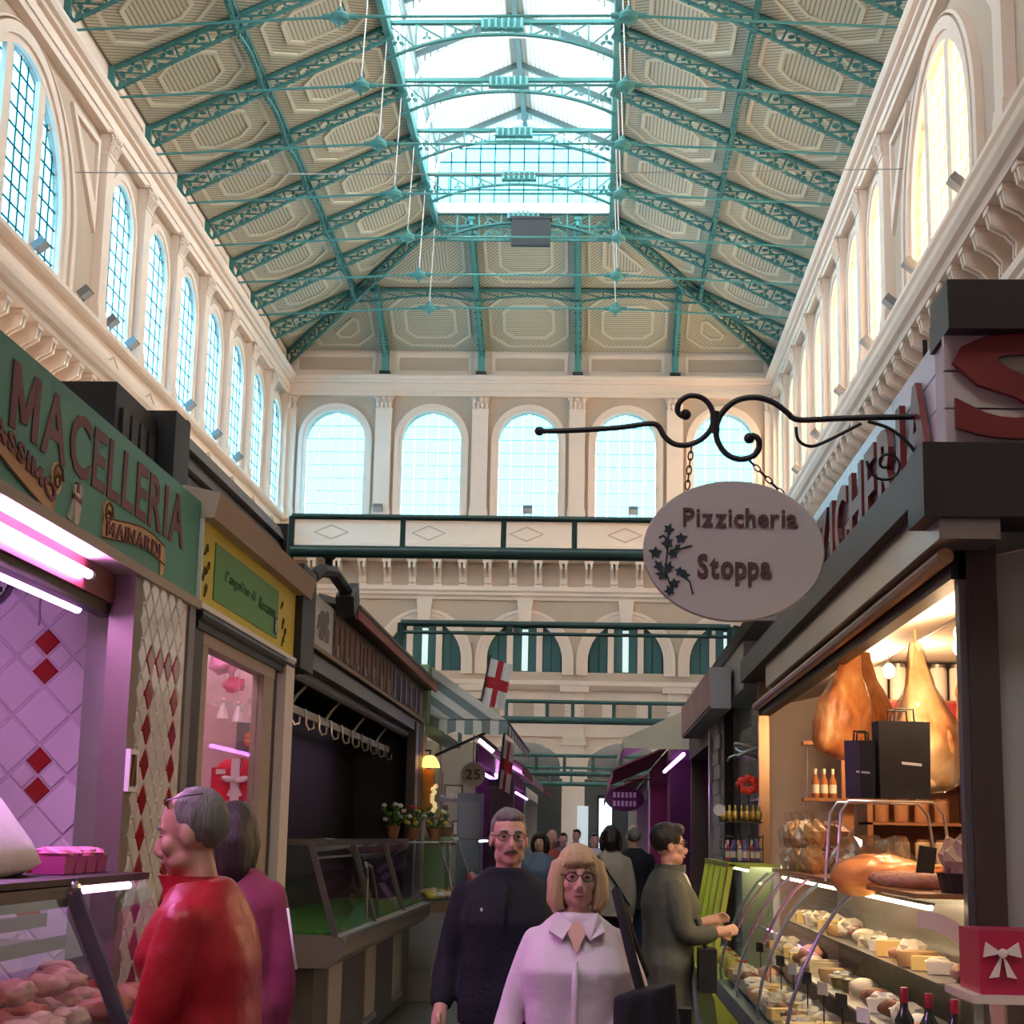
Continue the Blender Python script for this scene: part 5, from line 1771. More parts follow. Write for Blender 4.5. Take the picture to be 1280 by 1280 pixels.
for i in range(14):
    k = rg.choice((0, 2, 3)); x, y, z = -1.6 + rg.uniform(-.2, .15), 17.8 + i * .15, 1.0
    b = MB(); b.ell((x, y, z + .02), (.07, .08, .04), 10, 6, None, 0, .4, i, 5)
    tag(b.build('deli_item', [CF[2], CF[3], M_MEAT[2], mat('cheese_yellow', (.72, .55, .22), .5)][i % 4], None, 'full'), ['yellow', 'white', 'pink', 'creamy yellow'][i % 4] + ' deli piece in the grey glass counter, %s from the dark stall' % ordinal(i), 'food', 'deli pieces in the grey counter')
for i in range(8):
    x, y, z = -1.45 + rg.uniform(-.2, .12), 22.3 + i * .16, .99
    b = MB(); b.ell((x, y, z + .06), (.07, .07, .09), 10, 6, None, 0, .4, i, 5)
    tag(b.build('meat_cut', M_MEAT[i % 3], None, 'full'), ['pink', 'dark red', 'pale'][i % 3] + ' joint of meat in the lit cold case, %s from the near end' % ordinal(i), 'meat', 'joints in the lit cold case')
# small round and square wall signs with numbers in the green stall
for i, (y, z, t) in enumerate(((23.0, 2.45, '25'),)):
    s_ = thing('round_price_sign', 'round pale price sign reading 25 under the striped awning', 'sign', (-2.0, y, z))
    m_ = MB(); m_.lathe([(.17, 0), (.17, .02)], 20, Matrix.Translation((-1.62, y - .01, z)) @ Matrix.Rotation(R(90), 4, 'X')); m_.build('disc', mat('pale_wood', (.45, .37, .28), .6), s_)
    m_ = MB(); m_.tube([(-1.62, y, z + .15), (-1.62, y, 3.41)], .006, 5); m_.build('hanging_wire', M_DGREY, s_)
    lettering('25', .2, .13, FACE_C, (-1.72, y - .03, z - .06), M_TAND, s_, .005, .02)
# St George style flags
def flag(x, y, z, w, h, label, tilt=0.0, turn=0.0, top=1.08):
    f = thing('flag', label, 'flag', (x, y, z))
    n = 10
    def P(u, v):
        return Vector((x + u * w * math.cos(turn) + tilt * v * h, y + u * w * math.sin(turn) + .05 * math.sin(u * 7 + v * 3), z + v * h - .12 * u * h))
    for a0, a1, b0, b1, m in ((0, .38, .62, 1, M_WHITE), (.62, 1, .62, 1, M_WHITE), (0, .38, 0, .38, M_WHITE), (.62, 1, 0, .38, M_WHITE), (.38, .62, 0, 1, 'r'), (0, .38, .38, .62, 'r'), (.62, 1, .38, .62, 'r')):
        mm = mat('flag_red', (.42, .02, .035), .7) if m == 'r' else mat('flag_white', (.72, .71, .72), .7)
        b = MB(); k = 4
        vs = [P(a0 + (a1 - a0) * i / k, b0 + (b1 - b0) * j / k) for j in range(k + 1) for i in range(k + 1)]
        fs_ = [(j * (k + 1) + i, j * (k + 1) + i + 1, (j + 1) * (k + 1) + i + 1, (j + 1) * (k + 1) + i) for i in range(k) for j in range(k)]
        b.add(vs, fs_).build('cross_band' if m == 'r' else 'field', mm, f)
    b = MB(); b.tube([P(0, -.25 if top < 1.1 else 0), P(0, top)], .015, 6); b.build('pole', M_DGREY, f)
flag(-1.62, 24.2, 3.50, .34, .66, 'white flag with red cross above the striped awning', .18, .3)
flag(-1.20, 21.6, 2.25, .22, .62, 'red and white flag hanging under the striped awning', .1, .9, 1.40)
sl_ = thing('awning_spotlight', 'small white tube light clipped under the striped awning', 'lamp', (-1.35, 20.8, 2.75))
m_ = MB(); m_.tube([(-1.40, 20.8, 2.80), (-1.22, 20.8, 2.66)], .025, 8); m_.build('tube', mat('cold_tube', (1, 1, 1), .4, emit=(.85, .85, 1), estr=8), sl_)
m_ = MB(); m_.tbox(Matrix.Translation((-1.29, 20.82, 2.77)) @ Matrix.Rotation(R(38), 4, 'Y'), .28, .06, .05); m_.build('housing', M_DGREY, sl_)

# furniture and goods at the back of the green stall
tc_ = thing('tall_cabinet', 'tall blue-grey cabinet under the striped awning', 'cabinet', (-1.8, 25, 0))
m_ = MB(); m_.box(-1.98, -1.62, 25.0, 25.5, 0, 2.25); m_.build('body', mat('cabinet_blue_grey', (.24, .27, .31), .5), tc_)
for i, z in enumerate((.1, 1.15)):
    m_ = MB(); m_.box(-1.95, -1.65, 24.98, 25.0, z, z + .98); d_ = m_.build('door', mat('cabinet_door', (.30, .33, .37), .45), tc_)
    m_ = MB(); m_.tube([(-1.68, 24.965, z + .4), (-1.68, 24.965, z + .6)], .01, 6); m_.build('handle', M_STEEL, d_)
cu_ = thing('plum_cupboard', 'dark plum cupboard beside the tall blue-grey cabinet', 'cupboard', (-1.4, 26.3, 0))
m_ = MB(); m_.box(-1.60, -1.22, 26.2, 26.8, 0, 2.5); m_.build('body', mat('cupboard_plum', (.085, .05, .07), .5), cu_)
for i in range(2):
    m_ = MB(); m_.box(-1.58 + i * .185, -1.42 + i * .185, 26.18, 26.2, .1, 2.4); d_ = m_.build('door', mat('cupboard_door', (.11, .07, .09), .45), cu_)
    m_ = MB(); m_.ell((-1.43 + i * .03, 26.17, 1.2), .015, 8, 6); m_.build('knob', M_STEEL, d_)
for i, (x, z, c) in enumerate(((-2.35, 2.35, (.5, .45, .36)), (-2.6, 2.0, (.16, .1, .06)), (-2.2, 1.75, (.62, .6, .55)), (-2.45, 1.6, (.3, .2, .12)))):
    f_ = thing('wall_plaque', '%s framed plaque on the back partition of the green stall' % ['large cream', 'dark brown', 'pale white', 'tan'][i], 'picture', (x, 28.75, z), 'plaques in the green stall')
    m_ = MB(); m_.box(x - .16, x + .16, 28.76, 28.8, z - .13, z + .13); m_.build('frame', mat('plaque_frame', (.14, .09, .05), .5), f_)
    m_ = MB(); m_.box(x - .13, x + .13, 28.75, 28.76, z - .10, z + .10); m_.build('panel', mat('plaque_%d' % i, c, .6, var=.5, scale=12), f_)
for i, (x, y, r_) in enumerate(((-1.95, 21.2, .11), (-1.85, 21.5, .09))):
    b_ = thing('wicker_basket', '%s wicker basket on the green stall ledge' % ['larger', 'smaller'][i], 'basket', (x, y, 1.62))
    m_ = MB(); m_.lathe([(r_ * .7, 0), (r_, .10), (r_ * 1.05, .12), (r_ * .9, .11), (r_ * .6, .01)], 14, Matrix.Translation((x, y, 1.62)), caps=True); m_.build('bowl', mat('wicker', (.25, .13, .06), .7, bump=.8, bscale=60), b_, True)
    m_ = MB(); m_.tube([(x + r_ * math.cos(t), y, 1.73 + r_ * math.sin(t)) for t in [PI * k / 10 for k in range(11)]], .008, 6); m_.build('handle', mat('wicker', (.25, .13, .06), .7), b_)
m_ = MB(); m_.box(-2.2, -1.7, 20.9, 21.8, 1.58, 1.62); m_.build('ledge', M_PGREEN, gs)
m_ = MB(); m_.box(-2.1, -1.8, 21.0, 21.1, 0, 1.58); m_.box(-2.1, -1.8, 21.6, 21.7, 0, 1.58); m_.build('ledge_leg', M_PGREEN, gs)

# ---------------------------------------------------------------- farther stalls on the left
M_PUR = mat('purple_tube', (1, .6, 1), .4, emit=(.75, .25, 1), estr=9)
M_AWR = mat('awning_dark_red', (.16, .025, .03), .7)
def far_stall(x, y0, y1, z, label, wall, sgn, awn=None, tube=None, counter=True, out=.8):
    s_ = thing('far_stall', label, 'stall', (x, (y0 + y1) / 2, 0), 'stalls farther along the aisle')
    X = lambda d: x - sgn * d
    bx = lambda m, a, b, c, d, e, f: m.box(min(a, b), max(a, b), c, d, e, f)
    m_ = MB(); bx(m_, X(1.2), X(1.1), y0, y1, 0, z); m_.build('back_wall', wall, s_)
    for yy in (y0, y1 - .12):
        m_ = MB(); bx(m_, X(1.2), x, yy, yy + .12, 0, z); m_.build('side_wall', wall, s_)
    m_ = MB(); bx(m_, X(1.2), x + sgn * .02, y0, y1, z - .3, z); m_.build('fascia', wall, s_)
    if counter:
        m_ = MB(); bx(m_, X(.1), x + sgn * .5, y0 + .3, y1 - .3, 0, .9); m_.build('counter', M_LGREY, s_)
        m_ = MB(); bx(m_, X(.1), x + sgn * .35, y0 + .3, y1 - .3, .9, 1.35); m_.build('counter_glass', M_GLASS, s_)
    if awn:
        m_ = MB()
        T2 = lambda u, d, v: (u, d, v)
        m_.prism([(x, z + .1), (x + sgn * out, z - .35), (x + sgn * out, z - .5), (x + sgn * out * .98, z - .5), (x + sgn * out * .98, z - .37), (x, z + .06)], T2, y0, y1)
        m_.build('awning', awn, s_)
    if tube:
        m_ = MB(); m_.tube([(x + sgn * .1, y0 + .3, z - .5), (x + sgn * .1, y1 - .3, z - .5)], .03, 6); m_.build('tube_light', tube, s_)
        m_ = MB(); m_.tube([(X(.9), y0 + .6, 1.1), (X(.9), y0 + .6, 2.4)], .04, 6); m_.build('tube_light', tube, s_)
    return s_
W1, W2, W3 = mat('stall_white', (.55, .52, .52), .5), mat('stall_brown', (.12, .08, .07), .6), mat('stall_plum', (.12, .05, .09), .6)
far_stall(-2.0, 29.3, 34, 3.2, 'purple-lit far stall with dark red awning beyond the striped awning', W3, 1, M_AWR, M_PUR)
far_stall(-2.0, 34.5, 41, 3.2, 'white far stall with pink tube light and grey awning', W1, 1, mat('awning_grey', (.30, .27, .26), .7), M_PINKTUBE)
far_stall(-2.0, 42, 50, 3.2, 'distant purple-lit stall near the end of the aisle, butcher side', W2, 1, M_AWR, M_PUR)
far_stall(-2.0, 51, 62, 3.1, 'last stall before the end wall, butcher side', W1, 1, None, None)
# ================================================================ RIGHT: THE DELICATESSEN
def warm_point(loc, w, col=(1, .66, .36), r=.08):
    d = bpy.data.lights.new('lamp_light', 'POINT')
    d.energy = w
    d.color = col
    d.shadow_soft_size = r
    o = bpy.data.objects.new('lamp_light', d)
    o.location = loc
    COL.objects.link(o)
    return o


M_WARMW = mat('warm_white_wall', (.70, .58, .48), .6, var=.06, scale=3)
M_PANELW = mat('sign_white_panel', (.72, .74, .80), .3)
M_WOOD = mat('warm_wood', (.28, .12, .05), .5, var=.25, scale=8)
M_HAM = rampmat('cured_ham', ((.16, .04, .02), (.52, .17, .05), (.66, .30, .10), (.80, .56, .28)), 9, .38, .7, (1, 1, .5))
M_HAMF = rampmat('ham_fat', ((.36, .10, .05), (.66, .34, .15), (.76, .52, .28), (.84, .70, .50)), 8, .38, .6, (1, 1, .5))
M_CREAM = mat('cream_cheese', (.80, .66, .40), .5, var=.12, scale=8)
M_CELLO = glassmat('cellophane', (.93, .92, .90), .35, .12)
M_REDB = mat('letter_red', (.15, .016, .014), .45)
PX = 1.5
dl = thing('deli_stall', 'delicatessen stall with brown and steel fascia and warm lit interior', 'stall', (2.5, 10.5, 0))
m_ = MB(); m_.box(1.30, 1.62, 6.6, 15.0, 3.02, 3.21); m_.build('brown_fascia', M_BROWN, dl)
m_ = MB(); m_.box(1.36, 1.60, 6.62, 13.4, 2.84, 3.02); m_.build('steel_fascia', mat('fascia_steel', (.40, .38, .37), .3, .8, var=.15, scale=3), dl)
m_ = MB(); m_.box(1.292, 2.9, 6.56, 6.9, 2.92, 3.218); m_.build('front_fascia', M_BROWN, dl)
m_ = MB(); m_.tube([(1.42, 6.8, 2.80), (1.42, 14.8, 2.80)], .035, 10); m_.build('bronze_rail', mat('bronze_rail', (.45, .27, .14), .3, .7), dl)
m_ = MB(); m_.box(1.46, 1.54, 6.9, 14.9, 2.72, 2.84); m_.build('dark_track', M_BLACK, dl)
m_ = MB(); m_.add([(1.54, 6.9, 2.80), (1.54, 14.9, 2.80), (2.05, 14.9, 2.92), (2.05, 6.9, 2.92)], [(0, 1, 2, 3)]); m_.build('soffit', M_WARMW, dl)
m_ = MB(); m_.box(2.05, 4.2, 6.9, 14.9, 2.98, 3.05); m_.build('ceiling_panel', M_WARMW, dl)
m_ = MB(); m_.box(1.5, 4.2, 14.9, 15.0, 0, 3.05); m_.build('end_partition', mat('pink_tile_wall', (.66, .52, .44), .4, var=.08, scale=5), dl)
m_ = MB(); m_.box(4.1, 4.2, 6.9, 14.9, 0, 3.05); m_.build('back_wall', M_WARMW, dl)
m_ = MB(); m_.box(1.44, 1.53, 14.8, 14.9, 0, 3.04); m_.build('bronze_post', mat('bronze_post', (.42, .27, .17), .3, .8), dl)
m_ = MB(); m_.box(1.52, 1.64, 6.88, 7.0, 1.31, 2.94); m_.build('corner_pillar', mat('dark_corner_pillar', (.05, .03, .022), .5), dl)
m_ = MB(); m_.box(1.49, 1.52, 6.9, 6.98, 1.31, 2.94); m_.build('pillar_edge', mat('pillar_edge', (.11, .10, .10), .4, .5), dl)
m_ = MB(); m_.box(1.64, 1.80, 6.95, 7.0, .9, 2.94); m_.build('grey_jamb', mat('grey_jamb', (.36, .32, .30), .5), dl)
m_ = MB(); m_.box(1.80, 2.9, 6.96, 7.02, .9, 2.94); m_.build('roller_shutter', mat('shutter_grey', (.33, .29, .27), .5), dl)
m_ = MB(); m_.box(1.795, 1.815, 6.93, 6.96, .9, 2.94); m_.build('shutter_guide', M_STEEL, dl)
# white panels with raised letters above the fascia
dsn = thing('deli_sign', 'white panelled deli sign with raised dark red letters over the fascia', 'sign', (1.5, 9.5, 3.21))
for k in range(4):
    for j in range(4):
        m_ = MB(); ya, yb_ = 6.95 + k * 1.4, 6.95 + (k + 1) * 1.4 - .012
        m_.box(PX, PX + .05, ya, yb_, 3.22 + j * .16, 3.22 + (j + 1) * .16 - .008); m_.build('panel', M_PANELW, dsn)
m_ = MB(); m_.box(PX + .05, PX + .12, 6.95, 12.55, 3.21, 3.87); m_.build('backing', M_LGREY, dsn)
lettering('PIZZICHERIA', 5.0, .40, FACE_L, (PX - .012, 12.3, 3.32), M_REDB, dsn, .03, .03, .14)
for j in range(3):
    m_ = MB(); m_.box(1.40, 2.9, 6.62, 6.66, 3.22 + j * .155, 3.22 + (j + 1) * .155 - .008); m_.build('front_panel', mat('front_panel', (.46, .40, .37), .45), dsn)
m_ = MB(); m_.box(1.42, 2.9, 6.66, 6.9, 3.21, 3.68); m_.build('front_backing', M_LGREY, dsn)
lettering('S', .50, .40, FACE_C, (1.425, 6.61, 3.262), M_REDB, dsn, .03, .03)
m_ = MB(); m_.box(1.40, 2.9, 6.52, 6.9, 3.675, 3.79); m_.build('cap_lower', M_BROWN, dsn)
m_ = MB(); m_.box(1.405, 2.9, 6.55, 6.9, 3.79, 3.89); m_.build('cap_upper', M_BROWN, dsn)

# ---------------------------------------------------------------- hanging oval sign
def spline(pts, k=5):
    P = [Vector(q) for q in pts]
    out = []
    for i in range(len(P) - 1):
        a, b, c, d = P[max(i - 1, 0)], P[i], P[i + 1], P[min(i + 2, len(P) - 1)]
        for j in range(k):
            t = j / k
            out.append(.5 * (2 * b + (c - a) * t + (2 * a - 5 * b + 4 * c - d) * t * t + (3 * b - a - 3 * c + d) * t ** 3))
    return out + [P[-1]]


M_WROUGHT = mat('wrought_iron', (.018, .014, .014), .5, .3)
br = thing('wrought_iron_bracket', 'long wrought iron bracket with double scroll carrying the oval sign', 'bracket', (1.5, 7.6, 3.55))
yb = 7.6
m_ = MB()
pts = [(1.55, 3.585), (1.3, 3.58), (1.1, 3.572), (.93, 3.565), (.88, 3.60), (.82, 3.645), (.74, 3.67), (.65, 3.655), (.585, 3.60), (.555, 3.53), (.56, 3.46), (.60, 3.40), (.66, 3.375), (.72, 3.39), (.75, 3.43), (.745, 3.475), (.715, 3.49)]
m_.tube(spline([(x, yb, z) for x, z in pts]), .014, 8)
m_.ell((.705, yb, 3.475), .026, 8, 6)
m_.build('scroll_bar', M_WROUGHT, br, True)
m_ = MB()
pts = [(-.25, 3.50), (-.10, 3.505), (.1, 3.52), (.24, 3.54), (.285, 3.53), (.315, 3.48), (.36, 3.445), (.42, 3.44), (.48, 3.465), (.525, 3.51), (.54, 3.56), (.53, 3.62), (.49, 3.665), (.43, 3.675), (.385, 3.645), (.375, 3.60), (.40, 3.575)]
m_.tube(spline([(x, yb, z) for x, z in pts]), .013, 8)
m_.ell((.412, yb, 3.585), .026, 8, 6)
m_.build('scroll_bar', M_WROUGHT, br, True)
m_ = MB(); m_.ell((-.265, yb, 3.50), (.024, .022, .022), 10, 8); m_.build('ball_end', M_WROUGHT, br, True)
m_ = MB(); m_.tube([(.548, yb, 3.50), (.548, yb, 3.60)], .022, 8); m_.build('collar', M_WROUGHT, br)
m_ = MB(); m_.tube([(1.52, yb, 3.21), (1.52, yb, 3.95)], .012, 6); m_.build('wall_bar', M_WROUGHT, br)
m_ = MB(); m_.tube(spline([(1.50, yb, 3.28), (1.46, yb, 3.42), (1.36, yb, 3.52), (1.25, yb, 3.56)]), .008, 6)
m_.tube(spline([(1.33 + .09 * (1 - t / 16) * math.cos(t * .6 + 3), yb, 3.36 + .09 * (1 - t / 16) * math.sin(t * .6 + 3)) for t in range(15)], 3), .007, 6)
m_.tube(spline([(1.22, yb, 3.55), (1.05, yb, 3.46), (.98, yb, 3.44), (.93, yb, 3.47), (.92, yb, 3.53)]), .008, 6)
m_.build('brace_scrolls', M_WROUGHT, br, True)
ov = thing('oval_hanging_sign', 'cream oval hanging sign with ivy and brown script lettering', 'sign', (.63, 7.6, 2.62))
MOV = Matrix.Translation((.63, 7.6, 2.945)) @ Matrix.Rotation(R(90), 4, 'X')
m_ = MB()
rings = []
for s_, d_ in ((.985, -.018), (1.0, -.012), (1.0, .012), (.985, .018)):
    rings.append([(.63 + .412 * s_ * math.cos(t), 7.6 + d_, 2.945 + .325 * s_ * math.sin(t)) for t in [2 * PI * i / 64 for i in range(64)]])
m_.loft(rings); m_.build('board', mat('sign_cream', (.42, .39, .34), .6), ov, True)
M_SCRIPT = mat('script_brown', (.085, .03, .028), .6)
lettering('Pizzicheria', .52, .085, FACE_C, (.40, 7.58, 3.055), M_SCRIPT, ov, .006, .022, .07)
lettering('Stoppa', .335, .105, FACE_C, (.465, 7.58, 2.82), M_SCRIPT, ov, .006, .03, .06)
M_IVY = mat('ivy_dark', (.012, .03, .032), .6)
def ivy(x, z, s, a):
    b = MB()
    out = []
    for k in range(10):
        t = 2 * PI * k / 10
        r_ = s * (1.0 if k % 2 == 0 else .55) * (1.2 if k == 0 else 1)
        out.append((x + r_ * math.cos(t + a), z + r_ * math.sin(t + a)))
    b.prism(out, lambda u, d, v: (u, 7.582 - d, v), 0, .006)
    return b.build('ivy_leaf', M_IVY, ov)
for x, z, s, a in ((.335, 3.04, .026, 1.2), (.39, 3.0, .026, .3), (.33, 2.975, .03, 1.9), (.275, 2.93, .03, 2.8), (.355, 2.925, .026, .5), (.29, 2.87, .026, 2.2), (.335, 2.865, .026, 1.2), (.385, 2.845, .024, .2), (.305, 2.83, .028, 3), (.36, 2.79, .026, .4), (.34, 2.755, .026, 2.0), (.41, 2.83, .02, .0), (.375, 2.955, .018, .8)):
    ivy(x, z, s, a)
for pts in ([(.335, 3.04), (.33, 2.95), (.32, 2.85), (.35, 2.76)], [(.34, 2.94), (.39, 2.95), (.44, 2.965)], [(.38, 2.84), (.43, 2.80), (.445, 2.74)], [(.29, 3.0), (.31, 3.01), (.335, 2.99)]):
    b = MB(); b.tube([(x, 7.578, z) for x, z in pts], .004, 4); b.build('ivy_stem', M_IVY, ov)
# chains
def chain(p, q, label):
    c = thing('hanging_chain', label, 'chain', q, 'oval sign chains')
    p, q = Vector(p), Vector(q)
    L = (q - p).length
    n = int(L / .034)
    ex = (q - p).normalized()
    s1 = ex.cross(Vector((0, 1, 0))).normalized()
    s2 = Vector((0, 1, 0))
    for i in range(n):
        c0 = p.lerp(q, (i + .5) / n)
        s = s1 if i % 2 else s2
        b = MB(); b.tube([c0 + ex * (.023 * math.cos(t)) + s * (.011 * math.sin(t)) for t in [2 * PI * k / 10 for k in range(10)]], .0035, 5, closed=True)
        b.build('link', M_WROUGHT, c)
chain((.44, 7.6, 3.44), (.42, 7.6, 3.235), 'short sign chain on the ball-end side of the bracket')
chain((.70, 7.6, 3.375), (.86, 7.6, 3.21), 'short sign chain on the deli side of the bracket')

# ---------------------------------------------------------------- deli counter
dc = thing('deli_counter', 'curved glass deli counter full of cheeses and cured meats', 'display counter', (1.4, 10, 0))
y0, y1 = 7.3, 13.05
prof = [(.98, .62), (.97, .70), (1.0, .85), (1.06, 1.02), (1.15, 1.2), (1.25, 1.34), (1.33, 1.41)]
m_ = MB(); m_.box(1.12, 2.0, y0, y1, 0, .55); m_.build('base', mat('counter_dark', (.06, .055, .055), .4), dc)
m_ = MB(); m_.prism([(.90, .56), (1.15, .50), (2.0, .50), (2.0, .62), (.94, .63)], lambda u, d, v: (u, d, v), y0, y1); m_.build('rim', mat('counter_rim_dark', (.07, .07, .075), .3, .4), dc)
n_ = 4
for i in range(n_):
    a, b = y0 + (y1 - y0) * i / n_ + .02, y0 + (y1 - y0) * (i + 1) / n_ - .02
    m_ = MB(); m_.loft([[(x, a, z) for x, z in prof], [(x, b, z) for x, z in prof]], False, False); m_.build('curved_glass', M_GLASS, dc, 'full')
    m_ = MB(); m_.tube([(x, b + .02, z) for x, z in prof], .011, 6); m_.build('glass_rib', mat('rib_blue_grey', (.20, .22, .27), .3, .6), dc, True)
m_ = MB(); m_.box(1.33, 1.75, y0, y1, 1.405, 1.42); m_.build('top_glass', M_GLASS, dc)
m_ = MB(); m_.box(1.36, 1.75, y0, y1, 1.425, 1.445); m_.build('top_counter', M_WOOD, dc)
for z_, x0 in ((.66, 1.02), (.86, 1.28), (1.08, 1.45)):
    m_ = MB(); m_.box(x0, x0 + .34, y0 + .05, y1 - .05, z_ - .012, z_); m_.build('shelf', M_STEEL, dc)
m_ = MB(); m_.box(1.85, 1.9, y0, y1, .62, 1.42); m_.build('back_panel', M_STEEL, dc)
arc = [(1.36 + .36 * math.sin(t), .93 + .45 * math.cos(t)) for t in [PI / 2 * i / 12 for i in range(13)]]
arc2 = [(1.36 + .29 * math.sin(t), .93 + .38 * math.cos(t)) for t in [PI / 2 * i / 12 for i in range(13)]]
m_ = MB(); m_.ring(arc, arc2, lambda u, d, v: (u, 7.25 + d, v), 0, .03, False); m_.build('end_cheek', mat('pale_pink_trim', (.70, .52, .46), .35), dc)
m_ = MB(); m_.add([(1.0, 7.3, .63)] + [(u, 7.29, v) for u, v in arc2] + [(1.65, 7.3, .63)], [tuple(range(15))]); m_.build('end_glass', M_GLASS, dc)
# warm strip light inside the counter
dsl = thing('counter_strip_light', 'warm strip light along the top inside the deli counter', 'strip light', (1.42, 10, 1.38))
m_ = MB(); m_.tube([(1.44, 7.4, 1.385), (1.44, 13.0, 1.385)], .012, 6); m_.build('strip', mat('warm_strip', (1, .8, .5), .4, emit=(1, .72, .42), estr=42), dsl)
m_ = MB(); m_.box(1.42, 1.46, 7.4, 13.0, 1.395, 1.404); m_.build('channel', M_STEEL, dsl)

# goods inside: kinds built once, then copied
rg = random.Random(77)
def kind_mesh(kind, seed):
    b = MB()
    if kind == 'cheese_wedge':
        b.prism([(-.09, -.02), (.10, -.07), (.10, .07)], lambda u, d, v: (u, v, d), 0, .09)
        return b.mesh('cheese_wedge', M_CREAM)
    if kind == 'cheese_round':
        b.lathe([(.02, 0), (.105, .004), (.115, .04), (.105, .078), (.02, .082)], 20)
        return b.mesh('cheese_round', mat('rind_brown', (.50, .30, .13), .6, var=.3, scale=10), True)
    if kind == 'fresh_cheese':
        b.ell((0, 0, .05), (.085, .085, .052), 16, 10, None, 0, .12, seed)
        return b.mesh('fresh_cheese', mat('fresh_white', (.80, .74, .62), .4), 'full')
    if kind == 'salami':
        b.tube([(-.19, 0, .042), (-.16, 0, .042), (-.05, .012, .045), (.06, -.01, .045), (.17, 0, .042), (.2, 0, .042)], [.008, .034, .042, .043, .036, .008], 12)
        return b.mesh('salami', mat('salami_skin', (.42, .20, .13), .55, var=.5, scale=25, bump=.4, bscale=40), 'full')
    if kind == 'cooked_ham':
        b.ell((0, 0, .075), (.15, .10, .078), 16, 10, None, 0, .25, seed, 4)
        return b.mesh('cooked_ham', mat('ham_pink', (.62, .29, .20), .4, var=.3, scale=10), 'full')
    if kind == 'paper_parcel':
        b.ell((0, 0, .06), (.10, .08, .065), 10, 6, None, 0, .5, seed, 6)
        return b.mesh('paper_parcel', mat('parcel_paper', (.72, .64, .52), .55, bump=.5, bscale=20))
    if kind == 'cheese_slab':
        b.box(-.10, .10, -.06, .06, 0, .085)
        return b.mesh('cheese_slab', mat('slab_yellow', (.80, .58, .22), .45, var=.1, scale=8))
    if kind == 'smoked_speck':
        b.ell((0, 0, .05), (.13, .07, .052), 14, 8, None, 0, .35, seed + 9, 5)
        return b.mesh('smoked_speck', mat('speck_dark', (.20, .07, .04), .5, var=.6, scale=14), 'full')
    if kind == 'white_carton':
        b.loft([[(-.07, -.06, 0), (.07, -.06, 0), (.07, .06, 0), (-.07, .06, 0)], [(-.085, -.07, .07), (.085, -.07, .07), (.085, .07, .07), (-.085, .07, .07)]], caps=True)
        b.ell((0, 0, .075), (.075, .06, .025), 10, 6, None, 0, .6, seed, 6)
        return b.mesh('white_carton', mat('carton_white', (.80, .76, .70), .5))
    if kind == 'olive_tub':
        b.lathe([(.06, 0), (.075, .07), (.08, .075), (.07, .07), (.03, .085)], 14)
        return b.mesh('olive_tub', mat('olive_dark', (.16, .13, .04), .35, var=.5, scale=40), True)


KINDS = ['cheese_wedge', 'cheese_round', 'fresh_cheese', 'salami', 'cooked_ham', 'paper_parcel', 'olive_tub', 'cheese_slab', 'smoked_speck', 'white_carton']
KM = {k: [kind_mesh(k, s) for s in range(2)] for k in KINDS}
for lst in KM.values():          # every piece rests on its own lowest point
    for me in lst:
        z0 = min(v.co.z for v in me.vertices)
        for v in me.vertices:
            v.co.z -= z0 - .002
LBL = {'cheese_wedge': 'yellow cheese wedge', 'cheese_round': 'brown-rinded round cheese', 'fresh_cheese': 'round white fresh cheese', 'salami': 'speckled salami',
       'cooked_ham': 'pink cooked ham', 'paper_parcel': 'crumpled paper parcel', 'olive_tub': 'tub of dark olives', 'cheese_slab': 'yellow cheese slab', 'smoked_speck': 'dark smoked speck', 'white_carton': 'white carton of soft cheese'}
SHELF = ['bottom shelf of the deli counter', 'middle shelf of the deli counter', 'top shelf of the deli counter']
WT = ['cheese_wedge', 'cheese_round', 'fresh_cheese', 'fresh_cheese', 'salami', 'cooked_ham', 'paper_parcel', 'paper_parcel', 'olive_tub', 'cheese_slab', 'cheese_slab', 'smoked_speck', 'white_carton', 'white_carton']
cnt = {}
WHERE = ['bottom shelf front row', 'bottom shelf back row', 'middle shelf', 'top shelf']
for row, (z_, x0, step) in enumerate(((.662, 1.09, .165), (.662, 1.25, .19), (.862, 1.40, .19), (1.082, 1.56, .2))):
    y = 7.5
    while y < 12.9:
        k = rg.choice(WT)
        if k == 'salami' and row < 2: k = 'fresh_cheese'
        sc = rg.uniform(.72, .92)
        o = inst(k, rg.choice(KM[k]), None, Matrix.Translation((x0 + rg.uniform(-.02, .02), y, z_)) @ Matrix.Rotation(rg.uniform(-.4, .4) + (PI / 2 if k in ('salami', 'cooked_ham', 'smoked_speck') else 0), 4, 'Z') @ Matrix.Scale(sc, 4))
        third = ['near end', 'middle', 'far end'][min(2, int((y - 7.5) / 1.8))]
        key = (k, row, third)
        cnt[key] = cnt.get(key, -1) + 1
        tag(o, '%s %s, %s, %s of deli counter' % (ordinal(cnt[key]), LBL[k], WHERE[row], third), 'food', 'food in the deli counter')
        y += step * rg.uniform(.9, 1.1) * (1.5 if k in ('cooked_ham', 'salami', 'smoked_speck') else 1)
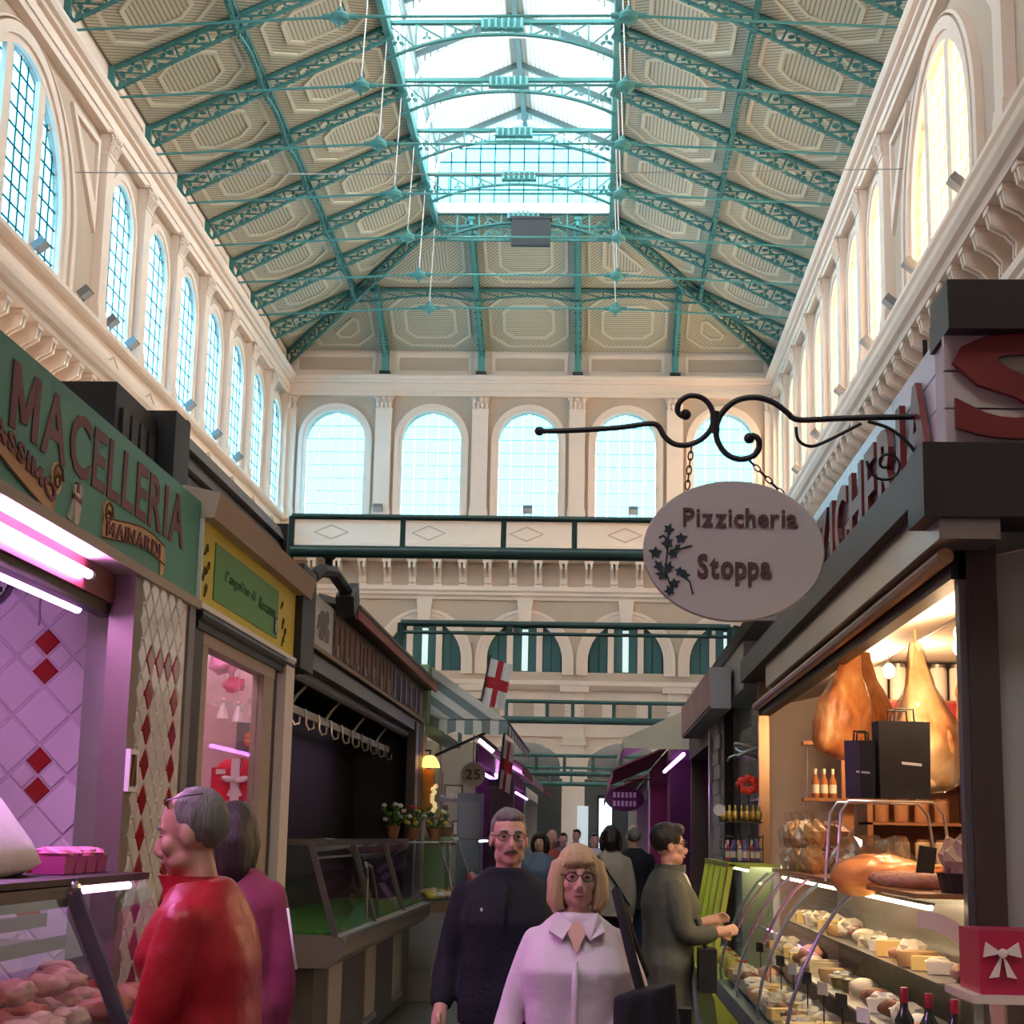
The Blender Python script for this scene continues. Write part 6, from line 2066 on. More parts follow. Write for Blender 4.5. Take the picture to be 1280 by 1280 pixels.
# second row at the back of the bottom shelf: larger pieces for fullness
# price cards on sticks
for i in range(8):
    y = 7.7 + i * .66
    c = thing('price_card', 'small price card on a stick, %s along the deli counter' % ordinal(i), 'price card', (1.13, y, .66), 'price cards in the deli counter')
    m_ = MB(); m_.tube([(1.2, y, .70), (1.2, y, .88)], .004, 4); m_.build('stick', M_DGREY, c)
    m_ = MB(); m_.tbox(Matrix.Translation((1.195, y, .91)) @ Matrix.Rotation(.4, 4, 'Z'), .006, .10, .065); m_.build('card', mat('card_black', (.03, .03, .03), .5) if i % 2 else M_WHITE, c)
# curved magenta ribbons laid over the counter glass
for i, y in enumerate((10.6, 11.5, 12.4)):
    m_ = MB()
    pr = [(x - .012, z + .012) for x, z in prof[3:]] + [(1.42, 1.425)]
    m_.loft([[(x, y - .09, z) for x, z in pr], [(x, y + .09, z) for x, z in pr]], False, False)
    r_ = thing('paper_ribbon', ['magenta paper ribbon over the counter glass, third from the far end', 'magenta paper ribbon over the counter glass, second from the far end', 'magenta paper ribbon at the far end of the counter glass', 'magenta paper ribbon over the nearest counter glass'][i], 'ribbon', (1.2, y, .9), 'magenta ribbons on the deli counter')
    m_.build('band', mat('ribbon_magenta', (.45, .04, .12), .5), r_, 'full')
    m_ = MB(); m_.loft([[(x - .004, y - .12, z + .002) for x, z in pr], [(x - .004, y - .09, z + .002) for x, z in pr]], False, False); m_.build('white_edge', mat('ribbon_white', (.75, .70, .62), .5), r_, 'full')

# ---------------------------------------------------------------- hams
def ham_rings(p0, L, wid, axis='z', seed=0):
    prof = [(.0, .13), (.05, .20), (.14, .25), (.28, .38), (.42, .64), (.58, .93), (.72, 1.0), (.88, .92), (.96, .72), (1.0, .30)]
    rr = []
    N = 26
    for q in range(N + 1):
        f = q / N
        for (f0, w0), (f1, w1) in zip(prof, prof[1:]):
            if f0 <= f <= f1:
                u = (f - f0) / (f1 - f0)
                u = u * u * (3 - 2 * u) * .5 + u * .5
                w = w0 + (w1 - w0) * u
                break
        ring = []
        for j in range(28):
            t = 2 * PI * j / 28
            c, s_ = math.cos(t), math.sin(t)
            k = 1 + .22 * noise.noise(Vector((f * 3 + seed, c * 1.3, s_ * 1.3))) + .13 * noise.noise(Vector((f * 8 + seed, c * 3.5, s_ * 3.5)))
            k += (.05 * math.sin(3 * t + seed + f * 3) + .03 * math.sin(7 * t + 2 * seed - f * 5)) * min(1, f * 2)
            flat = .55 if s_ < 0 else .72
            ring.append((wid * w * c * k + .05 * wid * math.sin(f * 4 + seed), wid * flat * w * s_ * k, -L * f))
        rr.append(ring)
    return rr


def hang_ham(x, y, ztop, L, wid, label, tilt=0, bag=False, fat=False):
    h = thing('hanging_ham', label, 'ham', (x, y, ztop - L), 'hams hanging in the deli')
    M_ = Matrix.Translation((x, y, ztop)) @ Matrix.Rotation(tilt, 4, 'Y') @ Matrix.Rotation(.5, 4, 'Z')
    m_ = MB(); m_.loft([[M_ @ Vector(p) for p in r_] for r_ in ham_rings(None, L, wid, seed=x * 9)]); m_.build('meat', M_HAMF if fat else M_HAM, h, 'full')
    m_ = MB(); m_.tube([M_ @ Vector((0, 0, -.05)), M_ @ Vector((0, 0, .06)), Vector((x, y, 2.95))], .01, 6); m_.build('rope', mat('rope', (.5, .4, .25), .8), h)
    m_ = MB(); m_.lathe([(.022, 0), (.03, -.03), (.025, -.07)], 8, M_); m_.build('bone_end', mat('bone', (.70, .55, .40), .5), h, True)
    if bag:
        m_ = MB(); m_.loft([[M_ @ Vector((p[0] * 1.12, p[1] * 1.15, p[2] * 1.01)) for p in r_] for r_ in ham_rings(None, L, wid, seed=3)], caps=False); m_.build('plastic_wrap', M_CELLO, h, 'full')


hang_ham(1.60, 10.4, 2.92, .78, .20, 'dark orange cured ham hanging closest to the pink tiled wall', .12)
hang_ham(1.86, 9.8, 2.80, .86, .22, 'plastic-wrapped pale cured ham hanging behind the black bag', -.1, True, True)
hang_ham(2.14, 9.4, 2.78, .52, .15, 'small cured ham half hidden behind the dark corner pillar', .05)
hang_ham(1.74, 10.9, 2.92, .80, .20, 'cured ham hanging behind the dark orange ham', -.05)
m_ = MB(); m_.tube([(1.75, 7.2, 2.95), (1.75, 14.6, 2.95)], .02, 8); m_.tube([(2.1, 7.2, 2.95), (2.1, 14.6, 2.95)], .02, 8)
for x in (1.75, 2.1):
    for y in (7.3, 11, 14.5):
        m_.tube([(x, y, 2.95), (x, y, 3.0)], .01, 6)
m_.build('ham_rail', M_STEEL, dl)
lh = thing('lying_ham', 'orange cured ham in clear wrap lying on the deli counter', 'ham', (1.55, 8.9, 1.45))
M_ = Matrix.Translation((1.86, 8.7, 1.535)) @ Matrix.Rotation(R(84), 4, 'Y') @ Matrix.Rotation(R(90), 4, 'Z')
m_ = MB(); m_.loft([[M_ @ Vector(p) for p in r_] for r_ in ham_rings(None, .66, .145, seed=2)]); m_.build('meat', mat('ham_bright', (.72, .28, .09), .35, var=.4, scale=9, bump=.3, bscale=22), lh, 'full')
m_ = MB(); m_.ell((1.38, 8.78, 1.55), (.20, .17, .12), 14, 8, None, 0, .5, 4, 5); m_.build('plastic_wrap', M_CELLO, lh)
# sausages and salami heap on the counter
for i in range(9):
    y = 7.75 + i * .105
    o = inst('sausage', KM['salami'][0], None, Matrix.Translation((1.50 + .03 * math.sin(i * 2), y, 1.447 + (.0 if i % 2 else .006))) @ Matrix.Rotation(.3 * math.sin(i * 3), 4, 'Z') @ Matrix.Scale(.78, 4))
    tag(o, 'brown cured sausage on the counter top, %s from the corner pillar' % ordinal(i), 'sausage', 'sausages on the deli counter top')
# black carrier bags
def carrier(x, y, z, w, d, h, label, turn=0):
    b = thing('black_gift_bag', label, 'bag', (x, y, z))
    Mz = Matrix.Translation((x, y, z)) @ Matrix.Rotation(turn, 4, 'Z')
    m_ = MB(); m_.loft([[Mz @ Vector((a * w / 2 * s, c * d / 2 * s, zz)) for a, c in ((-1, -1), (0, -1.15), (1, -1), (1, 1), (-1, 1))] for zz, s in ((0, .97), (h * .5, 1), (h, 1.02))], caps=False); m_.build('body', mat('bag_black', (.014, .014, .018), .35), b)
    m_ = MB(); m_.add([Mz @ Vector((a * w / 2 * .97, c * d / 2 * .97, .002)) for a, c in ((-1, -1), (1, -1), (1, 1), (-1, 1))], [(0, 1, 2, 3)]); m_.build('bottom', mat('bag_black', (.014, .014, .018), .35), b)
    for c in (-1, 1):
        m_ = MB(); m_.tube([Mz @ Vector((-w * .2, c * d / 2, h * .98)), Mz @ Vector((-w * .18, c * d / 2, h * 1.16)), Mz @ Vector((w * .18, c * d / 2, h * 1.16)), Mz @ Vector((w * .2, c * d / 2, h * .98))], .006, 5); m_.build('handle', M_BLACK, b)
    m_ = MB(); m_.add([Mz @ Vector(q) for q in ((-.02, -d / 2 * 1.16, h * .44), (w * .32, -d / 2 * 1.09, h * .42), (w * .32, -d / 2 * 1.09, h * .455), (-.02, -d / 2 * 1.16, h * .475))], [(0, 1, 2, 3)]); m_.build('small_print', M_LGREY, b)
carrier(1.62, 9.0, 1.88, .27, .13, .40, 'larger black gift bag in front of the hanging hams', .1)
carrier(1.42, 9.05, 1.88, .16, .11, .30, 'smaller black bag leaning beside the larger gift bag', -.3)
# wire stand carrying the bags
ws = thing('wire_stand', 'bent wire stand with glass shelf on the deli counter', 'stand', (1.5, 8.9, 1.45))
m_ = MB(); m_.box(1.27, 1.80, 8.8, 9.2, 1.865, 1.877); m_.build('glass_shelf', M_GLASSC, ws)
for y in (8.8, 9.2):
    m_ = MB(); m_.tube([(1.24, y, 1.447), (1.27, y, 1.80), (1.31, y, 1.86), (1.74, y, 1.86), (1.79, y, 1.80), (1.84, y, 1.447)], .008, 6); m_.build('wire_leg', M_STEEL, ws, True)
# timber post shelf with small bottles
tb = thing('bottle_shelf', 'small wooden shelf post with hanging bottles by the tiled wall', 'shelf', (1.6, 12, 1.45))
m_ = MB(); m_.box(1.74, 1.82, 11.98, 12.06, 1.447, 2.5); m_.build('post', M_WOOD, tb)
for z in (2.33, 1.94, 1.6):
    m_ = MB(); m_.box(1.47, 1.95, 11.93, 12.08, z - .012, z + .012); m_.build('board', M_WOOD, tb)
m_ = MB(); m_.tube([(1.50, 12, 1.447), (1.50, 12, 2.33)], .008, 6); m_.build('rod', M_STEEL, tb)
m_ = MB(); m_.prism([(1.76, 2.5), (1.80, 2.5), (1.79, 2.62)], lambda u, d, v: (u, 12 + d, v), 0, .03); m_.build('spike', M_WOOD, tb)
def bottle(x, y, z, h, r_, body, cap, label, group, name='bottle'):
    b = thing(name, label, 'bottle', (x, y, z), group)
    m_ = MB(); m_.lathe([(r_ * .9, 0), (r_, .01), (r_, h * .58), (r_ * .45, h * .72), (r_ * .38, h * .86)], 12, Matrix.Translation((x, y, z))); gb_ = m_.build('glass_body', body, b, True)
    m_ = MB(); m_.lathe([(r_ * .44, h * .80), (r_ * .46, h * .98), (r_ * .40, h)], 10, Matrix.Translation((x, y, z))); m_.build('cap', cap, b, True)
    m_ = MB(); m_.lathe([(r_ * 1.02, h * .15), (r_ * 1.02, h * .45)], 12, Matrix.Translation((x, y, z)), caps=False); m_.build('paper_label', mat('label_paper', (.65, .58, .45), .6), gb_, True)
M_AMB = mat('amber_bottle', (.30, .10, .03), .15, coat=.5)
M_DGB = mat('dark_green_bottle', (.012, .022, .012), .12, coat=.5)
for i, x in enumerate((1.56, 1.62, 1.68)):
    bottle(x, 12, 1.955, .20, .026, M_AMB, mat('cap_cream', (.6, .5, .35), .5), 'little amber bottle on the wooden shelf, %s from the tiled wall side' % ordinal(i), 'little bottles')
# cellophane packets piled at the far end of the counter
for i in range(16):
    lay = i // 8
    x, y = 1.44 + .16 * (i % 2) + rg.uniform(-.02, .02), 11.1 + (i % 8) * .215

    pk = thing('food_packet', 'cellophane packet with %s, %s layer of the pile, %s from the ham' % (['golden biscuits', 'brown pasta', 'pale crackers', 'dark chocolates'][i % 4], ['lower', 'upper'][lay], ordinal(i % 8)), 'packet', (x, y, 1.446 + lay * .16), 'cellophane packets')
    b = MB(); b.ell((x, y, 1.446 + .09 + lay * .16), (.07, .085, .09), 10, 7, None, 0, .5, i, 6); b.build('contents', mat('packet_%d' % (i % 4), [(.62, .36, .14), (.25, .12, .06), (.70, .58, .42), (.10, .06, .06)][i % 4], .5, var=.4, scale=25), pk)
    b = MB(); b.loft([[(x + a * .085 * s, y + c * .06 * s, z_) for a, c in ((-1, -.4), (0, -1), (1, -.4), (1, .4), (0, 1), (-1, .4))] for z_, s in ((1.447 + lay * .16, 1), (1.56 + lay * .16, 1.15), (1.63 + lay * .16, .35), (1.69 + lay * .16, .7))], caps=False); b.build('wrap', M_CELLO, pk)
# crumpled clear packets, paper cone and black basket nearer the pillar
for i in range(5):
    x, y = 1.42 + .08 * i, 9.6 + .3 * (i % 3)
    b = MB(); b.ell((x, y, 1.56), (.10, .10, .11), 9, 6, None, 0, .9, i + 20, 7)
    tag(b.build('clear_packet', M_CELLO), 'crumpled clear packet between the packet pile and the ham, %s from the aisle' % ordinal(i), 'packet', 'crumpled clear packets')
bk = thing('black_basket', 'black basket of paper-wrapped goods beside the corner pillar', 'basket', (1.62, 7.35, 1.447))
b = MB(); b.loft([[(1.62 + .13 * s * math.cos(t), 7.5 + .16 * s * math.sin(t), z_) for t in [2 * PI * k / 16 for k in range(16)]] for z_, s in ((1.447, .85), (1.53, 1.0))], caps=False); b.lathe([(.01, 0), (.12, .002)], 16, Matrix.Translation((1.62, 7.5, 1.449))); b.build('basket_body', M_BLACK, bk)
for i in range(5):
    b = MB(); b.ell((1.58 + .03 * (i % 3), 7.42 + .05 * i, 1.58 + .03 * (i % 2)), (.07, .06, .07), 9, 6, None, 0, .7, i, 6); b.build('paper_wrap', mat('brown_paper', (.42, .30, .2), .6, bump=.5, bscale=20), bk)
b = MB(); b.loft([[(1.66 + .02 * math.cos(t), 7.55 + .02 * math.sin(t), 1.56) for t in [2 * PI * k / 10 for k in range(10)]], [(1.74 + .08 * math.cos(t), 7.5 + .07 * math.sin(t), 1.80) for t in [2 * PI * k / 10 for k in range(10)]]], caps=False); b.build('paper_cone', mat('parcel_paper', (.72, .64, .52), .55, bump=.5, bscale=20), bk)
tg = MB(); tg.tbox(Matrix.Translation((1.55, 8.05, 1.56)) @ Matrix.Rotation(.15, 4, 'Y'), .08, .02, .16)
tg.box(1.52, 1.58, 8.03, 8.08, 1.445, 1.50)
tag(tg.build('black_price_stand', M_BLACK), 'upright black price stand in front of the lying ham', 'price stand')
# back shelves with jars, red panel
sh = thing('back_shelf', 'wooden back shelf unit with red band behind the hanging hams', 'shelf', (2.6, 12.5, 0))
SZ = (1.50, 1.80, 2.10, 2.40, 2.68)
for z in SZ:
    m_ = MB(); m_.box(1.98, 3.4, 12.4, 12.8, z - .02, z); m_.build('board', M_WOOD, sh)
for x in (1.98, 2.72, 3.36):
    m_ = MB(); m_.box(x, x + .04, 12.4, 12.8, 0, 2.66); m_.build('upright', M_WOOD, sh)
m_ = MB(); m_.box(1.98, 3.4, 12.8, 12.83, 0, 2.68); m_.build('back_board', M_WOOD, sh)
m_ = MB(); m_.box(1.98, 3.4, 12.37, 12.4, 2.44, 2.66); m_.build('red_panel', mat('red_shelf_panel', (.30, .02, .03), .5), sh)
for row, (z, r_, h_, nm) in enumerate(((SZ[4], .065, .27, 0), (SZ[2], .055, .19, 1), (SZ[1], .055, .17, 2), (SZ[0], .055, .18, 1))):
    n_ = 9
    for i in range(n_):
        x = 2.10 + i * .145
        if any(abs(x - u - .02) < r_ + .025 for u in (1.98, 2.72, 3.36)) and row:
            continue
        j = thing('storage_jar', '%s on the back shelves, %s row, %s from the aisle' % (['tall white jar', 'pale round jar', 'brown jar'][nm], ['top', 'second', 'third', 'lowest'][row], ordinal(i)), 'jar', (x, 12.52, z), 'jars on the back shelves')
        b = MB(); b.lathe([(r_ * .95, .002), (r_, .012), (r_, h_ * .85), (r_ * .8, h_ * .92)], 12, Matrix.Translation((x, 12.52, z + .002))); jb = b.build('body', [mat('jar_white', (.74, .68, .62), .3), mat('jar_cream', (.66, .50, .34), .4), mat('jar_brown', (.34, .16, .08), .4)][nm], j, True)
        b = MB(); b.lathe([(r_ * .85, h_ * .9), (r_ * .85, h_)], 12, Matrix.Translation((x, 12.52, z + .002))); b.build('lid', M_STEEL if nm == 0 else M_WOOD, jb, True)

# warm bulbs
M_BULB = mat('warm_bulb', (1, .8, .5), .4, emit=(1, .70, .36), estr=30)
for i, (x, y, z) in enumerate(((1.95, 8.9, 2.86), (1.96, 9.05, 2.76), (1.90, 8.8, 2.66), (2.0, 11.5, 2.80), (1.62, 7.35, 2.86))):
    b = thing('warm_bulb', ['upper bare warm bulb beside the corner pillar', 'middle bare warm bulb beside the corner pillar', 'lowest bare warm bulb beside the corner pillar', 'added warm bulb brightening the far end of the deli', 'warm bulb tucked behind the corner pillar top'][i], 'bulb', (x, y, z), 'warm deli bulbs')
    m_ = MB(); m_.ell((x, y, z), (.04, .04, .05), 12, 8); m_.build('globe', M_BULB, b, True)
    m_ = MB(); m_.tube([(x, y, z + .05), (x, y, z + .08)], .02, 8); m_.tube([(x, y, z + .08), (x, y, 2.98)], .005, 4); m_.build('socket', M_DGREY, b)
    l_ = warm_point((x, y, z - .08), (30, 30, 30, 85, 24)[i])  # the far-end bulb is an added source that brightens the end partition
    l_.parent = b
    l_.location = (0, 0, -.08)

# ---------------------------------------------------------------- near corner of the deli
nc = thing('corner_counter', 'near corner counter of the deli facing the cross aisle', 'counter', (1.8, 6.5, 0))
m_ = MB(); m_.box(1.0, 2.9, 5.7, 7.2, 0, .82); m_.build('base', mat('counter_dark', (.06, .055, .055), .4), nc)
m_ = MB(); m_.box(.97, 2.9, 5.65, 7.2, .82, .86); m_.build('worktop', mat('worktop_cream', (.62, .52, .42), .4), nc)
for i, (x, y) in enumerate(((1.15, 6.45), (1.22, 6.35), (1.29, 6.25))):
    bottle(x, y, .862, .27 - .01 * i, .035, M_DGB, mat('capsule_red', (.30, .015, .03), .35), 'dark wine bottle with red capsule, %s from the aisle' % ordinal(i), 'wine bottles on the corner counter', 'wine_bottle')
mbx = thing('magenta_gift_box', 'magenta box with white bow at the near corner of the deli', 'gift box', (1.55, 6.6, 1.11))
m_ = MB(); m_.box(1.44, 1.95, 6.5, 6.85, 1.11, 1.34); m_.build('body', mat('box_magenta', (.42, .02, .06), .35), mbx)
for s in (-1, 1):
    m_ = MB(); m_.prism([(1.52, 1.26), (1.52 + s * .06, 1.30), (1.52 + s * .07, 1.245)], lambda u, d, v: (u, 6.49 - d, v), 0, .012); m_.build('bow_loop', mat('bow_cream', (.75, .62, .52), .5), mbx)
    m_ = MB(); m_.prism([(1.52, 1.26), (1.52 + s * .05, 1.17), (1.52 + s * .015, 1.175)], lambda u, d, v: (u, 6.49 - d, v), 0, .010); m_.build('bow_tail', mat('bow_cream', (.75, .62, .52), .5), mbx)
m_ = MB(); m_.ell((1.52, 6.475, 1.26), (.018, .014, .018), 8, 6); m_.build('bow_knot', mat('bow_cream', (.75, .62, .52), .5), mbx)
for i in range(7):
    x, y = 1.10 + .09 * (i % 4), 6.62 + .16 * (i // 4)
    k = ['paper_parcel', 'fresh_cheese', 'cooked_ham', 'paper_parcel', 'cheese_round', 'cooked_ham', 'paper_parcel'][i]
    tag(inst(k, KM[k][0], None, Matrix.Translation((x + .05, y, .862)) @ Matrix.Scale(.75, 4) @ Matrix.Rotation(i, 4, 'Z')), '%s behind the wine bottles on the corner counter, %s from the aisle' % (LBL[k], ordinal(i)), 'food', 'food on the corner counter')
for i in range(3):
    x = 1.36 + .12 * i
    k = ['cooked_ham', 'paper_parcel', 'fresh_cheese'][i]
    tag(inst(k, KM[k][1], None, Matrix.Translation((x, 6.12, .862)) @ Matrix.Scale(.8, 4)), '%s on the front edge of the corner counter' % LBL[k], 'food', 'food on the corner counter')

m_ = MB(); m_.box(1.40, 2.0, 6.45, 6.95, 1.08, 1.11); m_.build('upper_tier', mat('worktop_cream', (.62, .52, .42), .4), nc)
for x in (1.43, 1.95):
    for y in (6.5, 6.9):
        m_ = MB(); m_.box(x - .015, x + .015, y - .015, y + .015, .86, 1.08); m_.build('tier_post', M_STEEL, nc)
for i in range(5):
    k = ['cooked_ham', 'cheese_wedge', 'paper_parcel', 'fresh_cheese', 'cheese_round'][i]
    tag(inst(k, KM[k][0], None, Matrix.Translation((1.48 + .12 * i, 6.62, .862)) @ Matrix.Scale(.8, 4)), '%s on the corner counter under the magenta box' % LBL[k], 'food', 'food on the corner counter')

# ---------------------------------------------------------------- yellow framed case
M_LIME = mat('lime_frame', (.42, .46, .05), .45)
yc = thing('lime_framed_case', 'lime yellow framed sloping glass case beyond the deli counter', 'display case', (1.2, 14.7, 0))
m_ = MB(); m_.prism([(1.0, 0.05), (.95, .45), (.90, .56), (1.45, .56), (1.45, .05)], lambda u, d, v: (u, d, v), 13.35, 16.1); m_.build('base', M_LIME, yc)
for i in range(5):
    y = 13.38 + i * .67
    m_ = MB(); m_.bar((.92, y, .56), (1.08, y, 1.46), .05, .04); m_.build('frame_bar', M_LIME, yc)
for i in range(4):
    y = 13.38 + i * .67
    m_ = MB(); m_.add([(.925, y + .03, .57), (.925, y + .64, .57), (1.08, y + .64, 1.44), (1.08, y + .03, 1.44)], [(0, 1, 2, 3)]); m_.build('front_pane', M_GLASS, yc)
m_ = MB(); m_.bar((1.08, 13.35, 1.46), (1.08, 16.1, 1.46), .05, .04); m_.box(1.06, 1.45, 13.35, 16.1, 1.45, 1.47); m_.build('top', M_LIME, yc)
m_ = MB(); m_.bar((.92, 13.35, .56), (.92, 16.1, .56), .05, .04); m_.build('bottom_bar', M_LIME, yc)
m_ = MB(); m_.box(1.40, 1.45, 13.35, 16.1, .56, 1.45); m_.build('back_panel', M_WHITE, yc)
rg = random.Random(5)
for i in range(14):
    y = 13.5 + i * .18
    b = MB(); b.ell((1.17 + .05 * (i % 2), y, .64), (.07, .075, .065), 10, 7, None, 0, .35, i, 5)
    c_ = ['bloom_yellow', 'fresh_white', 'cheese_yellow', 'bloom_red'][i % 4]
    tag(b.build('fresh_pasta_nest', mat(c_, (.7, .55, .1), .6), None, 'full'), ['yellow', 'white', 'creamy', 'red'][i % 4] + ' food nest inside the lime framed case, %s from the near end' % ordinal(i), 'food', 'food in the lime framed case')
lt = thing('lime_case_light', 'greenish strip light inside the lime framed case', 'strip light', (1.25, 14.7, 1.4))
m_ = MB(); m_.tube([(1.22, 13.5, 1.42), (1.22, 16, 1.42)], .012, 6); m_.build('strip', mat('lime_strip', (1, 1, .6), .4, emit=(.95, 1, .45), estr=8), lt)
m_ = MB(); m_.box(1.20, 1.24, 13.5, 16, 1.43, 1.445); m_.build('channel', M_STEEL, lt)

# ---------------------------------------------------------------- second stall on the right
s2 = thing('grocery_stall', 'grey grocery stall with glass cabinet beyond the deli', 'stall', (1.6, 16, 0))
m_ = MB(); m_.box(1.33, 1.6, 15.02, 17.4, 2.98, 3.4); m_.build('fascia', mat('pale_blue_fascia', (.36, .37, .38), .5, var=.1), s2)
m_ = MB(); m_.prism([(1.30, 3.4), (1.62, 3.4), (1.62, 3.56), (1.24, 3.44)], lambda u, d, v: (u, d, v), 13.6, 17.8); m_.build('cap', mat('grey_cap', (.22, .21, .20), .5), s2)
m_ = MB(); m_.box(1.33, 1.42, 17.25, 17.4, 0, 3.0); m_.build('dark_post', M_BROWN, s2)
m_ = MB(); m_.box(2.3, 2.4, 15.0, 18, 0, 3.3); m_.build('back_wall', mat('grocer_wall', (.32, .26, .22), .6), s2)
m_ = MB(); m_.box(1.33, 2.4, 17.4, 17.5, 0, 3.0); m_.build('partition', mat('grey_brick_paint', (.33, .33, .31), .6, bump=.8, bscale=14), s2)
for j in range(18):
    for i in range(2):
        m_ = MB(); z = .1 + j * .155
        m_.box(1.30, 1.335, 17.5 + i * .42 + (.2 if j % 2 else 0), 17.9 + i * .42 + (.2 if j % 2 else 0), z, z + .145); m_.build('brick', mat('grey_brick', (.36, .36, .34), .6), s2)
m_ = MB(); m_.box(1.335, 1.45, 17.45, 18.7, 0, 2.9); m_.build('pier', mat('grey_brick_paint', (.33, .33, .31), .6), s2)
m_ = MB(); m_.box(1.28, 1.36, 18.7, 18.9, 0, 2.9); m_.build('steel_post', M_STEEL, s2)
for z in (1.5, 2.02):
    m_ = MB(); m_.box(1.5, 2.25, 15.1, 17.2, z - .01, z + .01); m_.build('shelf', M_STEELD, s2)
m_ = MB(); m_.box(1.40, 1.41, 15.1, 17.2, 1.5, 2.95); m_.build('cabinet_glass', M_GLASSC, s2)
m_ = MB()
for i in range(3):
    m_.tube([(1.46 + .12 * math.sin(t * .5 + i), 15.2 + t * .1, 2.52 - i * .04 + .03 * math.sin(t * .9)) for t in range(19)], .012, 6)
m_.build('silver_garland', M_STEEL, s2)
ps = thing('pink_sign_box', 'projecting grey sign box with faded pink face beyond the deli', 'sign', (1.15, 18.5, 2.87))
m_ = MB(); m_.box(1.105, 1.30, 16.0, 21.0, 2.87, 3.26); m_.build('box', mat('sign_box_grey', (.30, .30, .31), .5), ps)
m_ = MB(); m_.box(1.09, 1.105, 16.02, 20.98, 2.89, 3.24); m_.build('pink_face', mat('faded_pink', (.42, .24, .24), .6, var=.35, scale=2.5), ps)
# red flower, round tag, gold row, wire rack of bottles
rf = thing('red_rosette', 'red rosette in the glass cabinet beyond the deli', 'decoration', (1.3, 15.0, 2.1))
for a in range(8):
    m_ = MB(); m_.ell((1.36 + .07 * math.cos(a * .785), 14.98, 2.13 + .05 * math.sin(a * .785)), (.045, .02, .035), 8, 5, None, 0, .3, a); m_.build('petal', mat('rosette_red', (.60, .03, .02), .5), rf)
m_ = MB(); m_.tube([(1.36, 15.0, 2.1), (1.42, 15.05, 1.47)], .008, 5); m_.build('stem', M_DGREY, rf)
wr = thing('wire_rack', 'black wire rack of small colourful bottles above the lime case', 'rack', (1.25, 14.6, 1.47))
for z in (1.48, 1.58, 1.68):
    m_ = MB(); m_.tube([(1.10, 14.3, z), (1.42, 14.3, z), (1.42, 14.7, z), (1.10, 14.7, z)], .006, 5, closed=True); m_.build('wire_ring', M_BLACK, wr)
for x in (1.10, 1.20, 1.31, 1.42):
    m_ = MB(); m_.tube([(x, 14.3, 1.475), (x, 14.3, 1.70)], .005, 5); m_.build('wire_upright', M_BLACK, wr)
m_ = MB(); m_.tube([(1.26, 14.72, 1.475), (1.26, 14.72, 2.12)], .012, 6); m_.build('pole', M_BLACK, wr)
m_ = MB(); m_.box(1.10, 1.42, 14.3, 14.7, 1.473, 1.48); m_.build('tray', M_BLACK, wr)
bc = [mat('b_red', (.45, .04, .04), .3), mat('b_blue', (.06, .09, .35), .3), mat('b_white', (.6, .58, .55), .3), mat('b_violet', (.22, .12, .30), .3)]
for i in range(12):
    bottle(1.135 + .05 * (i % 6), 14.38 + .16 * (i // 6), 1.482, .17, .02, bc[i % 4], bc[(i + 2) % 4], ['red', 'blue', 'white', 'violet'][i % 4] + ' miniature bottle in the black wire rack, %s of the %s row' % (ordinal(i % 6), ['front', 'back'][i // 6]), 'miniature bottles in the wire rack')
for i in range(7):
    x = 1.13 + i * .05
    b = MB(); b.ell((x, 14.74, 1.86), (.028, .03, .05), 8, 6); b.ell((x, 14.74, 1.92), (.014, .015, .03), 6, 5)
    tag(b.build('gold_bell', mat('gold_foil', (.55, .38, .10), .3, .6), None, 'full'), 'gold foil bell on the rack, %s from the round tag' % ordinal(i), 'ornament', 'gold foil bells')
m_ = MB(); m_.box(1.10, 1.46, 14.70, 14.78, 1.80, 1.812); m_.build('upper_tray', M_BLACK, wr)
rt = thing('round_tag', 'round pale tag beside the gold bells', 'tag', (1.07, 14.6, 1.85))
m_ = MB(); m_.lathe([(.05, 0), (.05, .01)], 16, Matrix.Translation((1.08, 14.6, 1.90)) @ Matrix.Rotation(R(90), 4, 'X')); m_.build('disc', mat('tag_pale', (.55, .52, .55), .5), rt)
m_ = MB(); m_.tube([(1.08, 14.61, 1.86), (1.10, 14.72, 1.81)], .005, 5); m_.build('clip', M_DGREY, rt)

# ---------------------------------------------------------------- farther stalls on the right
M_AWC = mat('awning_cream', (.58, .54, .42), .7)
ac = thing('cream_awning', 'pale cream awning projecting into the aisle beyond the pink sign', 'awning', (1.0, 25, 2.9))
m_ = MB(); m_.prism([(1.35, 3.42), (.42, 2.98), (.42, 2.95), (1.35, 3.38)], lambda u, d, v: (u, d, v), 23.0, 29); m_.build('canopy', M_AWC, ac)
m_ = MB(); m_.box(.41, .425, 23.0, 29, 2.84, 2.97); m_.build('valance', M_AWC, ac)
m_ = MB(); m_.prism([(.42, 2.84), (1.35, 2.84), (1.35, 3.40), (.42, 2.97)], lambda u, d, v: (u, d, v), 22.98, 23.0); m_.build('side_panel', M_AWC, ac)
far_stall(1.32, 19.2, 23.0, 3.0, 'dark closed stall front between the pink sign and the cream awning', W2, -1, None, None, False)
far_stall(1.35, 23.2, 30, 3.3, 'plum coloured stall under the cream awning', W3, -1, None, M_PUR, False)
far_stall(1.35, 30.5, 40, 3.2, 'far stall with dark red awning on the deli side', mat('stall_red', (.14, .03, .05), .6), -1, M_AWR, None, False, 1.0)
far_stall(1.35, 41, 52, 3.1, 'distant white stall with red canopy on the deli side', W1, -1, mat('awning_red2', (.26, .06, .06), .7), None, False, 1.0)
far_stall(1.35, 53, 64, 3.1, 'last pale stall before the end wall on the deli side', W1, -1, None, None, False)
so = thing('small_oval_sign', 'small dark oval shop sign hanging far down the aisle', 'sign', (.85, 38, 2.3))
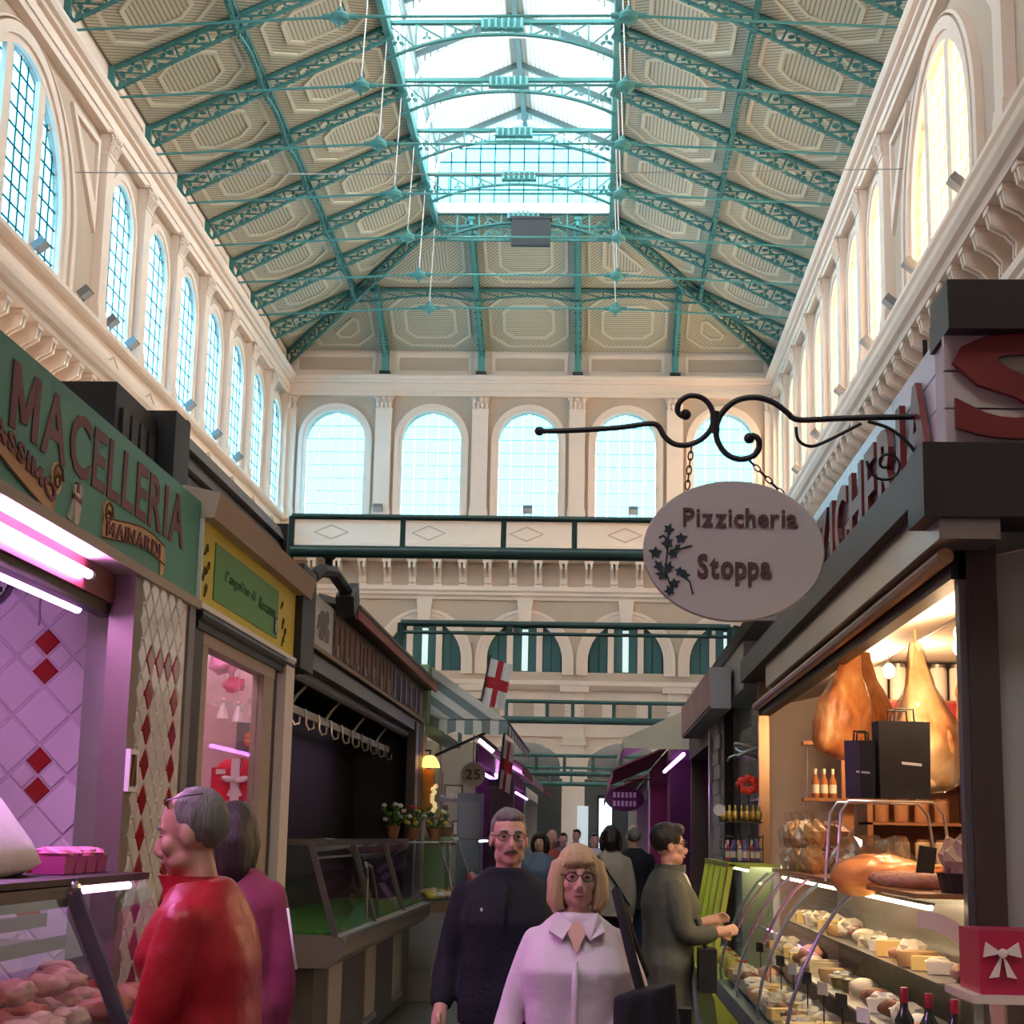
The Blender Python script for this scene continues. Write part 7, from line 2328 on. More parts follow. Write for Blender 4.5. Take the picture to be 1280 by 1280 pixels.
m_ = MB(); m_.lathe([(.36, 0), (.36, .05)], 20, Matrix.Translation((.72, 38, 2.5)) @ Matrix.Rotation(R(90), 4, 'X') @ Matrix.Diagonal((1.2, .75, 1, 1))); m_.build('board', mat('plum_sign', (.05, .02, .04), .5), so)
for i in range(6):
    for zz in (2.53, 2.34):
        m_ = MB(); m_.box(.46 + i * .09, .52 + i * .09, 37.93, 37.945, zz, zz + .12); m_.build('painted_stroke', M_LGREY, so)
m_ = MB(); m_.tube([(.72, 38, 2.75), (.72, 38, 2.9), (1.35, 38, 2.95)], .02, 6); m_.build('hanger', M_DGREY, so)
dr_ = thing('lit_doorway', 'bright daylit doorway at the far end of the aisle', 'door', (.5, 66, 0), kind='structure')
m_ = MB(); m_.box(.35, 1.0, 86.9, 87.0, 0, 3.6); m_.build('door_light', mat('door_daylight', (1, 1, 1), .5, emit=(.75, .95, 1), estr=1.6), dr_)
m_ = MB(); m_.box(-.75, -.2, 86.9, 87.0, 0, 3.2); m_.build('door_light', mat('door_daylight2', (1, 1, 1), .5, emit=(.35, .5, .6), estr=.6), dr_)
m_ = MB(); m_.box(.25, .35, 86.8, 87.1, 0, 3.7); m_.box(1.0, 1.1, 86.8, 87.1, 0, 3.7); m_.box(.25, 1.1, 86.8, 87.1, 3.6, 3.75); m_.build('door_frame', M_DARK, dr_)

# ---------------------------------------------------------------- green tubular tie beams over the aisle
def tie_beam(y, x0, x1, z, dz, r0, r1, xs, label):
    t = thing('tubular_tie_beam', label, 'beam', ((x0 + x1) / 2, y, z), 'tie beams over the aisle')
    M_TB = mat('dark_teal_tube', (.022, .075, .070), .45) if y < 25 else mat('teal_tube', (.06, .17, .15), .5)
    m_ = MB(); m_.tube([(x0, y, z), (x1, y, z)], r0, 12); m_.build('main_tube', M_TB, t, True)
    m_ = MB(); m_.tube([(x0, y, z + dz), (x1, y, z + dz)], r1, 10); m_.build('upper_rail', M_TB, t, True)
    for x in xs:
        m_ = MB(); m_.tube([(x, y, z), (x, y, z + dz)], r1 * .9, 8); m_.build('post', M_TB, t, True)
    for x in (x0, x1):
        m_ = MB(); m_.tube([(x, y, 3.0 if z < 5 else z), (x, y, z + dz)], r1, 8); m_.build('end_post', M_TB, t, True)
M_TB = mat('dark_teal_tube', (.022, .075, .070), .45)
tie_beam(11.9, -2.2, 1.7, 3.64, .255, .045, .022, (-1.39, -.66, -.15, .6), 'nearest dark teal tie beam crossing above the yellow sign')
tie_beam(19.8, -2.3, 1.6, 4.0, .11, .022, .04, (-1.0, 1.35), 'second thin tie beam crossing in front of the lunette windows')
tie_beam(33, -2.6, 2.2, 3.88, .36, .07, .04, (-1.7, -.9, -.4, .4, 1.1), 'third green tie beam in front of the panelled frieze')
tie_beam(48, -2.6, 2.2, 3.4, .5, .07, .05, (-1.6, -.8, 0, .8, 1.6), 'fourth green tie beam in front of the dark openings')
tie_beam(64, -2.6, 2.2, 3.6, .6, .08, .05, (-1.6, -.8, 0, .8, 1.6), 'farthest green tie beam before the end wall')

# ---------------------------------------------------------------- floodlights on the ledges, cable across the hall
def floodlight(x, y, z, yaw, label):
    f = thing('floodlight', label, 'floodlight', (x, y, z), 'floodlights on the wall ledges')
    Mz = Matrix.Rotation(yaw, 4, 'Z')
    L_ = lambda p: Vector((x, y, z)) + Mz @ Vector(p)
    m_ = MB(); m_.tube([L_((-.18, 0, 0)), L_((-.18, 0, .25)), L_((-.18, .1, .35))], .03, 6); m_.tube([L_((.18, 0, 0)), L_((.18, 0, .25)), L_((.18, .1, .35))], .03, 6); m_.build('bracket', M_LGREY, f)
    m_ = MB(); m_.tbox(Matrix.Translation(L_((0, .12, .42))) @ Mz @ Matrix.Rotation(R(-50), 4, 'X'), .5, .22, .42); hs_ = m_.build('housing', M_GREY, f)
    m_ = MB(); m_.tbox(Matrix.Translation(L_((0, .20, .33))) @ Mz @ Matrix.Rotation(R(-50), 4, 'X'), .44, .02, .36); m_.build('lens', M_LGREY, hs_)
near_w = ['first', 'second', 'third', 'fourth', 'fifth', 'sixth', 'seventh', 'eighth']
for k, y in enumerate((42.5, 47.0, 51.5, 54.6, 57.2, 66, 71, 75.5)):
    floodlight(XL + .25, y, 18.25, -PI / 2, 'grey floodlight on the blue-lit window ledge, %s from the camera' % near_w[k])
for k, y in enumerate((42.0, 48.5, 52.0, 56.5, 63, 70, 77)):
    floodlight(XR - .25, y, 18.25, PI / 2, 'grey floodlight on the sunlit window ledge, %s from the camera' % near_w[k])
for k, u in enumerate((-11.6, -3.6, 2.0)):
    floodlight(u, YE - .35, 18.25, PI, 'grey floodlight on the end wall ledge, %s from the butcher side' % near_w[k])
m_ = MB(); m_.tube([(XL, 50.5, 22.4), (-10, 50.5, 22.35), (-3, 50.5, 22.35), (XR, 50.5, 22.55)], .022, 5)
tag(m_.build('hall_cable', mat('cable_grey', (.35, .33, .32), .6)), 'thin cable stretched straight across the hall', 'cable')
# ================================================================ PEOPLE
def remeshed(mb, voxel, smooth_it, name, m, fold=0.0, fscale=7.0, seed=0.0, keep=None, zlong=0.35):
    """fuse overlapping closed shells into one continuous skin, smooth it and press soft folds into it"""
    me = mb.mesh('raw', m)
    ob = bpy.data.objects.new('raw', me)
    r_ = ob.modifiers.new('r', 'REMESH')
    r_.mode = 'VOXEL'
    r_.voxel_size = voxel
    if smooth_it:
        s_ = ob.modifiers.new('s', 'SMOOTH')
        s_.factor = .5
        s_.iterations = smooth_it
    out = evaluated(ob)
    bpy.data.meshes.remove(me)
    out.name = name
    if not out.materials:
        out.materials.append(m)
    if fold:
        nrm = [v.normal.copy() for v in out.vertices]
        for v, n in zip(out.vertices, nrm):
            p = v.co
            q = Vector((p.x * fscale + p.z * 2.2, p.y * fscale, p.z * fscale * zlong + seed))
            f = noise.noise(q) + .5 * noise.noise(q * 2.3 + Vector((3, 1, 7)))
            v.co = p + n * (fold * f)
    out.polygons.foreach_set('use_smooth', [True] * len(out.polygons))
    return out


def sup(cx, cy, z, hx, hy, n=20, e=2.5):
    r_ = []
    for i in range(n):
        t = 2 * PI * i / n
        c, s = math.cos(t), math.sin(t)
        r_.append(Vector((cx + hx * abs(c) ** (2 / e) * (1 if c >= 0 else -1), cy + hy * abs(s) ** (2 / e) * (1 if s >= 0 else -1), z)))
    return r_


def limb(mb, pts, rad, n=12):
    """tapered limb with rounded joints"""
    P = [Vector(p) for p in pts]
    path, rs = [], []
    for i in range(len(P) - 1):
        for k in range(5):
            t = k / 5
            path.append(P[i].lerp(P[i + 1], t))
            rs.append(rad[i] + (rad[i + 1] - rad[i]) * t + .006 * math.sin(PI * t))
    path.append(P[-1]); rs.append(rad[-1])
    # relax the bend a little
    for _ in range(2):
        path = [path[0]] + [(path[i - 1] + path[i] * 2 + path[i + 1]) / 4 for i in range(1, len(path) - 1)] + [path[-1]]
    mb.tube(path, rs, n)
    mb.ell(P[0], rad[0] * 1.02, 12, 8)


def person(label, loc, yaw, H, top_col, leg_col, hair_col, group=None, detail=2, female=False, lean=0.0, lean_side=0.0,
           arm_l=None, arm_r=None, head_turn=0.0, head_nod=0.0, skin=None, hair='short', garment='jacket', hem=.78, girth=1.0,
           collar=None, legs=True, step=.0, name='person', sleeves=None):
    """arm_x: (elbow, wrist) offsets from the shoulder in local axes (right, forward, up)"""
    s = H / 1.75
    root = thing(name, label, 'person', loc, group, rotz=yaw)
    sk = skin or M_SKIN
    vx = (.007, .0105, .017)[2 - detail]
    gv = (.011, .014, .022)[2 - detail]
    sw = (.168 if female else .195) * s
    hipw = (.165 if female else .155) * s
    def L(p):          # spine lean: sheared forward above the hips
        k = max(0, p[2] - .95 * s)
        return Vector((p[0] + lean_side * k, p[1] + lean * k, p[2] - .12 * abs(lean) * k))
    def LL(ring):
        return [L(p) for p in ring]
    zt = lambda z: z * s
    chest = .128 if not female else .135
    tor = [(.86, hipw, .105, 0), (.95, hipw * 1.04, .118, 0), (1.05, (.14 if female else .152) * s, .108, .005), (1.16, .148 * s, .112, .008), (1.28, .166 * s, chest, .012), (1.36, .176 * s, .120, .0), (1.415, sw * .84, .092, -.010), (1.455, .115 * s, .076, -.014), (1.50, .062 * s, .06, -.008)]
    def torso(infl, z0=0.0, hemflare=0.0):
        rr = []
        for z, hx, hy, oy in tor:
            if z * s < z0 - .05: continue
            g = girth if z < 1.36 else 1.0
            k = hemflare * max(0, 1.1 - z)
            rr.append(LL(sup(0, oy * s, zt(z), hx * g + infl + k, hy * s * g + infl + k, 20, 2.5)))
        return rr
    sh = {-1: L((-sw * .93, -.01 * s, zt(1.378))), 1: L((sw * .93, -.01 * s, zt(1.378)))}
    al = arm_l or ((-.06, -.01, -.28), (-.05, .06, -.53))
    ar = arm_r or ((.06, -.01, -.28), (.05, .06, -.53))
    J = {}
    for sd, a in ((-1, al), (1, ar)):
        J[sd] = [sh[sd], sh[sd] + Vector(a[0]) * s, sh[sd] + Vector(a[1]) * s]
    hipJ = {sd: Vector((sd * .088 * s, 0, zt(.90))) for sd in (-1, 1)}
    leg = {sd: [hipJ[sd], Vector((sd * .10 * s, step * sd * .5 + .03, zt(.49))), Vector((sd * .095 * s, step * sd - .01, zt(.085)))] for sd in (-1, 1)}
    # ---- body: one continuous skin
    mb = MB()
    mb.loft(torso(-.016))
    npv = L((0, -.008 * s, zt(1.47)))
    Hc = Vector((0, .012, zt(1.50)))
    RH = Matrix.Rotation(head_turn, 4, 'Z') @ Matrix.Rotation(head_nod, 4, 'X')
    hb = npv + Vector((0, lean * .05, .0))
    hs = s * (.97 if female else 1.0)
    def HP(p):          # head point: local to neck pivot, z measured from the pivot
        return hb + RH @ Vector((p[0] * hs, p[1] * hs, p[2] * hs))
    def HE(b, c, r_, wob=0, seg=14, rg_=10):
        Mq = RH
        b.ell(HP(c), tuple(x * hs for x in r_), seg, rg_, Mq)
    HT = (H - zt(1.47)) / hs            # top of head above the pivot
    e = HT - .118                        # eye height
    mb.tube([hb + Vector((0, -.004, -.05)), hb + Vector((0, 0, .02)), HP((0, .0, .09))], [.062 * s, .054 * s * (.9 if female else 1), .052 * s], 14)
    HE(mb, (0, -.008, HT - .098), (.074, .094, .097))
    HE(mb, (0, .022, e - .045), (.059, .068, .086))
    HE(mb, (0, .052, e - .098), (.032, .036, .026))
    HE(mb, (0, .068, e + .014), (.052, .022, .020))
    for sd in (-1, 1):
        HE(mb, (sd * .042, .058, e - .032), (.024, .026, .028))
        HE(mb, (sd * .038, .024, e - .078), (.026, .045, .034))
        HE(mb, (sd * .031, .073, e + .0075), (.0165, .010, .0062), 0, 10, 8)
        HE(mb, (sd * .031, .071, e - .0095), (.0155, .009, .0045), 0, 10, 8)
        HE(mb, (sd * .076, -.006, e - .018), (.010, .020, .032), 0, 10, 8)
    mb.tube([HP((0, .082, e + .006)), HP((0, .097, e - .02)), HP((0, .108, e - .046))], [.009, .012, .016], 8)
    HE(mb, (0, .094, e - .052), (.021, .016, .011))
    HE(mb, (0, .079, e - .076), (.024, .014, .012))
    for sd in (-1, 1):
        limb(mb, J[sd], [.050 * s, .040 * s, .029 * s])
        d = (J[sd][2] - J[sd][1]).normalized()
        w = J[sd][2]
        inward = Vector((-sd, 0, 0))
        sidev = (inward - d * inward.dot(d)).normalized()      # palm normal, towards the body
        acr = d.cross(sidev).normalized()
        if acr.y < 0: acr = -acr                                # thumb side points forward
        mb.tube([w - d * .02, w + d * .03 * s, w + d * .085 * s], [.028 * s, .034 * s, .030 * s], 10)
        if detail >= 1:
            for k, (off, ln) in enumerate(((.026, .072), (.009, .082), (-.009, .076), (-.025, .060))):
                b0 = w + d * .075 * s + acr * off * s
                mb.tube([b0, b0 + d * ln * .5 * s + sidev * .008, b0 + d * ln * .85 * s + sidev * .026, b0 + d * ln * .95 * s + sidev * .04], [.0105, .0098, .009, .007], 7)
            t0 = w + d * .03 * s + acr * .024 * s
            mb.tube([t0, t0 + acr * .022 + d * .026, t0 + acr * .028 + d * .058 + sidev * .012], [.0125, .0115, .009], 7)
        limb(mb, leg[sd], [.078 * s, .053 * s, .038 * s])
    body = inst('body', remeshed(mb, vx, 3 if detail == 2 else 2, 'body', sk), root)
    # ---- clothing
    g = MB()
    infl = .016 if garment == 'shirt' else .024
    zt0 = zt(hem)
    rr = torso(infl, zt(.84), .02 if garment != 'shirt' else .0)
    if hem < .86:
        b0 = LL(sup(0, 0, zt(.86), hipw * girth + infl + .01, .122 * s * girth + infl, 20, 2.4))
        rr = [LL(sup(0, 0, zt0, hipw * girth + infl + (.03 if garment == 'coat' else .012), .118 * s * girth + infl + (.02 if garment == 'coat' else .005), 20, 2.4))] + rr
    else:
        rr = [r_ for r_ in rr if r_[0].z > zt0 - .04]
    g.loft(rr)
    if female:
        for sd in (-1, 1):
            g.ell(L((sd * .072 * s, .085 * s, zt(1.255))), (.078 * s, .075 * s, .085 * s), 14, 10)
    for sd in (-1, 1):
        w = J[sd]
        cuff = w[1].lerp(w[2], .95 if sleeves is None else sleeves)
        limb(g, [w[0], w[1], cuff], [.052 * s + infl * .5, .045 * s + infl * .5, .035 * s + infl * .45])
    me_g = remeshed(g, gv, 9, garment, top_col, .010 if garment != 'shirt' else .008, 6.5, H * 7 + loc[0])
    inst(garment, me_g, root)
    if legs:
        t = MB()
        t.loft([sup(0, 0, zt(z), hipw * girth * k + .012, .112 * s * girth * k + .012) for z, k in ((.82, .96), (.90, 1.0), (.98, .98))])
        for sd in (-1, 1):
            limb(t, leg[sd], [.088 * s, .066 * s, .052 * s])
        inst('trousers', remeshed(t, gv, 2, 'trousers', leg_col, .006, 6, H), root)
        for sd in (-1, 1):
            b = MB(); p = leg[sd][2]
            b.loft([[Vector((p.x + a * .042, p.y + y_, z_)) for a, z_ in ((-1, .006), (1, .006), (.9, hh), (-.9, hh))] for y_, hh in ((-.06, .09), (.03, .085), (.12, .055), (.19, .03))])
            b.build('shoe', mat('shoe_dark', (.03, .025, .022), .4), root)
    # fix shoes: they were built in local coordinates already
    for ch in root.children:
        if ch.name.startswith('shoe'):
            off = Vector(loc)
            for v in ch.data.vertices: v.co += off
    # ---- hair
    def skel():
        return MB()
    if hair:
        b = MB()
        if hair == 'short':
            HE(b, (0, -.024, HT - .088), (.0795, .092, .096))
            HE(b, (0, .025, HT - .035), (.062, .058, .036))
        elif hair == 'receding':
            HE(b, (0, -.026, HT - .090), (.0795, .092, .096))
        elif hair == 'balding':
            HE(b, (0, -.040, HT - .105), (.0785, .082, .085))
        elif hair == 'bob':
            HE(b, (0, -.020, HT - .085), (.090, .102, .100))
            HE(b, (0, .034, HT - .036), (.070, .056, .034))
            for sd in (-1, 1):
                b.tube([HP((sd * .066, .030, HT - .05)), HP((sd * .085, .034, e + .0)), HP((sd * .089, .030, e - .08)), HP((sd * .074, .040, e - .135))], [.024, .026, .030, .014], 10)
                b.tube([HP((sd * .076, -.01, HT - .06)), HP((sd * .092, -.005, e - .02)), HP((sd * .094, -.01, e - .10)), HP((sd * .082, -.004, e - .155))], [.028, .032, .032, .014], 10)
            for k in range(7):      # swept fringe
                x1 = -.050 + k * .0175
                b.tube([HP((.028, .046, HT - .012)), HP((.028 * .4 + x1 * .6, .082, HT - .034)), HP((x1 * 1.08, .090, HT - .064)), HP((x1 * 1.25, .084, HT - .083 + .010 * math.sin(k)))], [.012, .014, .012, .005], 7)
            b.tube([HP((0, -.06, HT - .1)), HP((0, -.075, e - .05)), HP((0, -.06, e - .135))], [.07, .075, .055], 12)
        elif hair == 'long':
            HE(b, (0, -.020, HT - .088), (.084, .098, .100))
            b.tube([HP((0, -.05, HT - .09)), HP((0, -.07, e - .05)), HP((0, -.075, e - .15)), HP((0, -.07, e - .22))], [.078, .082, .074, .045], 14)
            for sd in (-1, 1):
                b.tube([HP((sd * .06, .0, HT - .07)), HP((sd * .078, -.01, e - .06)), HP((sd * .07, -.03, e - .17))], [.03, .032, .02], 10)
        elif hair == 'crop':
            HE(b, (0, -.022, HT - .080), (.087, .102, .098))
            HE(b, (0, .045, HT - .030), (.066, .052, .040))
        me_h = remeshed(b, vx * 1.0, 3, 'hair', hair_col, .0035, 34, 2, zlong=.12)
        inst('hair', me_h, root)
    face = (root, HP, e, HT, RH, hs)
    if detail == 2:
        for sd in (-1, 1):
            b = MB(); b.ell(HP((sd * .031, .0755, e)), (.0112, .0085, .0052), 10, 8, RH); ch = b.mesh('eye', mat('eye_white', (.34, .30, .28), .25), 'full'); ey_ = inst('eye', ch, root)
            b = MB(); b.ell(HP((sd * .031, .0825, e)), (.0054, .003, .0046), 8, 6, RH); inst('iris', b.mesh('iris', mat('iris_dark', (.03, .022, .018), .2), 'full'), ey_)
            b = MB(); b.tube([HP((sd * .014, .0875, e + .019)), HP((sd * .032, .0855, e + .0245)), HP((sd * .049, .0715, e + .019))], [.0042, .005, .003], 6); inst('eyebrow', b.mesh('eyebrow', hair_col, 'full'), root)
        b = MB(); b.tube([HP((-.024, .083, e - .077)), HP((-.008, .094, e - .0745)), HP((.008, .094, e - .0745)), HP((.024, .083, e - .077))], [.003, .0058, .0058, .003], 8); inst('lips', b.mesh('lips', mat('lip_tone', (.40, .15, .13), .45), 'full'), root)
    return face, J, L, s


def glasses(face, frame, lens=None, on_top=False):
    root, HP, e, HT, RH, hs = face
    if on_top:
        P = lambda x, y, z: HP((x * 1.0, y - .052 - (.0 if y > .08 else .01), z + .090))
    else:
        P = lambda x, y, z: HP((x, y, z))
    for sd in (-1, 1):
        c = (sd * .033, .099, e - .002)
        b = MB(); b.tube([P(c[0] + .025 * math.cos(t), c[1] - .004 * abs(math.cos(t)), c[2] + .018 * math.sin(t)) for t in [2 * PI * k / 14 for k in range(14)]], .0022, 5, closed=True)
        rm_ = inst('glasses_rim', b.mesh('glasses_rim', frame), root)
        if lens:
            b = MB(); b.add([P(c[0] + .024 * math.cos(t), c[1] - .004 * abs(math.cos(t)), c[2] + .017 * math.sin(t)) for t in [2 * PI * k / 14 for k in range(14)]], [tuple(range(14))]); inst('glasses_lens', b.mesh('glasses_lens', lens, fix=False), rm_)
        b = MB(); b.tube([P(sd * .058, .094, e + .004), P(sd * .078, .05, e + .006), P(sd * .082, -.01, e + .002)], .0022, 5); inst('glasses_temple', b.mesh('glasses_temple', frame), root)
    b = MB(); b.tube([P(-.008, .100, e + .003), P(0, .104, e + .005), P(.008, .100, e + .003)], .002, 5); inst('glasses_bridge', b.mesh('glasses_bridge', frame), root)


def lpart(root, mb, name, m, smooth='full'):
    """mesh given in the person's own axes"""
    return inst(name, mb.mesh(name, m, smooth), root)


C_GREYH = mat('grey_hair', (.17, .155, .145), .6, var=.3, scale=80, bump=.6, bscale=120, stretch=(1, 1, .15))
C_DARKH = mat('dark_brown_hair', (.018, .011, .008), .4, var=.4, scale=80, bump=.6, bscale=120, stretch=(1, 1, .1))
C_BLACKH = mat('black_hair', (.008, .007, .007), .4, var=.4, scale=80, bump=.6, bscale=120, stretch=(1, 1, .1))
C_BLOND = mat('blond_hair', (.54, .37, .19), .4, var=.4, scale=60, bump=.7, bscale=120, stretch=(1, 1, .08))
C_RED = mat('red_windbreaker', (.38, .006, .016), .42, bump=.5, bscale=14)
C_NAVY = mat('navy_knit', (.006, .007, .012), .85, bump=.4, bscale=60)
C_JEANS = mat('dark_jeans', (.016, .026, .055), .8)
C_SHIRT = mat('pale_pink_shirt', (.64, .53, .58), .7, bump=.35, bscale=18)
C_MAUVE = mat('magenta_jacket', (.26, .035, .10), .6, bump=.4, bscale=14)
C_OLIVE = mat('grey_green_coat', (.060, .066, .050), .7, bump=.4, bscale=14)
C_BLK = mat('black_cloth', (.006, .006, .0065), .8, bump=.4, bscale=20)
C_BEIGE = mat('beige_jacket', (.30, .26, .215), .7, bump=.4, bscale=14)
C_DENIM = mat('washed_denim', (.10, .14, .20), .7)
SK_RED = mat('skin_ruddy', (.50, .25, .19), .5, var=.1, scale=14)
M_LENS = glassmat('spectacle_lens', (.80, .78, .76), .1, refl=.2)
M_LENSD = glassmat('dark_lens', (.06, .05, .05), .5)
M_FRAME = mat('dark_spectacle_frame', (.02, .014, .012), .3)

# --- man in red, bending towards the butcher case (profile to the left)
face, J, L, s = person('grey-haired man in a red windbreaker leaning over the butcher case', (-1.06, 4.9, 0), R(84), 1.775, C_RED, C_JEANS, C_GREYH,
                       lean=.13, head_nod=-.20, head_turn=.05, skin=SK_RED, hair='receding', hem=.82, girth=1.12,
                       arm_l=((-.06, .05, -.28), (-.02, .22, -.44)), arm_r=((.06, .05, -.28), (.02, .22, -.44)))
glasses(face, M_FRAME, M_LENSD, True)
root = face[0]
b = MB()
rings = []
for z, rx, ry, dy in ((1.385, .150, .105, 0), (1.43, .118, .096, .004), (1.47, .097, .088, .014), (1.505, .094, .088, .026)):
    rings.append([L((p.x, p.y, p.z)) for p in sup(0, dy, z * s, rx, ry, 22, 2.2)])
inner = [[(r_[i] - Vector((0, sum(p.y for p in r_) / 22, 0))) * 1.0 for i in range(22)] for r_ in rings]
b.loft(rings, caps=False)
in2 = []
for r_ in reversed(rings):
    c = sum(r_, Vector()) / 22
    in2.append([c + (p - c) * .90 for p in r_])
b.loft([rings[-1]] + in2, caps=False)
lpart(root, b, 'raised_collar', C_RED)
b = MB(); b.loft([[L(p) for p in sup(0, 0, z * s, .236 * k, .182 * k, 24, 2.4)] for z, k in ((.80, 1.0), (.83, 1.03), (.87, 1.0))], caps=False); lpart(root, b, 'hem_band', C_RED)

# --- woman in magenta jacket, seen from behind
face, J, L, s = person('woman with long dark hair in a magenta jacket seen from behind', (-1.46, 6.95, 0), R(8), 1.76, C_MAUVE, C_JEANS, C_DARKH,
                       detail=1, female=True, hair='long', hem=.82)
root = face[0]
for sd in (1,):
    for o_ in (-.016, .016):
        b = MB(); w = J[sd]; b.tube([w[0].lerp(w[1], .15) + Vector((.062, o_ - .02, 0)), w[1] + Vector((.056, o_ - .02, 0))], .006, 5); lpart(root, b, 'sleeve_stripe', M_WHITE)

# --- man in navy, walking towards the camera
face, J, L, s = person('moustached man in a navy pullover walking behind the blonde woman', (-.36, 7.4, 0), R(180), 1.765, C_NAVY, C_JEANS, C_GREYH,
                       head_turn=.18, hair='short', garment='pullover', hem=.86, girth=1.1, step=.12, arm_r=((.07, -.03, -.26), (.085, .10, -.46)), arm_l=((-.06, .02, -.28), (-.06, .08, -.52)))
glasses(face, mat('thin_metal_frame', (.10, .08, .07), .3, .8), M_LENS)
root, HP, e, HT, RH, hs = face
b = MB(); b.tube([HP((-.030, .083, e - .071)), HP((-.014, .099, e - .062)), HP((0, .103, e - .060)), HP((.014, .099, e - .062)), HP((.030, .083, e - .071))], [.003, .008, .007, .008, .003], 8); lpart(root, b, 'moustache', mat('grizzled', (.09, .075, .065), .7))
b = MB(); b.tube([L((0, .112, 1.43 * s)), L((0, .158, 1.35 * s)), L((0, .168, 1.26 * s))], [.012, .010, .010], 6); lpart(root, b, 'placket', C_NAVY)
b = MB(); b.tube([L(p) for p in sup(0, .0, 1.462 * s, .070, .068, 20, 2.0)], .016, 8, closed=True); lpart(root, b, 'neck_band', C_NAVY)
b = MB(); b.ell(L((.10, .16, 1.33 * s)), (.006, .004, .008), 6, 5); lpart(root, b, 'chest_logo', M_WHITE)

# --- blonde woman in pale shirt with black coat over her arm
face, J, L, s = person('blonde woman in a pale pink shirt carrying a black coat and bag', (-.05, 6.3, 0), R(180), 1.615, C_SHIRT, C_BLK, C_BLOND,
                       female=True, hair='bob', garment='shirt', hem=.80, girth=1.22, head_turn=.10, step=.1,
                       arm_r=((.10, -.02, -.26), (.15, .04, -.50)), arm_l=((-.10, .0, -.25), (-.02, .17, -.33)))
glasses(face, M_FRAME, M_LENS)
root, HP, e, HT, RH, hs = face
for sd in (-1, 1):
    b = MB(); b.add([L((sd * .018, .100, 1.455 * s)), L((sd * .075, .055, 1.50 * s)), L((sd * .092, .045, 1.465 * s)), L((sd * .10, .110, 1.43 * s)), L((sd * .050, .140, 1.40 * s)),
                     L((sd * .018, .094, 1.447 * s)), L((sd * .075, .045, 1.49 * s)), L((sd * .092, .036, 1.455 * s)), L((sd * .10, .100, 1.42 * s)), L((sd * .050, .130, 1.39 * s))],
                    [(0, 1, 2, 3, 4), (9, 8, 7, 6, 5), (0, 4, 9, 5), (4, 3, 8, 9), (3, 2, 7, 8), (2, 1, 6, 7), (1, 0, 5, 6)]); lpart(root, b, 'collar_leaf', C_SHIRT, False)
    b = MB(); b.ell(HP((sd * .083, .0, e - .055)), .0075, 8, 6); lpart(root, b, 'earring', mat('pearl', (.75, .70, .65), .2))
b = MB(); b.add([L((-.038, .112, 1.435 * s)), L((.038, .112, 1.435 * s)), L((0, .158, 1.345 * s)), L((0, .085, 1.47 * s))], [(0, 1, 2), (0, 3, 1)]); lpart(root, b, 'neckline_skin', M_SKIN, False)
b = MB(); b.tube([L((.004, .175, 1.32 * s)), L((.004, .182, 1.2 * s)), L((.004, .168, 1.05 * s)), L((.004, .172, .90 * s))], [.010, .012, .012, .012], 6); lpart(root, b, 'button_placket', C_SHIRT)
for i in range(6):
    z = (1.30 - i * .075) * s
    b = MB(); b.ell(L((.004, .186 - .004 * abs(i - 1), z)), (.005, .003, .005), 8, 5); lpart(root, b, 'button', mat('pearl', (.75, .70, .65), .2))
bag = thing('shoulder_bag', 'black shoulder bag strap and bag under the black coat', 'bag', (.26, 6.15, .85))
b = MB(); b.tube([(.09, 6.20, 1.462), (.115, 6.13, 1.36), (.15, 6.11, 1.22), (.185, 6.10, 1.10), (.21, 6.1, 1.04)], .020, 6); b.tube([(.09, 6.20, 1.462), (.12, 6.36, 1.38), (.2, 6.38, 1.15)], .018, 6); b.build('strap', C_BLK, bag, 'full')
b = MB(); b.loft([[(.24 + a * .12, 6.24 + c * .05, z_) for a, c in ((-1, -1), (1, -1), (1, 1), (-1, 1))] for z_ in (.78, .9, 1.06)]); b.build('bag_body', C_BLK, bag)
co = thing('draped_coat', 'black coat draped over the forearm of the blonde woman', 'coat', (.20, 6.05, .6))
b = MB()
rr = []
for k in range(9):
    t = k / 8
    zc = 1.135 - .50 * t
    rr.append([Vector((.195 + .015 * t + (.105 + .035 * t) * math.cos(a) * (1 + .10 * math.sin(4 * a + t)), 6.09 + (.055 + .02 * t) * math.sin(a) + .01 * math.sin(6 * a), zc + (.028 * math.cos(a) if k == 0 else 0))) for a in [2 * PI * i / 26 for i in range(26)]])
b.loft(rr)
inst('coat_cloth', remeshed(b, .011, 3, 'coat_cloth', C_BLK, .008, 9, 4), co).location = -Vector(co.location)

# --- woman in grey-green coat by the lime case, profile to the right
face, J, L, s = person('dark-haired woman in a grey-green coat standing beside the lime framed case', (.44, 10.1, 0), R(-78), 1.735, C_OLIVE, C_BLK, C_BLACKH,
                       female=True, hair='crop', garment='coat', hem=.50, girth=1.08, head_turn=-.05, lean=.04,
                       arm_l=((-.05, .05, -.26), (-.02, .27, -.20)), arm_r=((.06, .05, -.27), (.02, .25, -.24)))
glasses(face, M_FRAME, M_LENSD)
root = face[0]
b = MB()
rings = [[L(p) for p in sup(0, 0.0, z * s, rx, ry, 20, 2.2)] for z, rx, ry in ((1.42, .125, .10), (1.47, .10, .09), (1.52, .098, .088))]
b.loft(rings, caps=False); lpart(root, b, 'coat_collar', C_OLIVE)
for sd in (-1, 1):
    b = MB(); b.tube([L((sd * .07, -.02, 1.515 * s)), L((sd * .075, .07, 1.45 * s)), L((sd * .045, .125, 1.36 * s))], [.014, .016, .010], 6); lpart(root, b, 'white_lapel', M_WHITE)
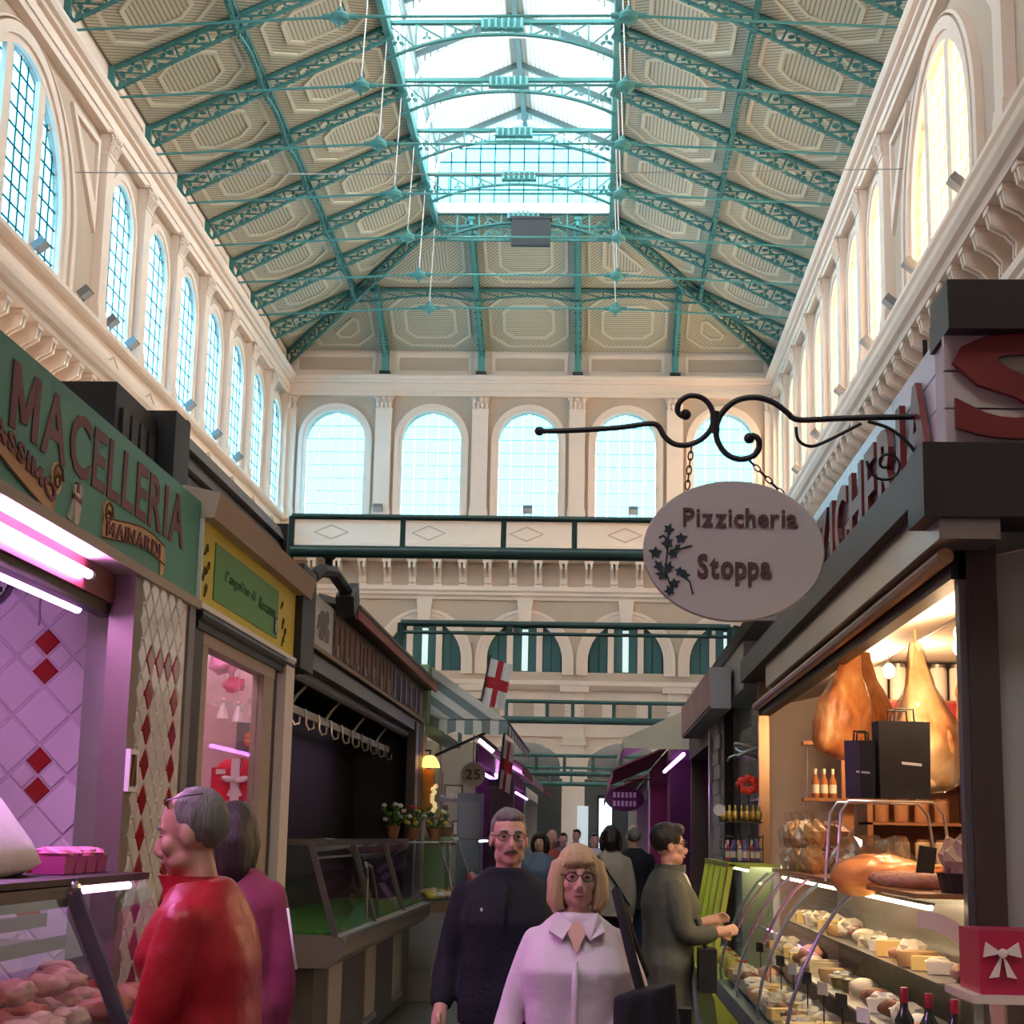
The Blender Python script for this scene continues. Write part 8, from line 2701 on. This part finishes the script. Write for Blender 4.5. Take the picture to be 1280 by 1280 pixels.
hbg = thing('black_handbag', 'black handbag hanging from the arm of the woman in the grey-green coat', 'bag', (.66, 10.0, .9))
b = MB(); b.tube([(.60, 9.95, 1.20), (.63, 9.93, 1.12), (.66, 9.93, 1.02)], .010, 6); b.build('strap', C_BLK, hbg, 'full')
b = MB(); b.loft([[(.665 + a * .05, 9.97 + c * .12, z_) for a, c in ((-1, -1), (1, -1), (1, 1), (-1, 1))] for z_ in (.80, .92, 1.04)]); b.build('bag_body', C_BLK, hbg)

# --- people farther along the aisle
far = [('woman with black bob in a beige jacket seen from behind in the aisle', (.20, 18.0, 0), 0, 1.77, C_BEIGE, C_BLK, C_DARKH, 'bob', True, 'jacket'),
       ('dark-suited man beside the beige jacket woman', (.47, 19.5, 0), R(10), 1.80, C_NAVY, C_JEANS, C_GREYH, 'balding', False, 'jacket'),
       ('woman with sunglasses in a blue-grey top behind the navy man', (-.62, 20.5, 0), R(170), 1.70, C_DENIM, C_JEANS, C_DARKH, 'bob', True, 'pullover'),
       ('grey-haired man in a red shirt and dark jacket behind the navy man', (-.52, 22.5, 0), R(190), 1.74, mat('brick_shirt', (.32, .06, .04), .7), C_JEANS, C_GREYH, 'balding', False, 'pullover'),
       ('person in grey in the distance beside the lit cold case', (-.5, 30, 0), R(180), 1.72, mat('mid_grey_cloth', (.14, .14, .15), .7), C_BLK, C_BLACKH, 'short', False, 'jacket'),
       ('person in black jacket in the distance before the pier', (-.30, 33, 0), R(160), 1.80, C_BLK, C_JEANS, C_DARKH, 'short', False, 'jacket'),
       ('person in a white shirt in the distance near the bright doorway', (.05, 28, 0), R(185), 1.72, mat('white_shirt_far', (.55, .53, .52), .7), C_BLK, C_DARKH, 'short', False, 'shirt'),
       ('person in a dark coat far down the aisle on the deli side', (.62, 27, 0), R(20), 1.76, C_BLK, C_BLK, C_BLACKH, 'crop', True, 'coat'),
       ('person in a brown jacket farthest down the aisle', (.35, 36, 0), R(180), 1.74, mat('brown_cloth', (.10, .055, .035), .7), C_JEANS, C_GREYH, 'short', False, 'jacket')]
for lab, loc, yw, H_, tc, lc, hc, hr_, fem, gm in far:
    f_ = person(lab, loc, yw, H_, tc, lc, hc, 'shoppers farther along the aisle', 0 if loc[1] > 25 else 1, fem, hair=hr_, garment=gm, hem=.62 if gm == 'coat' else .84, step=.1)
    if loc[1] == 18.0:
        root, L_, s_ = f_[0][0], f_[2], f_[3]
        b = MB(); b.tube([L_((-.13, -.10, 1.44 * s_)), L_((-.04, -.165, 1.3 * s_)), L_((.10, -.165, 1.1 * s_)), L_((.20, -.06, .95 * s_))], .010, 5); lpart(root, b, 'bag_strap', C_BLK)

bpy.data.scenes.remove(WORK)
